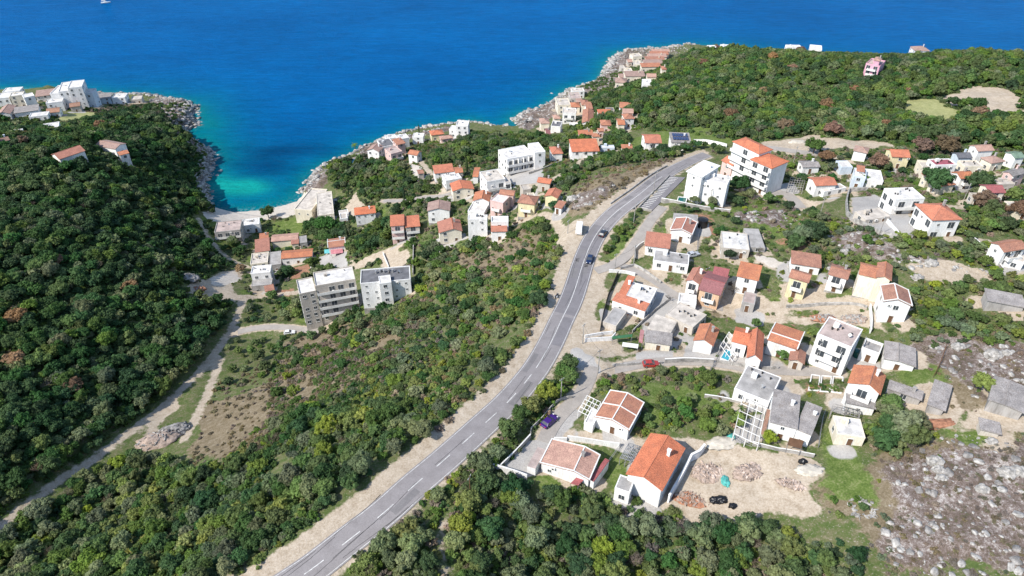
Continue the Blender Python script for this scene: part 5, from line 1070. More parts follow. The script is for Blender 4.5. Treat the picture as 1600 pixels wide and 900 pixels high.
# planting zones, picture coordinates: polygon, spacing, (rmin, rmax), palette, height factor
FOREST = [
 ('left', [(-260,175),(0,185),(60,205),(90,200),(140,195),(180,178),(215,168),(262,176),(285,205),(305,228),(322,252),(322,290),(318,312),(330,330),(350,345),(320,352),(318,380),(340,402),(362,418),(300,425),(268,430),(280,452),(350,467),(368,482),(366,510),(332,556),(280,604),(250,630),(190,672),(130,712),(60,762),(0,806),(-260,960)], 3.5, (1.7,3.4), 'ddddmdo', 1),
 ('slope', [(-260,1000),(0,838),(60,795),(140,742),(200,712),(240,715),(300,735),(350,735),(400,700),(440,668),(470,640),(520,650),(600,640),(640,690),(560,760),(470,830),(400,900),(330,985),(-200,1050)], 3.3, (1.4,2.9), 'dmmomdoy', 1),
 ('slope', [(640,470),(650,440),(660,405),(690,385),(740,380),(800,352),(870,345),(893,400),(865,455),(848,500),(822,555),(790,600),(740,640),(690,680),(640,700),(600,650),(560,600),(520,580),(560,520),(620,490)], 4.2, (1.2,2.6), 'mmddomy', .8),
 ('slope', [(335,560),(372,530),(440,522),(500,520),(520,560),(500,610),(470,640),(430,620),(380,600),(345,640)], 7.0, (1.2,2.4), 'mdmo', .9),
 ('slope', [(378,505),(385,470),(430,463),(470,470),(478,505)], 3.8, (1.6,2.8), 'ddmo', 1),
 ('bottom', [(505,905),(600,832),(690,762),(722,722),(790,664),(850,600),(880,568),(905,574),(912,600),(880,634),(845,655),(812,680),(772,735),(800,752),(880,768),(925,775),(958,792),(1030,800),(1050,795),(1100,806),(1200,832),(1290,838),(1345,862),(1370,905),(1400,990),(440,990)], 3.0, (1.2,2.6), 'mmoyodmod', 1),
 ('headland', [(880,215),(905,195),(935,150),(1000,133),(1035,125),(1060,100),(1085,82),(1180,84),(1270,90),(1350,104),(1440,92),(1600,90),(1700,90),(1750,240),(1600,238),(1500,226),(1400,222),(1330,218),(1240,212),(1190,222),(1130,215),(1080,200),(1000,200),(990,165),(950,160),(960,200),(990,225),(960,235)], 3.5, (1.6,3.2), 'mdmdom', 1),
 ('village', [(735,208),(800,208),(880,215),(960,215),(990,235),(1130,236),(1120,246),(1060,250),(1000,255),(940,262),(900,290),(880,300),(850,280),(900,262),(930,240),(870,240),(770,230),(740,240),(690,250)], 4.0, (1.3,2.6), 'mmdo', 1),
 ('village', [(508,268),(560,248),(610,248),(640,270),(690,285),(690,300),(640,312),(600,318),(570,310),(545,300),(520,295)], 3.5, (1.3,2.7), 'dmmo', 1),
 ('village', [(660,255),(690,240),(730,210),(780,215),(776,255),(720,260)], 3.8, (1.4,2.6), 'dmmo', 1),
 ('village', [(545,380),(605,345),(645,370),(650,390),(600,385),(545,412)], 3.0, (1.5,2.6), 'mdm', 1),
 ('village', [(660,385),(690,375),(790,372),(860,340),(890,345),(850,370),(700,400),(660,420)], 3.6, (1.2,2.3), 'mdm', 1),
 ('village', [(480,350),(520,338),(545,345),(540,375),(490,378)], 3.6, (2.0,3.2), 'dd', 1),
 ('knoll', [(1270,345),(1330,350),(1400,375),(1480,368),(1505,355),(1540,385),(1560,440),(1430,432),(1330,425),(1240,395),(1225,370)], 3.3, (.9,2.2), 'ommyo', .8),
 ('knoll', [(1418,455),(1500,440),(1600,445),(1650,450),(1650,548),(1500,540),(1430,542),(1420,500)], 3.0, (1.0,2.2), 'mymoo', .8),
 ('clump', [(1352,640),(1375,615),(1420,620),(1435,650),(1428,700),(1400,722),(1355,712),(1345,670)], 2.6, (1.7,2.8), 'odmo', 1.1),
 ('lanewood', [(1000,650),(1010,628),(1060,620),(1130,625),(1155,660),(1140,680),(1070,690),(1012,690)], 3.2, (1.1,2.1), 'dmom', .9),
 ('lanewood', [(925,590),(960,582),(1060,578),(1110,575),(1135,600),(1125,622),(1000,625),(930,615)], 4.6, (1.0,1.9), 'omm', .8),
 ('roadside', [(870,560),(905,573),(912,598),(888,630),(845,650),(790,668),(730,718),(735,700),(800,640)], 2.7, (1.4,2.5), 'dmdm', 1),
 ('roadside', [(940,390),(960,365),(985,345),(998,330),(1045,270),(1060,268),(1000,345),(975,378),(945,402)], 2.6, (1.0,1.8), 'dmm', .9),
 ('knoll', [(1500,330),(1600,310),(1600,365),(1520,365)], 3.4, (1.6,2.8), 'mdm', 1),
 ('slope', [(498,520),(508,505),(560,488),(640,478),(665,500),(620,520),(540,545)], 3.0, (1.2,2.4), 'mdmo', 1),
 ('village', [(345,400),(360,360),(380,395),(378,420)], 3.4, (1.4,2.6), 'odm', 1),
 ('village', [(400,330),(560,300),(690,290),(860,270),(900,330),(860,345),(660,420),(560,420),(400,440)], 7.0, (1.1,2.2), 'mdo', 1),
 ('upper', [(1190,240),(1600,230),(1640,420),(1500,330),(1300,300),(1240,400),(1100,400),(1060,320)], 7.5, (1.0,2.2), 'mdo', .9),
 ('village', [(440,345),(478,335),(482,370),(440,378)],5.5,(1.2,2.2),'dm',1),
]
BUSHZ = [
 ([(600,650),(560,600),(620,480),(680,400),(780,360),(880,345),(893,400),(860,470),(800,590),(700,680)], 2.3, (.7,1.5), 'mmoywt'),
 ([(430,560),(470,520),(560,500),(650,480),(700,620),(600,700),(470,830),(380,900),(0,900),(0,838),(200,712),(330,735),(420,650)], 1.8, (.8,1.6), 'mmodyd'),
 ([(400,610),(470,565),(600,520),(645,555),(530,620),(440,665)], 2.2, (.5,1.1), 'wmoyw'),
 ([(330,600),(430,560),(520,620),(440,700),(330,740),(290,720)], 2.6, (.5,1.1), 'wwot'),
 ([(920,580),(1130,575),(1160,660),(1100,690),(1000,690),(925,620)], 2.1, (.6,1.2), 'motyw'),
 ([(1150,320),(1290,335),(1420,370),(1500,360),(1560,440),(1330,430),(1230,390),(1150,350)], 2.3, (.6,1.3), 'motyw'),
 ([(1420,430),(1600,430),(1650,560),(1430,560)], 2.1, (.6,1.3), 'mmyow'),
 ([(1440,540),(1650,540),(1650,640),(1450,650)], 4.2, (.4,1.0), 'moty'),
 ([(1290,640),(1440,640),(1480,680),(1400,900),(1340,870),(1290,800)], 2.6, (.4,1.1), 'motyw'),
 ([(1390,690),(1650,680),(1650,960),(1380,960)], 3.4, (.4,1.0), 'wtto'),
 ([(880,330),(900,290),(960,262),(1060,240),(1130,236),(1100,250),(1000,285),(925,335)], 2.2, (.6,1.4), 'twomt'),
 ([(500,260),(780,205),(990,215),(990,240),(880,300),(700,310),(560,330)], 2.3, (.7,1.4), 'mmdow'),
 ([(900,140),(1100,75),(1700,80),(1750,240),(1200,225),(990,205)], 2.1, (1.0,1.9), 'mdmo'),
 ([(-200,190),(330,160),(335,345),(345,400),(360,480),(250,630),(0,806),(-260,960)], 2.0, (1.1,2.0), 'dmdm'),
 ([(500,905),(720,722),(905,574),(905,620),(780,740),(1050,795),(1345,862),(1400,990),(440,990)], 1.9, (.8,1.6), 'mmoytd'),
 ([(1190,240),(1600,230),(1640,330),(1450,320),(1250,300)], 3.4, (.7,1.5), 'motmt'),
 ([(1060,300),(1240,300),(1240,400),(1060,400)], 4.0, (.6,1.2), 'mot'),
 ([(340,330),(560,330),(560,420),(380,500),(340,440)], 4.0, (.7,1.4), 'mdo'),
 ([(930,400),(1010,330),(1040,340),(990,400),(1100,420),(1240,400),(1240,480),(940,470)], 4.4, (.5,1.0), 'motw'),
 ([(0,150),(240,155),(290,210),(0,215)], 5.5, (.8,1.6), 'dmo'),
 ([(1200,580),(1320,590),(1300,630),(1200,625)], 3.4, (.5,1.0), 'myo'),
 ([(930,480),(1020,480),(1020,575),(915,570)], 4.0, (.5,1.0), 'mot'),
 ([(560,500),(660,480),(660,540),(560,560)],2.4,(.5,1.2),'wwto'),
 ([(1380,720),(1470,680),(1650,680),(1650,960),(1380,960)], 1.7, (.3,.85), 'wtwtto'),
 ([(1440,540),(1650,540),(1650,640),(1450,650)], 2.4, (.3,.8), 'wtwtto'),
 ([(400,330),(560,300),(690,290),(860,270),(900,330),(860,345),(660,420),(560,420),(400,440)], 2.5, (.6,1.3), 'mdotm'),
 ([(1190,240),(1600,230),(1640,420),(1300,300),(1240,400),(1100,400),(1060,320)], 3.0, (.6,1.3), 'motmd'),
 ([(1000,560),(930,480),(1000,420),(1100,380),(1380,420),(1420,560),(1300,570)], 2.9, (.4,1.0), 'motmy'),
]
CX, CY = [], []
def scatter(P, sp, seed):
    g = np.random.default_rng(seed); W_ = gps([(min(max(a, -420), 2000), b) for a, b in P])[:, :2]
    x0, y0 = W_.min(0); x1, y1 = W_.max(0); X, Y = np.meshgrid(np.arange(x0, x1, sp), np.arange(y0, y1, sp * .87))
    X = X + (np.arange(X.shape[0]) % 2)[:, None] * sp / 2; X = X + g.uniform(-.42, .42, X.shape) * sp; Y = Y + g.uniform(-.42, .42, X.shape) * sp
    X, Y = X.ravel(), Y.ravel(); m = in_poly(X, Y, W_); X, Y = X[m], Y[m]
    m = in_poly(X, Y, land) & (hgt(X, Y) > .8); return X[m], Y[m]
rows = []
PARKP = np.array([(p.x, p.y) for p in PKW])
for zi, (zn, P, sp, rr, pal, hf) in enumerate(FOREST):
    X, Y = scatter(P, sp * .80, 500 + zi)
    if not len(X): continue
    g = np.random.default_rng(900 + zi)
    r = (rr[0] * .75 + (rr[1] * 1.08 - rr[0] * .75) * g.random(len(X)) ** 1.7) * .88 * (0.8 + .45 * vnoise(X, Y, 16, 31))
    keep = ~in_foot(X, Y, 1.3 + 0 * sp) & ~on_road(X, Y, .9) & ~near_zone(('dirt', 'gravel', 'meadow', 'soil', 'concrete'), X, Y) & (d_poly(X, Y, land)[0] > 3)
    ZG = near_zone(('grass', 'dry', 'rock'), X, Y); keep &= ~(ZG & (g.random(len(X)) < .72))
    gap = vnoise(X, Y, 15, 33) * .6 + vnoise(X, Y, 6, 34) * .4
    thr = {'left': .0, 'headland': .12, 'slope': .25, 'bottom': .2}.get(zn, .18); keep &= gap > thr
    cl = vnoise(X, Y, 12, 40) * .7 + g.random(len(X)) * .3
    for x, y, q, c, u in zip(X[keep], Y[keep], r[keep], cl[keep], g.random(int(keep.sum()))):
        k = pal[min(len(pal) - 1, int(u * len(pal)))]
        if c > .78 and zn in ('bottom', 'slope', 'knoll'): k = 'y' if u < .5 else k
        if u > .996 and zn in ('left', 'headland'): k = 'r'
        if u < .022 or (zn == 'bottom' and u < .07): k = 't'
        rows.append((x, y, q, k, zn, hf))
print('trees', len(rows))
TX = np.array([r[0] for r in rows]); TY = np.array([r[1] for r in rows]); TR = np.array([r[2] for r in rows]); TZ = hgt(TX, TY)
px, py, dd = proj(TX, TY, TZ + 2); vis = (px > -10) & (px < 1610) & (py > 40) & (py < 915); size = np.where(vis, TR / dd, 0)
order = np.argsort(-size); indiv = {'e': [], 't': []}
for i in order:
    if size[i] <= 0: break
    k = 't' if rows[i][3] == 't' else 'e'
    if len(indiv[k]) < (290 if k == 'e' else 90): indiv[k].append(i)
ADJ = {'d': 'dark green', 'm': 'mid green', 'o': 'grey green', 'y': 'yellowish green', 'r': 'rust brown', 't': 'bare grey'}
WHERE = {'left': 'in the dense wood left of the dirt road', 'slope': 'on the scrub slope left of the main road', 'bottom': 'in the thicket at the bottom, right of the main road', 'headland': 'on the wooded headland', 'village': 'among the bay village houses',
 'knoll': 'in the shrubs around the right hand knoll', 'upper': 'among the upper right houses', 'clump': 'in the big clump beside the small flat roofed house', 'lanewood': 'in the copse between lane and white bungalow', 'roadside': 'in the strip beside the main road'}
used = set()
def tree(x, y, r, k, label, group=None, hf=1, name='evergreen_tree', cat='tree', seed=0, big=False, z=None):
    z = float(hgt(x, y)) if z is None else z
    t = empty(name, (x, y, z), (seed * 2.399) % 6.28); t.scale = (r, r, r * hf); tag(t, label, cat, group)
    if k == 't': put('branches', BARE[0], t, 0, 0, 0); return t
    if k == 'cyp': put('crown', CYP, t, 0, 0, 0); put('trunk', TRK[0], t, 0, 0, 0).scale = (.5, .5, .5); return t
    if k == 'palm': put('crown', PALM, t, 0, 0, 0); put('trunk', PALMT, t, 0, 0, 0); return t
    put('crown', CRN[k, seed % 3], t, 0, 0, 0); put('trunk', TRK[seed % 3], t, 0, 0, 0); return t
for kk_, L in indiv.items():
    for i in L:
        x, y, r, k, zn, hf = rows[i]; used.add(i)
        lb = f"{ADJ[k]} {'leafless' if k == 't' else 'bushy'} tree {WHERE[zn]}"
        tree(x, y, r, k, lb, lb.replace(' tree ', ' trees '), hf, 'bare_tree' if k == 't' else ('rust_leaved_tree' if k == 'r' else 'evergreen_tree'), seed=int(i))
# trees one can point to
SPEC = [((1300,213),4.2,'r','large rust leaved tree on the bare dirt patch above the shrubs'),((1370,262),3.6,'r','rust leaved tree left of the grey bushes near the old grey tiled house'),((1290,253),3.4,'r','round rust leaved tree beside the old grey tiled house'),
 ((1440,240),4.4,'r','rust leaved tree behind the yellow house, left of two'),((1475,240),4.8,'r','wide rust leaved tree behind the crimson flat roof'),((1525,300),4.5,'d','dark tree among the upper right houses, beside the bare grey trees'),((1455,300),5.0,'d','dark round tree between modern villa and terracotta roofs'),
 ((1535,328),4.2,'r','rust leaved tree behind the wide orange hipped roof'),((1590,340),4.0,'r','rust leaved tree at the right edge above the dense shrubs'),((1075,575-60),1.6,'m','little tree in the courtyard beside the red gable house'),
 ((1155,300),3.6,'d','dark tree in the shade right of the slanting roofed apartment block'),((1150,322),2.4,'d','low dark tree at the foot of the slanting roofed apartment block'),((1200,318),2.4,'m','single round shrub tree below the long hotel'),((1112,322),2.0,'o','olive tree in front of the slanting roofed apartment block'),((1085,318),1.8,'o','olive tree beside the green swimming pool'),
 ((1270,240),3.8,'m','wide green tree beside the rust leaved tree near the hotel'),((1345,290),2.6,'m','green tree in front of the white and blue cube house'),((1140,405),2.2,'d','dark tree between building shell and orange slope roof'),((512,362),5.0,'d','large dark tree above the courtyard farm, right of two'),((488,362),4.0,'d','large dark tree above the courtyard farm, left of two'),
 ((420,340),3.8,'d','dark tree on the edge of the beach'),((430,346),3.0,'t','bare grey tree beside the dark beach tree'),((450,430),2.8,'d','dark tree between white block and red soil garden'),((365,385),3.2,'o','grey green tree in front of the grey three storey house'),((378,425),2.6,'r','rust brown tree beside the pale dirt square'),
 ((485,415),2.2,'m','green tree on the small lawn behind the large grey apartment block'),((1255,378),3.4,'o','grey green tree right of the building shell'),((1270,375),3.4,'d','dark tree right of the stone strewn strip'),((1240,390),2.8,'m','green tree above the dirt lane row'),((1530,610),2.6,'y','yellow green bush tree between two grey sheds'),
 ((1105,660-60),2.2,'m','tree beside the fence of the stained bungalow'),((966,368),1.9,'m','bushy tree on the verge opposite the camper van'),((1055,335),2.6,'t','bare purple grey tree beside the car park'),((1030,355),2.2,'t','bare bush tree beside the narrow lane, below the car park'),((1185,395),1.8,'t','bare tree left of the pale yellow house'),
 ((1295,445),2.2,'t','bare tree in front of the faded brick red roof'),((1310,455),2.0,'t','low bare tree beside the cream wall'),((1145,460),2.4,'t','bare tree in front of the white house above the lane bend'),((1045,470),1.8,'t','bare tree in the rubble yard'),((1515,285),2.6,'t','bare grey tree among the upper right houses'),((1180,585-75),1.4,'m','small garden tree beside the hipped orange house'),
 ((1272,527),1.8,'m','tree left of the tall white unfinished block'),((1222,560),1.7,'m','dark green garden tree beside the small red garage'),((1200,690),1.6,'y','yellow green bush in front of the broad grey roofed house'),((1155,650),1.6,'palm','palm beside the white pergola frames'),((1470,258),2.4,'palm','palm beside the cream roof terrace'),((555,235),3.0,'palm','palm by the shore at the left end of the shore group'),
 ((30,505),4.0,'r','rust brown tree at the left edge of the dense wood'),((30,570),3.4,'r','rust brown tree in the lower left wood, second from the edge'),((118,612),3.0,'r','rust brown tree in the lower left wood near the dirt road'),((90,415),3.0,'r','pinkish brown tree in the middle of the dense left wood'),((1425,710),2.4,'t','grey leafless bush below the big tree clump')]
SPEC += [((a, b), 3.6, 'r', lb) for a, b, lb in [(1100,105,'rust tree on the headland behind the holiday terraces'),(1140,185,'rust tree low on the headland slope above the solar roof'),(1205,95,'rust tree near the crest of the headland, left of the white ridge houses'),(1235,115,'rust tree on the headland below the white ridge houses'),(1250,85,'rust tree on the crest below the two white ridge houses'),(1335,150,'rust tree in the middle of the headland below the pink villa'),(1225,205,'rust tree at the wood edge above the long hotel'),(1385,205,'rust tree at the wood edge above the yellow house'),(1530,185,'rust tree between the two meadows'),(1290,172,'faded rust tree in the middle of the headland'),(1195,150,'small rust tree on the left half of the headland'),(1120,80,'rust tree at the seaward edge of the headland')]]
SPEC += [((678,272), 3.4, 'cyp', 'dark cypress left of the long plain orange roof'),((690,262),3.0,'cyp','slim cypress behind the long plain orange roof'),((730,270),3.6,'cyp','pair cypress at the right end of the long plain orange roof'),((655,203+5),2.6,'cyp','cypress silhouetted on the shore between cube and amber roof'),((632,318-6),3.4,'cyp','cone shaped tree above the village street'),((1405,195),3.2,'cyp','dark cypress behind the yellow house'),((543,372),3.0,'cyp','cypress beside the grove of large dark trees'),((545,305),2.0,'cyp','small cypress at the garage')]
for j, ((a, b), r_, k, lb) in enumerate(SPEC):
    g_ = gp(a, b); nm = {'r': 'rust_leaved_tree', 't': 'bare_tree', 'palm': 'palm_tree', 'cyp': 'cypress_tree'}.get(k, 'evergreen_tree')
    tree(g_[0], g_[1], r_, k, lb, None, .8 if k in 'rt' else (.95 if k != 'cyp' else 1.1), nm, seed=j)
# everything nobody could count: woodland and scrub, scattered with geometry nodes
def proto_collection(name, meshes):
    c = bpy.data.collections.new(name); 
    for i, (nm, me) in enumerate(meshes):
        o = bpy.data.objects.new(nm, me); c.objects.link(o)
    return c
def scatter_stuff(name, pts, scl, rot, idx, meshes, label, cat):
    c = bpy.data.collections.new(name + ' shapes'); names = []
    for i, me in enumerate(meshes): o = bpy.data.objects.new('shape_%03d' % i, me); c.objects.link(o)
    me = bpy.data.meshes.new(name); me.vertices.add(len(pts)); me.vertices.foreach_set('co', np.asarray(pts, float).ravel())
    a = me.attributes.new('scl', 'FLOAT_VECTOR', 'POINT'); a.data.foreach_set('vector', np.asarray(scl, float).ravel())
    a = me.attributes.new('rot', 'FLOAT_VECTOR', 'POINT'); a.data.foreach_set('vector', np.asarray(rot, float).ravel())
    a = me.attributes.new('idx', 'INT', 'POINT'); a.data.foreach_set('value', np.asarray(idx, np.int32))
    o = bpy.data.objects.new(name, me); link(o); tag(o, label, cat, None, 'stuff')
    ng = bpy.data.node_groups.new(name + ' scatter', 'GeometryNodeTree'); ng.interface.new_socket('Geometry', in_out='INPUT', socket_type='NodeSocketGeometry'); ng.interface.new_socket('Geometry', in_out='OUTPUT', socket_type='NodeSocketGeometry')
    gi = ng.nodes.new('NodeGroupInput'); go = ng.nodes.new('NodeGroupOutput'); iop = ng.nodes.new('GeometryNodeInstanceOnPoints'); ci = ng.nodes.new('GeometryNodeCollectionInfo')
    ci.inputs['Collection'].default_value = c; ci.inputs['Separate Children'].default_value = True; ci.inputs['Reset Children'].default_value = True
    def na(n, t):
        q = ng.nodes.new('GeometryNodeInputNamedAttribute'); q.data_type = t; q.inputs['Name'].default_value = n; return q.outputs['Attribute']
    ng.links.new(gi.outputs[0], iop.inputs['Points']); ng.links.new(ci.outputs[0], iop.inputs['Instance']); iop.inputs['Pick Instance'].default_value = True
    ng.links.new(na('idx', 'INT'), iop.inputs['Instance Index']); ng.links.new(na('scl', 'FLOAT_VECTOR'), iop.inputs['Scale'])
    er = ng.nodes.new('FunctionNodeEulerToRotation'); ng.links.new(na('rot', 'FLOAT_VECTOR'), er.inputs[0]); ng.links.new(er.outputs[0], iop.inputs['Rotation'])
    ng.links.new(iop.outputs[0], go.inputs[0]); md = o.modifiers.new('scatter', 'NODES'); md.node_group = ng; return o
keys = [(k, s) for k in 'dmoyr' for s in range(3)]; shapes = [CRF[k] for k in keys] + BARE[1:]
P_, S_, R_, I_ = [], [], [], []
for i, (x, y, r, k, zn, hf) in enumerate(rows):
    if i in used: continue
    P_.append((x, y, TZ[i] - .15)); S_.append((r * 1.04, r * 1.04, r * hf * random.uniform(.8, 1.15))); R_.append((random.uniform(-.1, .1), random.uniform(-.1, .1), random.random() * 6.28)); I_.append(len(keys) + i % 2 if k == 't' else keys.index((k, i % 3)))
scatter_stuff('woodland', P_, S_, R_, I_, shapes, 'dense evergreen woodland covering the slopes around the bay and the headland', 'woodland')
bk = [(k, s) for k in 'dmoywt' for s in range(2)]; P_, S_, R_, I_ = [], [], [], []
for zi, (P, sp, rr, pal) in enumerate(BUSHZ):
    X, Y = scatter(P, sp, 700 + zi); g = np.random.default_rng(1200 + zi)
    if not len(X): continue
    kp = ~in_foot(X, Y, .7, False) & ~on_road(X, Y, -.3) & ~near_zone(('dirt', 'gravel', 'meadow', 'soil', 'concrete'), X, Y) & (d_poly(X, Y, land)[0] > 2)
    ZG = near_zone(('grass', 'rock') if pal != 'wtwtto' else ('grass',), X, Y); kp &= ~(ZG & (g.random(len(X)) < .72)); kp &= (vnoise(X, Y, 11, 35) * .6 + vnoise(X, Y, 4, 36) * .4) > .30
    DR = near_zone(('dry',), X, Y)
    X, Y, DR = X[kp], Y[kp], DR[kp]; Z = hgt(X, Y); U = g.random(len(X)); Rr = g.uniform(*rr, len(X))
    for x, y, z, u, q, dr in zip(X, Y, Z, U, Rr, DR):
        k = pal[int(u * len(pal))]
        if dr and u > .35: k = 'wt'[int(u * 97) % 2]; q *= .7
        P_.append((x, y, z - .1)); S_.append((q, q * random.uniform(.8, 1.2), q * random.uniform(.7, 1.1))); R_.append((0, 0, random.random() * 6.28)); I_.append(bk.index((k, int(u * 1000) % 2)))
g = np.random.default_rng(55); X, Y = np.meshgrid(np.arange(-420, 470, 4.6), np.arange(-40, 430, 4.6)); X = (X + g.uniform(-2, 2, X.shape)).ravel(); Y = (Y + g.uniform(-2, 2, Y.shape)).ravel()
Z = hgt(X, Y); a_, b_, c_ = proj(X, Y, Z); m_ = ((a_ < -15) | (a_ > 1640) | (b_ > 960)) & (a_ > -700) & (a_ < 2300) & (b_ < 1700) & in_poly(X, Y, land) & (Z > 2) & (vnoise(X, Y, 22, 61) > .3) & ~on_road(X, Y, 1)
for x, y, z in zip(X[m_], Y[m_], Z[m_]): q = random.uniform(1.2, 2.8); P_.append((x, y, z - .1)); S_.append((q, q, q * 1.2)); R_.append((0, 0, random.random() * 6.28)); I_.append(bk.index((random.choice('dmmo'), 0)))
print('bushes', len(P_))
scatter_stuff('scrub', P_, S_, R_, I_, [BUSH[k] for k in bk], 'low mixed maquis scrub between the trees, houses and roads', 'scrub')
# pale limestone: coast boulders and field stones
def rock_mesh(seed, mt):
    v, f = ico(2); v = v.copy(); g = random.Random(seed)
    for i in range(len(v)):
        n_ = mnoise.noise(Vector(v[i]) * 1.3 + Vector((seed * 3.1, 0, 0))); v[i] *= 1 + .55 * n_
    v = np.sign(v) * np.abs(v) ** .85; v[:, 2] *= .62; return soup_mesh('rock', v, f, [mt])
RK = [rock_mesh(s, M_stone if s % 3 else M_stoned) for s in range(6)]
P_, S_, R_, I_ = [], [], [], []
def addrocks(X, Y, lo, hi, dz=0.0, pw=2.2):
    Z = hgt(X, Y)
    for x, y, z in zip(X, Y, Z):
        s = lo + (hi - lo) * random.random() ** pw; P_.append((x, y, max(z, -.6) + s * .12 + dz)); S_.append((s, s * random.uniform(.6, 1), s * random.uniform(.5, 1))); R_.append((random.uniform(-.4, .4), random.uniform(-.4, .4), random.random() * 6.28)); I_.append(random.randrange(6))
g = np.random.default_rng(77)
cl = np.array(coast[3:]); cl, _t = resample(np.column_stack([cl, np.zeros(len(cl))]), .8)
for rep in range(5):
    X = cl[:, 0] + g.normal(0, 2.2, len(cl)); Y = cl[:, 1] + g.normal(0, 2.2, len(cl)); bm = in_poly(*proj(X, Y, 0 * X)[:2], [(325,342),(325,320),(475,300),(488,305),(478,331),(440,341),(400,342)]); addrocks(X[~bm], Y[~bm], .3, 2.0)
for P in ZW['rock']:
    x0, y0 = P.min(0); x1, y1 = P.max(0); n = int((x1 - x0) * (y1 - y0) * .42); n = min(n, 6500); X = g.uniform(x0, x1, n); Y = g.uniform(y0, y1, n); m_ = in_poly(X, Y, P) & ~in_foot(X, Y, .3, False) & ~on_road(X, Y, -.5); addrocks(X[m_], Y[m_], .14, 1.0, dz=-.05, pw=2.6)
scatter_stuff('limestone_rocks', P_, S_, R_, I_, RK, 'pale limestone boulders along the shore and scattered over the rough fields', 'rocks')
# ------------------------------------------------------------------ vehicles
def paint_mat(key, c, rough=.3):
    if key in MATS: return MATS[key]
    m, nt, b = new_mat(key); setspec(b, rough, .5); r = ramp(nt, [(.4, tuple(x * .85 for x in c)), (.6, c)]); nt.links.new(noi(nt, 1.5, 3), r.inputs[0]); nt.links.new(r.outputs[0], b.inputs['Base Color'])
    try: b.inputs['Coat Weight'].default_value = .5
    except Exception: pass
    MATS[key] = m; return m
M_tyre = plain('tyre_rubber', (.03, .03, .03), .9); M_rim = plain('wheel_rim', (.45, .45, .46), .4, metal=.7)
M_red = paint_mat('lamp_red', (.5, .02, .02)); M_lampw = paint_mat('lamp_clear', (.8, .8, .78))
def loft(mb, secs, mi=0):                                            # secs: list of (x, [(y,z)...]) closed rings
    n = len(secs[0][1]); v = [(x, y, z) for x, rg_ in secs for y, z in rg_]; f = []
    for i in range(len(secs) - 1):
        for j in range(n): a = i * n + j; b_ = i * n + (j + 1) % n; f.append((a, b_, b_ + n, a + n))
    f += [tuple(range(n))[::-1], tuple(range((len(secs) - 1) * n, len(secs) * n))]; mb.add(v, f, mi)
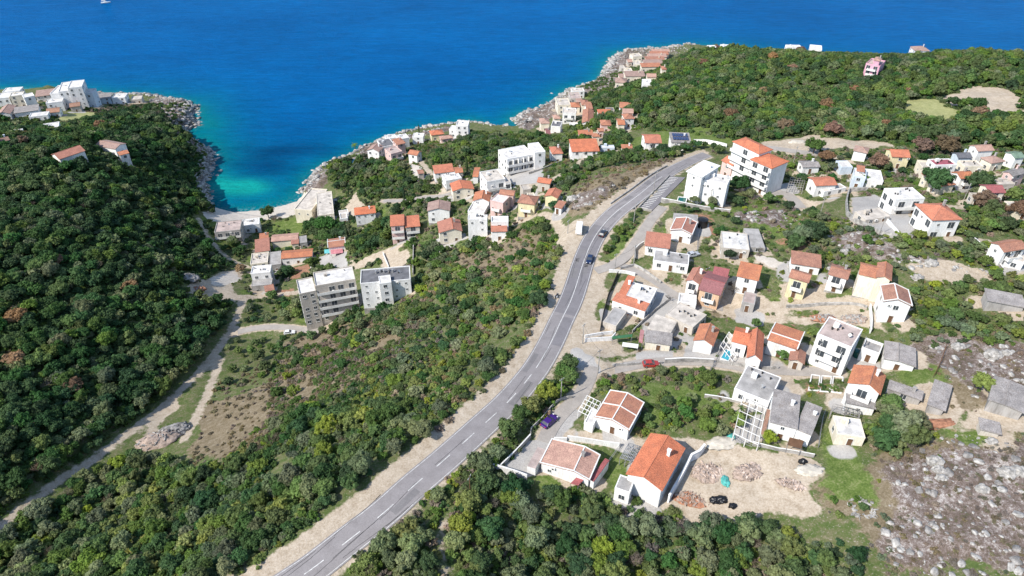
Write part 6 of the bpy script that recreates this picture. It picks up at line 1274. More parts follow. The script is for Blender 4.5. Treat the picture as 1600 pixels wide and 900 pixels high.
def car(px, py, heading, mat, label, L=4.3, Wd=1.78, Ht=1.45, style='hatch', name='car', cat='car', z=None):
    g_ = gp(px, py); t = empty(name, (g_[0], g_[1], float(hgt(g_[0], g_[1])) + .10 if z is None else z), heading); tag(t, label, cat); w = Wd / 2
    def ring(hw, z0, z1): return [(-hw * .96, z0), (hw * .96, z0), (hw, z0 + .22), (hw, (z0 + z1) / 2), (hw * .93, z1), (-hw * .93, z1), (-hw, (z0 + z1) / 2), (-hw, z0 + .22)]
    b_ = MB()
    if style == 'van':
        loft(b_, [(-L/2, ring(w, .38, 2.3)), (-L/2 + .08, ring(w, .3, 2.7)), (L/2 - 1.5, ring(w, .3, 2.75)), (L/2 - 1.2, ring(w, .3, 2.2)), (L/2 - .75, ring(w * .97, .3, 1.25)), (L/2 - .1, ring(w * .94, .32, 1.0)), (L/2, ring(w * .86, .42, .85))])
        b_.build('body', mat, t); gl = MB(); gl.add([(L/2 - 1.24, -w * .85, 2.12), (L/2 - 1.24, w * .85, 2.12), (L/2 - .80, w * .88, 1.34), (L/2 - .80, -w * .88, 1.34)], [(0, 1, 2, 3)])
        for s in (-1, 1): gl.box(L/2 - 1.95, L/2 - 1.3, s * w - .02, s * w + .02, 1.35, 2.0); gl.box(-.9, .2, s * w - .02, s * w + .02, 1.5, 2.1)
        gl.build('window_glass', M_glass, t)
    else:
        top = .88 if style != 'sport' else .80
        loft(b_, [(-L/2, ring(w * .84, .42, top * .9)), (-L/2 + .12, ring(w * .95, .25, top * 1.0)), (-L/2 + .8, ring(w, .2, top * 1.06)), (0, ring(w, .18, top * 1.06)), (L/2 - 1.25, ring(w, .2, top * 1.0)), (L/2 - .4, ring(w * .95, .22, top * .86)), (L/2 - .05, ring(w * .84, .3, top * .7)), (L/2, ring(w * .7, .38, top * .6))])
        b_.build('body', mat, t); rb = L/2 - 1.3; bk = -L/2 + (.25 if style == 'hatch' else .55); r0 = bk + .45; r1 = rb - .75; z1 = Ht; zb = top * 1.02; wt = w * .74
        gh = MB(); gh.add([(bk, -w*.9, zb), (rb, -w*.9, zb), (rb, w*.9, zb), (bk, w*.9, zb), (r0, -wt, z1-.06), (r1, -wt, z1-.06), (r1, wt, z1-.06), (r0, wt, z1-.06)], [(0,1,5,4),(1,2,6,5),(2,3,7,6),(3,0,4,7),(4,5,6,7)]); gh.build('window_glass', M_glass, t)
        rf = MB(); rf.add([(r0-.04,-wt-.03,z1-.05),(r1+.04,-wt-.03,z1-.05),(r1+.04,wt+.03,z1-.05),(r0-.04,wt+.03,z1-.05),(r0+.1,-wt*.85,z1),(r1-.1,-wt*.85,z1),(r1-.1,wt*.85,z1),(r0+.1,wt*.85,z1)],[(3,2,1,0),(4,5,6,7),(0,1,5,4),(1,2,6,5),(2,3,7,6),(3,0,4,7)])
        for s in (-1, 1):
            rf.bar((rb, s*w*.9, zb), (r1, s*wt, z1-.03), .04); rf.bar((bk, s*w*.9, zb), (r0, s*wt, z1-.03), .06); rf.bar(((bk+rb)/2, s*w*.91, zb), ((r0+r1)/2, s*(wt+.01), z1-.03), .04)
        rf.build('roof', mat, t)
    for sx_ in (-1, 1):
        for sy in (-1, 1):
            wx = sx_ * L * .31; wy = sy * (w - .08); wh = MB().cyl((wx, wy - .1, .33), (wx, wy + .1, .33), .33, .33, 16).build('wheel', M_tyre, t); MB().cyl((wx, wy + sy * .08, .33), (wx, wy + sy * .115, .33), .21, .19, 12).build('rim', M_rim, wh)
    for sy in (-1, 1):
        MB().box(L/2 - .22, L/2 - .03, sy * w * .62 - .17, sy * w * .62 + .17, .56, .68).build('headlight', M_lampw, t); MB().box(-L/2 - .01, -L/2 + .12, sy * w * .66 - .14, sy * w * .66 + .14, .66, .8).build('tail_light', M_red, t)
        if style != 'van': MB().box(L/2 - 1.55, L/2 - 1.4, sy * (w + .1) - .08, sy * (w + .1) + .08, .92, 1.04).build('mirror', mat, t)
    return t
def head_at(px, py): i = nearest_i(MP, px, py); d = MP[min(i + 3, len(MP) - 1)] - MP[max(i - 3, 0)]; return math.atan2(d[1], d[0])
car(942,367, head_at(942,367), paint_mat('paint_black', (.02,.022,.03)), 'dark car driving uphill on the main road, the farther of the two moving cars')
car(921,408, head_at(921,408) + math.pi, paint_mat('paint_navy', (.012,.025,.07)), 'dark blue car on the main road, the nearer of the two moving cars')
car(905,361, R(80), paint_mat('paint_white', (.75,.75,.73)), 'white camper van parked on the gravel beside the main road', L=5.6, Wd=2.05, Ht=2.7, style='van', name='camper_van', cat='camper van')
car(858,661, R(48), paint_mat('paint_purple', (.045,.008,.15)), 'purple sports coupe parked on the concrete lane beside the thicket', L=4.5, Wd=1.9, Ht=1.32, style='sport')
car(1017,571.5, R(3), paint_mat('paint_red', (.36,.04,.03)), 'red car parked on the lane below the brick paved yard', L=4.2)
car(453,521.5, R(10), MATS['paint_white'], 'white car half hidden among bushes near the large grey apartment block', L=4.0)
car(1345,277, R(30), MATS['paint_white'], 'small white car on the lane near the faded whitewashed house', L=3.9)
car(1083,400, R(20), paint_mat('paint_silver', (.45,.46,.48)), 'silver car in the yard above the grey slab roofed house', L=4.0)
# motorcycle on the verge
g_ = gp(870, 464); t = empty('motorcycle', (g_[0], g_[1], float(hgt(g_[0], g_[1]))), R(60)); tag(t, 'dark motorcycle with luggage standing on the gravel verge', 'motorcycle')
for x in (-.72, .72):
    wv_ = MB(); pts_ = [(x + .3 * math.cos(a), 0, .33 + .3 * math.sin(a)) for a in [i * math.pi / 8 for i in range(17)]]
    for p, q in zip(pts_[:-1], pts_[1:]): wv_.bar(p, q, .06)
    wh = wv_.build('wheel', M_tyre, t); MB().cyl((x, -.04, .33), (x, .04, .33), .12, .12, 10).build('hub', M_rim, wh)
MB().bar((-.7, 0, .36), (-.1, 0, .55), .06).bar((-.1, 0, .55), (.5, 0, .95), .06).bar((.5, 0, 1.0), (.72, 0, .36), .05).box(-.2, .25, -.16, .16, .32, .62).build('frame', M_metal, t)
MB().box(-.05, .42, -.17, .17, .72, .98).build('tank', MATS['paint_black'], t); MB().box(-.75, -.02, -.15, .15, .72, .84).build('seat', M_dark, t)
MB().bar((.48, -.36, 1.08), (.48, .36, 1.08), .03).build('handlebar', M_metal, t)
for s in (-1, 1): MB().box(-.85, -.4, s * .36 - .12, s * .36 + .12, .42, .8).build('pannier', MATS['paint_silver'], t)
# sailing boat far out
bt = at_z(165, 5, 0); t = empty('boat', (bt[0], bt[1], 0), R(25)); tag(t, 'small white sailing boat far out on the open sea', 'boat')
hb = MB(); loft(hb, [(-4.2, [(-.9, 0), (.9, 0), (1.2, .9), (-1.2, .9)]), (-1, [(-1.1, -.2), (1.1, -.2), (1.6, 1.0), (-1.6, 1.0)]), (2.2, [(-.8, -.1), (.8, -.1), (1.2, 1.15), (-1.2, 1.15)]), (4.8, [(-.05, .2), (.05, .2), (.08, 1.4), (-.08, 1.4)])]); hb.build('hull', MATS['paint_white'], t)
MB().box(-1.6, 1.4, -.7, .7, 1.0, 1.6).build('cabin', MATS['paint_white'], t); MB().cyl((.6, 0, 1), (.6, 0, 12), .09, .06, 8).build('mast', M_metal, t)
MB().add([(.5, 0, 2.0), (-3.8, .25, 2.0), (.5, 0, 11.6), (.5, .06, 2.0), (-3.8, .31, 2.0), (.5, .06, 11.6)], [(0, 1, 2), (5, 4, 3), (0, 3, 4, 1), (1, 4, 5, 2), (2, 5, 3, 0)]).build('sail', M_trim, t)
# ------------------------------------------------------------------ utility poles
def pole(px, py, h, label, lamp=False, wood=False):
    g_ = gp(px, py); t = empty('utility_pole' if not lamp else 'street_lamp', (g_[0], g_[1], float(hgt(g_[0], g_[1]))), R(random.uniform(20, 70))); tag(t, label, 'utility pole' if not lamp else 'street lamp')
    MB().cyl((0, 0, -.3), (0, 0, h), .14, .085, 8).build('pole', M_wood if wood else M_conc, t)
    if lamp: MB().bar((0, 0, h - .1), (1.3, 0, h + .2), .04).build('arm', M_metal, t); MB().box(1.0, 1.6, -.12, .12, h + .14, h + .26).build('lamp_head', M_metal, t)
    else:
        MB().bar((-.7, 0, h - .4), (.7, 0, h - .4), .06).build('crossarm', M_metal, t)
        for x in (-.6, 0, .6): MB().cyl((x, 0, h - .34), (x, 0, h - .1), .05, .035, 6).build('insulator', M_trim, t)
    return Vector((g_[0], g_[1], float(hgt(g_[0], g_[1])) + h - .2))
PL = [pole(934,583,7.5,'utility pole where the two lanes fork'), pole(876,626,7,'utility pole among the roadside trees above the purple car'), pole(960,425,6.5,'pole at the mouth of the narrow lane'), pole(990,411,6.5,'pole at the fence left of the small house with plain orange roof'),
 pole(990,348,7,'street lamp on the green bank below the car park',True), pole(1021,299,7,'street lamp among bushes between main road and car park',True), pole(910,537,6.5,'pole at the white walled driveway by the main road'), pole(1253,281,7,'pole beside the lane in front of the long hotel'),
 pole(1281,336,6.5,'pole on the slope below the bright orange bungalow'), pole(1373,368,6.5,'pole in front of the low store on the knoll'), pole(1506,312,6,'pole beside the bare grey trees in the upper right'), pole(1240,253,6.5,'pole at the right end of the hotel'), pole(735,775,6,'utility pole in the bushes above the walled yard',False,True),
 pole(1108,322,6.5,'pole at the garden of the slanting roofed apartment block'), pole(887,365,5,'short pole beside the village access track'), pole(1100,447,6.5,'pole beside the bare rubble yard',False,True), pole(1340,560,6.5,'pole beside the small white annex')]
M_wire = plain('cable', (.05, .05, .05), .7)
def wire(a, b_, label):
    mb = MB(); n = 9; pts_ = [a.lerp(b_, i / n) - Vector((0, 0, 1.1 * 4 * (i / n) * (1 - i / n))) for i in range(n + 1)]
    for p, q in zip(pts_[:-1], pts_[1:]): mb.bar(p, q, .018)
    tag(mb.build('overhead_cable', M_wire), label, 'cable')
wire(PL[0], PL[1], 'overhead cable from the fork pole to the roadside tree pole'); wire(PL[0], PL[6], 'overhead cable from the fork pole to the driveway pole'); wire(PL[2], PL[3], 'overhead cable over the mouth of the narrow lane')
# ------------------------------------------------------------------ walls and fences
def wall(view, pts, h, t, mat, label, name='garden_wall', cat='wall', cap=True, posts=0):
    ox, oy, s = view; P = gps([(ox + a / s, oy + b_ / s) for a, b_ in pts]); P, _ = resample(P, 2.0)
    Z = hgt(P[:, 0], P[:, 1]); Z = box_s(Z, 2); c = P[:, :2].mean(0); z0 = float(Z.min()); root = empty(name, (c[0], c[1], z0)); tag(root, label, cat)
    mb = MB(); cp_ = MB(); po = MB()
    for i in range(len(P) - 1):
        a = Vector((P[i, 0] - c[0], P[i, 1] - c[1], 0)); b_ = Vector((P[i + 1, 0] - c[0], P[i + 1, 1] - c[1], 0)); d = (b_ - a).normalized(); n = Vector((-d.y, d.x, 0)) * t / 2; za, zb = Z[i] - z0, Z[i + 1] - z0
        def up(v, z): return (v.x, v.y, z)
        if not posts:
            mb.add([up(a - n, za - .8), up(b_ - n, zb - .8), up(b_ + n, zb - .8), up(a + n, za - .8), up(a - n, za + h), up(b_ - n, zb + h), up(b_ + n, zb + h), up(a + n, za + h)], [(3,2,1,0),(4,5,6,7),(0,1,5,4),(1,2,6,5),(2,3,7,6),(3,0,4,7)])
            if cap: m2 = n * 1.35; cp_.add([up(a - m2, za + h), up(b_ - m2, zb + h), up(b_ + m2, zb + h), up(a + m2, za + h), up(a - m2, za + h + .08), up(b_ - m2, zb + h + .08), up(b_ + m2, zb + h + .08), up(a + m2, za + h + .08)], [(3,2,1,0),(4,5,6,7),(0,1,5,4),(1,2,6,5),(2,3,7,6),(3,0,4,7)])
        else:
            for q in (.35, .95): mb.bar(up(a, za + h * q), up(b_, zb + h * q), .03)
            po.box(a.x - .05, a.x + .05, a.y - .05, a.y + .05, za - .4, za + h + .05)
            for k in range(1, 5): v = a.lerp(b_, k / 5); mb.bar(up(v, za + (zb - za) * k / 5 + .05), up(v, za + (zb - za) * k / 5 + h), .012)
    mb.build('wall' if not posts else 'railing', mat, root)
    if posts: po.build('post', mat, root)
    elif cap: cp_.build('coping', M_trim if mat is not M_stone else M_conc, root)
M_wallw = WM('w')
wall(N1,[(92,600),(270,668),(330,690)],2.0,.25,M_wallw,'white retaining wall at the front edge of the walled concrete yard')
wall(N1,[(140,597),(250,490),(355,380)],1.1,.2,M_conc,'grey parapet wall on the thicket side of the walled concrete yard')
wall(N1,[(355,375),(360,320),(430,260),(510,160),(560,112),(650,100)],.9,.15,M_stone,'low pale wall beside the purple car along the lane',cap=False)
wall(N1,[(612,392),(700,405),(800,420),(900,438),(978,447)],1.3,.2,M_wallw,'white wall with stepped coping behind the faded pinkish roof')
wall(N1,[(985,445),(940,510),(890,580),(840,650),(800,700)],1.3,.05,M_metal,'dark wire fence between the garden and the bright orange roofed house','fence','fence',posts=1)
wall(N1,[(1320,835),(1370,745),(1430,640),(1485,525),(1530,520),(1570,470)],2.2,.35,M_wallw,'tall white retaining wall between orange roofed house and rubble plot')
wall(N1,[(520,400),(560,405),(610,402)],1.0,.25,M_wallw,'short white wall piece at the lane bend above the faded pinkish roof')
wall(N2,[(85,300),(200,318),(400,352),(520,345)],1.0,.2,M_stone,'stone wall on the south side of the lane above the stained bungalow',cap=False)
wall(N2,[(0,545),(130,560),(260,585)],.8,.2,M_conc,'low grey wall below the copse left of the stained bungalow')
wall(N2,[(800,900),(815,790),(830,700),(850,650)],1.2,.05,M_metal,'wire fence on the bright green grass beside the broad grey roof','fence','fence',posts=1)
wall((1000,640,4),[(575,170),(640,220),(700,240)],1.0,.05,M_metal,'slanted fence left of the broad grey roofed house','fence','fence',posts=1)
wall((1000,640,4),[(700,225),(850,255),(960,275),(1085,300)],1.0,.15,M_conc,'grey garden wall below the broad grey roofed house along the track')
wall(E2,[(935,500),(945,600),(940,680)],1.3,.25,M_wallw,'white wall end to end with the stony plot beside the tall white block')
wall(E2,[(350,500),(600,482),(840,478),(920,500)],.9,.3,M_stone,'rough stone retaining wall between dirt lane and stony red plot',cap=False)
wall(S1,[(285,245),(480,235),(500,205)],1.2,.2,M_wallw,'white wall of the driveway beside the main road')
wall(S1,[(285,215),(400,195),(485,190)],.9,.2,M_wallw,'upper white wall of the driveway beside the main road')
wall(S1,[(480,415),(700,400),(830,398)],.8,.25,M_stone,'stone edging wall behind the red car',cap=False)
wall(S1,[(845,395),(1000,385),(1190,395)],1.4,.25,M_conc,'grey retaining wall under the deep orange red gable house')
wall(S1,[(1165,460),(1210,385),(1240,250)],1.2,.05,M_metal,'fence up the side path right of the deep orange red gable house','fence','fence',posts=1)
wall(E1,[(620,900),(700,820),(790,740),(870,680)],.9,.2,M_stone,'pale wall slanting past the red soil garden',cap=False)
wall(E1,[(395,890),(415,780),(450,650),(520,490)],1.3,.15,M_dark,'dark hedge like fence along the gravel edge of the restaurant','fence','fence',cap=False)
wall(E1,[(455,475),(560,480),(640,500)],1.0,.2,M_wallw,'white wall at the top edge of the restaurant yard')
wall(E1,[(540,455),(640,430),(720,480),(820,555)],.9,.25,M_stone,'curved stone wall along the mid lane',cap=False)
wall(E1,[(1075,350),(1080,240),(1120,100)],1.2,.05,M_metal,'wire fence between cottage garden and red earth plot','fence','fence',posts=1)
wall(E1,[(635,400),(640,320),(700,280)],1.3,.15,M_conc,'grey wall left of the small house with plain orange roof')
wall(E3,[(330,545),(480,570),(640,600),(760,615)],1.4,.25,M_conc,'retaining wall below the pool garden of the slanting roofed apartment block')
wall(TV,[(1330,700),(1400,695),(1540,722)],1.8,.25,M_wallw,'long white wall on the wood edge right of the solar roof')
wall(Z8,[(420,392),(300,400),(285,470),(290,545),(340,590),(430,630),(500,672),(600,690),(700,690)],1.5,.4,M_stone,'curved pale stone terrace wall around the knoll',cap=False)
wall(Z8,[(540,590),(620,680)],1.0,.3,M_wallw,'short white wall between the villa yard and the knoll wall')
wall(Z8,[(1005,650),(1080,700),(1170,780),(1260,890)],1.0,.25,M_conc,'garden wall left of the house with stepped terraces')
wall(E5,[(1195,470),(1230,555)],1.0,.2,M_wallw,'white wall beside the sandy yard of the dark roofed block')
wall(E5,[(1385,430),(1382,600)],1.4,.3,M_stone,'ochre retaining edge at the right side of the sandy yard',cap=False)
wall(E5,[(740,520),(748,590)],1.2,.2,M_wallw,'white wall beside the small garden behind the grey apartment block')
wall(E5,[(700,140),(740,270)],1.2,.4,M_wallw,'white terrace wall beside the stepped beige building')
wall(N5,[(795,200),(760,300),(720,390),(705,410)],1.2,.05,M_wood,'dark fence between green lawn and limestone field','fence','fence',posts=1)
wall(C2,[(905,290),(1000,255),(1140,205)],.9,.25,M_stone,'pale wall along the hotel forecourt track',cap=False)
# guard wall along the upper main road
i0, i1 = nearest_i(MP, 965, 325), nearest_i(MP, 1058, 263); Q = off_line(MP, 4.2 * WS)[i0:i1:3]; mb = MB()
for a, b_ in zip(Q[:-1], Q[1:]): d = Vector(b_ - a); mb.obox((Vector(a) + Vector(b_)) / 2 + Vector((0, 0, .2)), (d, d.cross(Vector((0, 0, 1))), (0, 0, 1)), (d.length / 2 + .02, .18, .32))
tag(mb.build('parapet_wall', M_conc), 'low concrete parapet on the sea side of the upper main road', 'wall')
# ------------------------------------------------------------------ pergolas
def pergola(view, A_, B_, C_, nx, ny, h, label, mat=None):
    ox, oy, s = view; mat = mat or M_trim; zc = gp(ox + (A_[0] + C_[0]) / 2 / s, oy + (A_[1] + C_[1]) / 2 / s)[2]
    a, b_, c_ = [at_z(ox + p[0] / s, oy + p[1] / s, zc + h) for p in (A_, B_, C_)]; c = (a + c_) / 2; t = empty('pergola', (c[0], c[1], zc)); tag(t, label, 'pergola'); e1 = b_ - a; e2 = c_ - b_
    def P(i, j, z): q = a + e1 * i + e2 * j - c; return (q[0], q[1], z)
    bm_ = MB(); [bm_.bar(P(i / nx, 0, h), P(i / nx, 1, h), .06) for i in range(nx + 1)]; [bm_.bar(P(0, j / ny, h + .1), P(1, j / ny, h + .1), .06) for j in range(ny + 1)]; bm_.build('beams', mat, t)
    for i in (0, .5, 1):
        for j in (0, .5, 1):
            if (i, j) != (.5, .5): q = P(i, j, 0); MB().box(q[0] - .07, q[0] + .07, q[1] - .07, q[1] + .07, -.8, h).build('post', mat, t)
pergola(N1,(690,190),(790,240),(850,130),4,4,2.4,'white pergola frame left of the weathered terracotta bungalow')
pergola(N2,(210,800),(380,880),(435,610),3,5,2.3,'large white pergola frame covering the terrace left of the broad grey roof')
pergola(N2,(900,640),(1090,690),(1100,640),6,3,2.2,'grey wooden pergola behind the small flat roofed house',M_conc)
pergola(N2,(115,180),(200,290),(260,190),4,3,2.4,'white frame over the blue pool terrace')
pergola(E3,(1120,460),(1215,470),(1235,400),6,5,2.2,'weathered trellis frame beside the bright orange bungalow',M_conc)
pergola(N1,(985,520),(1060,545),(1120,440),7,5,2.0,'dark vine trellis in front of the bright orange roofed house',M_metal)
# ------------------------------------------------------------------ pools, tarps, heaps, boxes
M_pool = plain('pool_green', (.01, .10, .08), .1, .1, spec=.5); M_poolb = plain('pool_blue', (.05, .35, .45), .1, .1, spec=.5); M_teal = plain('teal_tarp', (.10, .45, .40), .6, .3, 2); M_blue = plain('blue_tarp', (.04, .20, .60), .5, .2, 2); M_black = plain('black_plastic', (.012, .012, .014), .35, .3, 2, spec=.5)
M_gcan = plain('green_canopy', (.05, .16, .07), .7, .2); M_earth = plain('orange_earth', (.42, .20, .12), .95, .3, 1.5); M_rubble = plain('pale_rubble', (.48, .37, .30), .95, .3, 1.6, fine=.3); M_rstone = plain('pinkish_rubble_stone', (.56, .45, .38), .95, .3, 1.2); M_sand = plain('pale_sand', (.55, .50, .42), .95, .15, 1.0)
def pool(view, A_, B_, C_, mat, label):
    ox, oy, s = view; q = [gp(ox + p[0] / s, oy + p[1] / s) for p in (A_, B_, C_)]; z = max(p[2] for p in q) + .35; a, b_, c_ = [at_z(ox + p[0] / s, oy + p[1] / s, z) for p in (A_, B_, C_)]
    c = (a + c_) / 2; e1, e2 = b_ - a, c_ - b_; t = empty('swimming_pool', (c[0], c[1], z)); tag(t, label, 'swimming pool'); P = lambda i, j: tuple((a + e1 * i + e2 * j - c))
    MB().prism([P(0, 0), P(1, 0), P(1, 1), P(0, 1)], -1.5, -.12).build('water', mat, t); m_ = MB(); k = .09
    for i0, i1, j0, j1 in ((-k, 1 + k, -k, 0), (-k, 1 + k, 1, 1 + k), (-k, 0, 0, 1), (1, 1 + k, 0, 1)): m_.prism([P(i0, j0), P(i1, j0), P(i1, j1), P(i0, j1)], -1.8, 0)
    m_.build('rim', M_trim, t)
pool(E3,(432,542),(482,548),(492,516),M_pool,'dark green swimming pool beside the slanting roofed apartment block')
pool(B1,(590,415),(630,422),(645,400),M_poolb,'pale blue pool on the shore at the left end of the shore group')
pool(N2,(120,265),(170,285),(205,225),M_poolb,'small blue pool on the terrace of the hipped orange house')
def heap(px, py, rx, ry, h, mat, label, name='rubble_heap', cat='heap', seed=0, stones=0, smat=None, rot=0):
    g_ = gp(px, py); v, f = ico(4); v = v.copy(); z0 = float(hgt(g_[0], g_[1])); n_ = np.array([mnoise.fractal(Vector(q) * 2.2 + Vector((seed * 5.3, 0, 0)), .6, 2, 4) for q in v]); v *= (1 + .28 * n_)[:, None]; v[:, 0] *= rx; v[:, 1] *= ry; v[:, 2] = np.maximum(v[:, 2], -.35) * h
    me = soup_mesh(name, v, f, [mat]); o = bpy.data.objects.new(name, me); o.location = (g_[0], g_[1], z0 - .05); o.rotation_euler = (0, 0, rot); link(o)
    if stones:
        b_ = MB(); rd = random.Random(seed)
        for _ in range(stones):
            a = rd.random() * 6.28; q = rd.random() ** .6; x, y = math.cos(a) * q * rx, math.sin(a) * q * ry; zz = h * math.sqrt(max(0, 1 - q * q)) * .9; r_ = rd.uniform(.12, .34); b_.obox((x, y, zz + r_ * .3), ((rd.gauss(0, 1), rd.gauss(0, 1), rd.gauss(0, .4)), (rd.gauss(0, 1), rd.gauss(0, 1), .1), (0, .2, 1)), (r_, r_ * .7, r_ * .5))
        b_.build('stones', smat or M_stone, o)
    tag(o, label, cat); return o
heap(1170,738,3.4,1.9,.8,M_rubble,'pale rubble heap in the middle of the building plot',seed=1,stones=98,rot=.3,smat=M_rstone)
heap(1108,738,3.2,2.6,.3,M_rubble,'broad low rubble heap beside the tall white retaining wall',seed=2,stones=98,smat=M_rstone)
heap(1085,780,4.0,1.8,.25,M_earth,'reddish rubble spread at the lower left corner of the building plot',seed=3,stones=95,smat=M_rubble,rot=-.2)
heap(1240,757,3.2,1.2,.25,M_rubble,'low stony heap under the track edge in the building plot',seed=4,stones=80,rot=-.3,smat=M_rstone)
heap(1134,752,.9,1.5,.5,M_teal,'crumpled teal tarp lying on the building plot','tarp','tarp',5)
heap(1142,683,.8,.9,.7,M_teal,'teal sack beside the pergola above the building plot','sack','sack',6)
for a, b_, r_, lb in ((1117,782,.9,'black plastic wrapped bundle on the building plot, left of three'),(1127,781,1.0,'black plastic wrapped bundle on the building plot, middle and largest'),(1145,791,.7,'black plastic wrapped bundle on the building plot, right and apart')): heap(a, b_, r_ * 1.2, r_ * .9, r_ * .9, M_black, lb, 'plastic_bundle', 'bundle', int(a))
heap(1254,722,.9,.6,.9,M_black,'black bin sack at the end of the track below the broad grey roof','sack','sack',9)
heap(1130,692,3.6,1.8,.8,M_sand,'pale sand heap beside the pergola terrace',seed=10,rot=.2,name='sand_heap'); heap(1268,735,3.0,1.6,.5,M_sand,'pale sand heap at the right end of the track',seed=11,name='sand_heap')
heap(1471,663,4.6,1.4,.7,M_earth,'long orange earth heap below the left sheet roofed shed',seed=12,name='earth_heap'); heap(245,690,6.5,3.6,1.8,M_rubble,'big heap of broken stone beside the dirt road',seed=13,stones=99,rot=.5); heap(272,675,4.5,3.0,1.4,M_stoned,'dark stone heap behind the big heap beside the dirt road',seed=14,stones=99,smat=M_stoned,rot=.5)
heap(310,452,2.8,1.6,1.2,M_earth,'ochre heap at the edge of the pale dirt square',seed=15,stones=30,name='earth_heap'); heap(1170,225-3,2.6,1.5,1.2,M_earth,'brown earth heap left on the bare patch at the wood edge',seed=16,name='earth_heap') ; heap(1245,223,3.5,1.6,1.0,M_sand,'sandy mound on the bare patch at the wood edge',seed=17,name='sand_heap')
heap(1089,499,1.5,.8,.35,M_blue,'bright blue tarp lying in the rubble yard','tarp','tarp',18); heap(1336,500,3.6,1.8,1.0,M_rubble,'rubble heap on the stony red plot',seed=19,stones=80); heap(1290,498,3.8,1.6,.8,M_earth,'brown earth heap on the stony red plot',seed=20,stones=50,name='earth_heap'); heap(290,435,5,3,1.4,M_stoned,'grey spoil heap in the shade left of the pale dirt square',seed=22,stones=60,smat=M_stoned)
for j, (a, b_, r_, lb) in enumerate([(1497,543,1.5,'white boulder at the top of the limestone field, nearest the dark fence'),(1553,555,1.9,'largest white boulder at the top of the limestone field'),(1572,552,1.2,'white boulder right of the largest one'),(1462,722,1.6,'white boulder in the grass strip left of the rough stony slope'),(1467,735,1.2,'white boulder just below another in the grass strip'),(1472,748,1.1,'lowest white boulder of the grass strip'),(1575,740,1.8,'white boulder high on the rough stony slope, left of two'),(1592,738,1.6,'white boulder high on the rough stony slope, right of two'),(1535,765,1.3,'white boulder in the middle of the rough stony slope'),(1433,455-20,1.6,'boulder at the left end of the red stony clearing'),(1455,412,1.8,'tall white boulder above the red stony clearing'),(1320,395,1.5,'pale boulder among shrubs below the knoll wall'),(1285,352,1.6,'pale boulder at the foot of the knoll wall'),(895,312,2.2,'pale outcrop on the rocky bank above the road'),(870,322,1.6,'pale outcrop at the left of the rocky bank'),(1193,302,1.2,'pale boulder beside the single round shrub tree'),(1550,690,1.1,'boulder at the hut')]):
    heap(a, b_, r_, r_ * .8, r_ * .75, M_stone, lb, 'boulder', 'boulder', 40 + j)
# ring of stones with a bush inside
g_ = gp(1347, 795); mb = MB(); rd = random.Random(4)
for i in range(60):
    a = rd.random() * 6.28; q = rd.uniform(1.3, 2.4); r_ = rd.uniform(.12, .35); x, y = g_[0] + math.cos(a) * q, g_[1] + math.sin(a) * q; mb.obox((x, y, float(hgt(x, y)) + r_ * .3), ((rd.gauss(0,1), rd.gauss(0,1), .2), (rd.gauss(0,1), rd.gauss(0,1), .1), (0, 0, 1)), (r_, r_ * .8, r_ * .6))
tag(mb.build('stone_ring', M_stone), 'ring of white stones in the grass right of the building plot', 'stone ring'); tree(g_[0], g_[1], 1.0, 'm', 'small bush growing inside the ring of white stones', None, .7, 'shrub', 'bush', 2)
# canopies, tanks, steps
def canopy(view, A_, B_, C_, h, mat, label):
    ox, oy, s = view; zc = gp(ox + (A_[0] + C_[0]) / 2 / s, oy + (A_[1] + C_[1]) / 2 / s)[2]; a, b_, c_ = [at_z(ox + p[0] / s, oy + p[1] / s, zc + h) for p in (A_, B_, C_)]; c = (a + c_) / 2; e1, e2 = b_ - a, c_ - b_; t = empty('canopy', (c[0], c[1], zc)); tag(t, label, 'canopy')
    P = lambda i, j: tuple(a + e1 * i + e2 * j - c); MB().prism([P(0, 0), P(1, 0), P(1, 1), P(0, 1)], h, h + .08).build('cover', mat, t)
    for i, j in ((.03, .03), (.97, .03), (.97, .97), (.03, .97)): q = P(i, j); MB().box(q[0] - .05, q[0] + .05, q[1] - .05, q[1] + .05, -.5, h).build('post', M_metal, t)
canopy(S1,(478,225),(620,210),(622,190),2.2,M_gcan,'long dark green canopy beside the white driveway wall')
canopy(S1,(548,275),(660,290),(665,262),2.0,M_trim,'white sheet canopy on the brick paved yard')
canopy(S1,(665,245),(692,255),(705,165),2.3,plain('faded_red_sheet',(.45,.22,.22),.8),'narrow faded red canopy left of the grey roofed shed')
canopy(N1,(635,700),(690,715),(740,665),2.2,RM('ma'),'small maroon canopy in front of the faded pinkish roof')
canopy(E5,(870,470),(945,460),(940,430),2.3,plain('rosy_sheet',(.62,.25,.27),.8),'rosy red terrace canopy in front of the small brick red roof')
canopy(E5,(828,465),(870,462),(868,438),2.0,plain('turquoise_sheet',(.15,.50,.52),.7),'turquoise canopy beside the rosy red one')
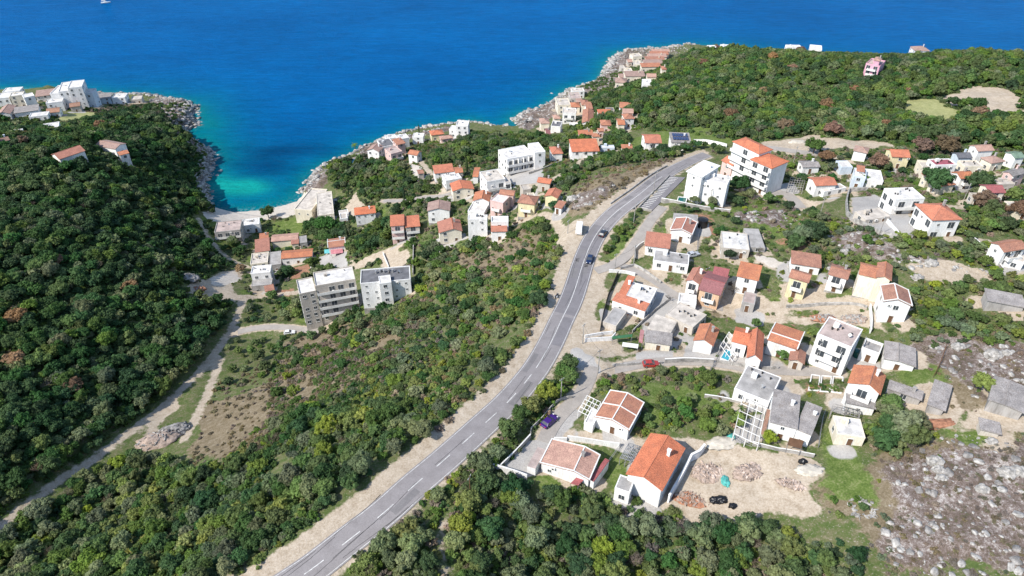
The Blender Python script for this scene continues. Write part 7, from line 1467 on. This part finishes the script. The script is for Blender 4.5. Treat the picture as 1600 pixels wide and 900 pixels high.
canopy(N2,(585,880),(685,905),(700,850),2.4,M_wood,'brown terrace canopy in front of the broad grey roofed house')
canopy(N2,(400,800),(428,808),(470,635),2.3,RM('br'),'narrow brown roof strip between pergola and broad grey roof')
canopy(N2,(165,165),(235,180),(245,110),2.6,M_sand,'sand coloured canopy left of the hipped orange house')
def tank(view, x, y, r_, h, mat, label, zoff=0):
    ox, oy, s = view; g_ = gp(ox + x / s, oy + y / s); t = empty('water_tank', (g_[0], g_[1], float(hgt(g_[0], g_[1])) + zoff)); tag(t, label, 'water tank'); MB().cyl((0, 0, -.3), (0, 0, h), r_, r_, 18).build('tank', mat, t); MB().cyl((0, 0, h), (0, 0, h + .15), r_ * .96, r_ * .3, 18).build('lid', mat, t)
tank(E1,1110,150,1.7,2.6,M_black,'dark round water tank beside the white gabled cottage'); tank(N1,1100,760,.5,1.1,M_metal,'small metal drum in the recess beside the annex of the bright orange roof'); tank(N5,175,250,1.0,1.6,M_pool,'dark green water tank beside the small white annex')
# garden beds
for j, (pts_, lb) in enumerate([([(1263,610),(1278,611),(1281,588),(1268,586)],'leafy garden bed left of three beside the lane'),([(1281,612),(1296,613),(1299,589),(1284,588)],'leafy garden bed in the middle beside the lane'),([(1299,613),(1314,615),(1317,590),(1302,589)],'leafy garden bed right of three beside the lane')]):
    G = gps(pts_); c = G.mean(0); t = empty('garden_bed', tuple(c)); tag(t, lb, 'garden bed', 'garden beds beside the lane'); k = MB()
    for p, q in zip(G, np.roll(G, -1, axis=0)): k.bar(tuple(p - c + [0, 0, .1]), tuple(q - c + [0, 0, .1]), .13)
    k.build('kerb', M_trim, t); rd = random.Random(j); X, Y = scatter(pts_, .9, 60 + j)
    for i, (x, y) in enumerate(zip(X, Y)):
        if i > 9: break
        o = put('plant', BUSH[rd.choice('dmo'), i % 2], t, x - c[0], y - c[1], hgt(x, y) - c[2] - .05, rd.random() * 6); o.scale = (.55, .55, .5)
for o in list(COL.objects):
    if o.parent is None and 'label' in o:
        wds = str(o['label']).split()
        if len(wds) > 16: print('LONG', len(wds), o['label'])
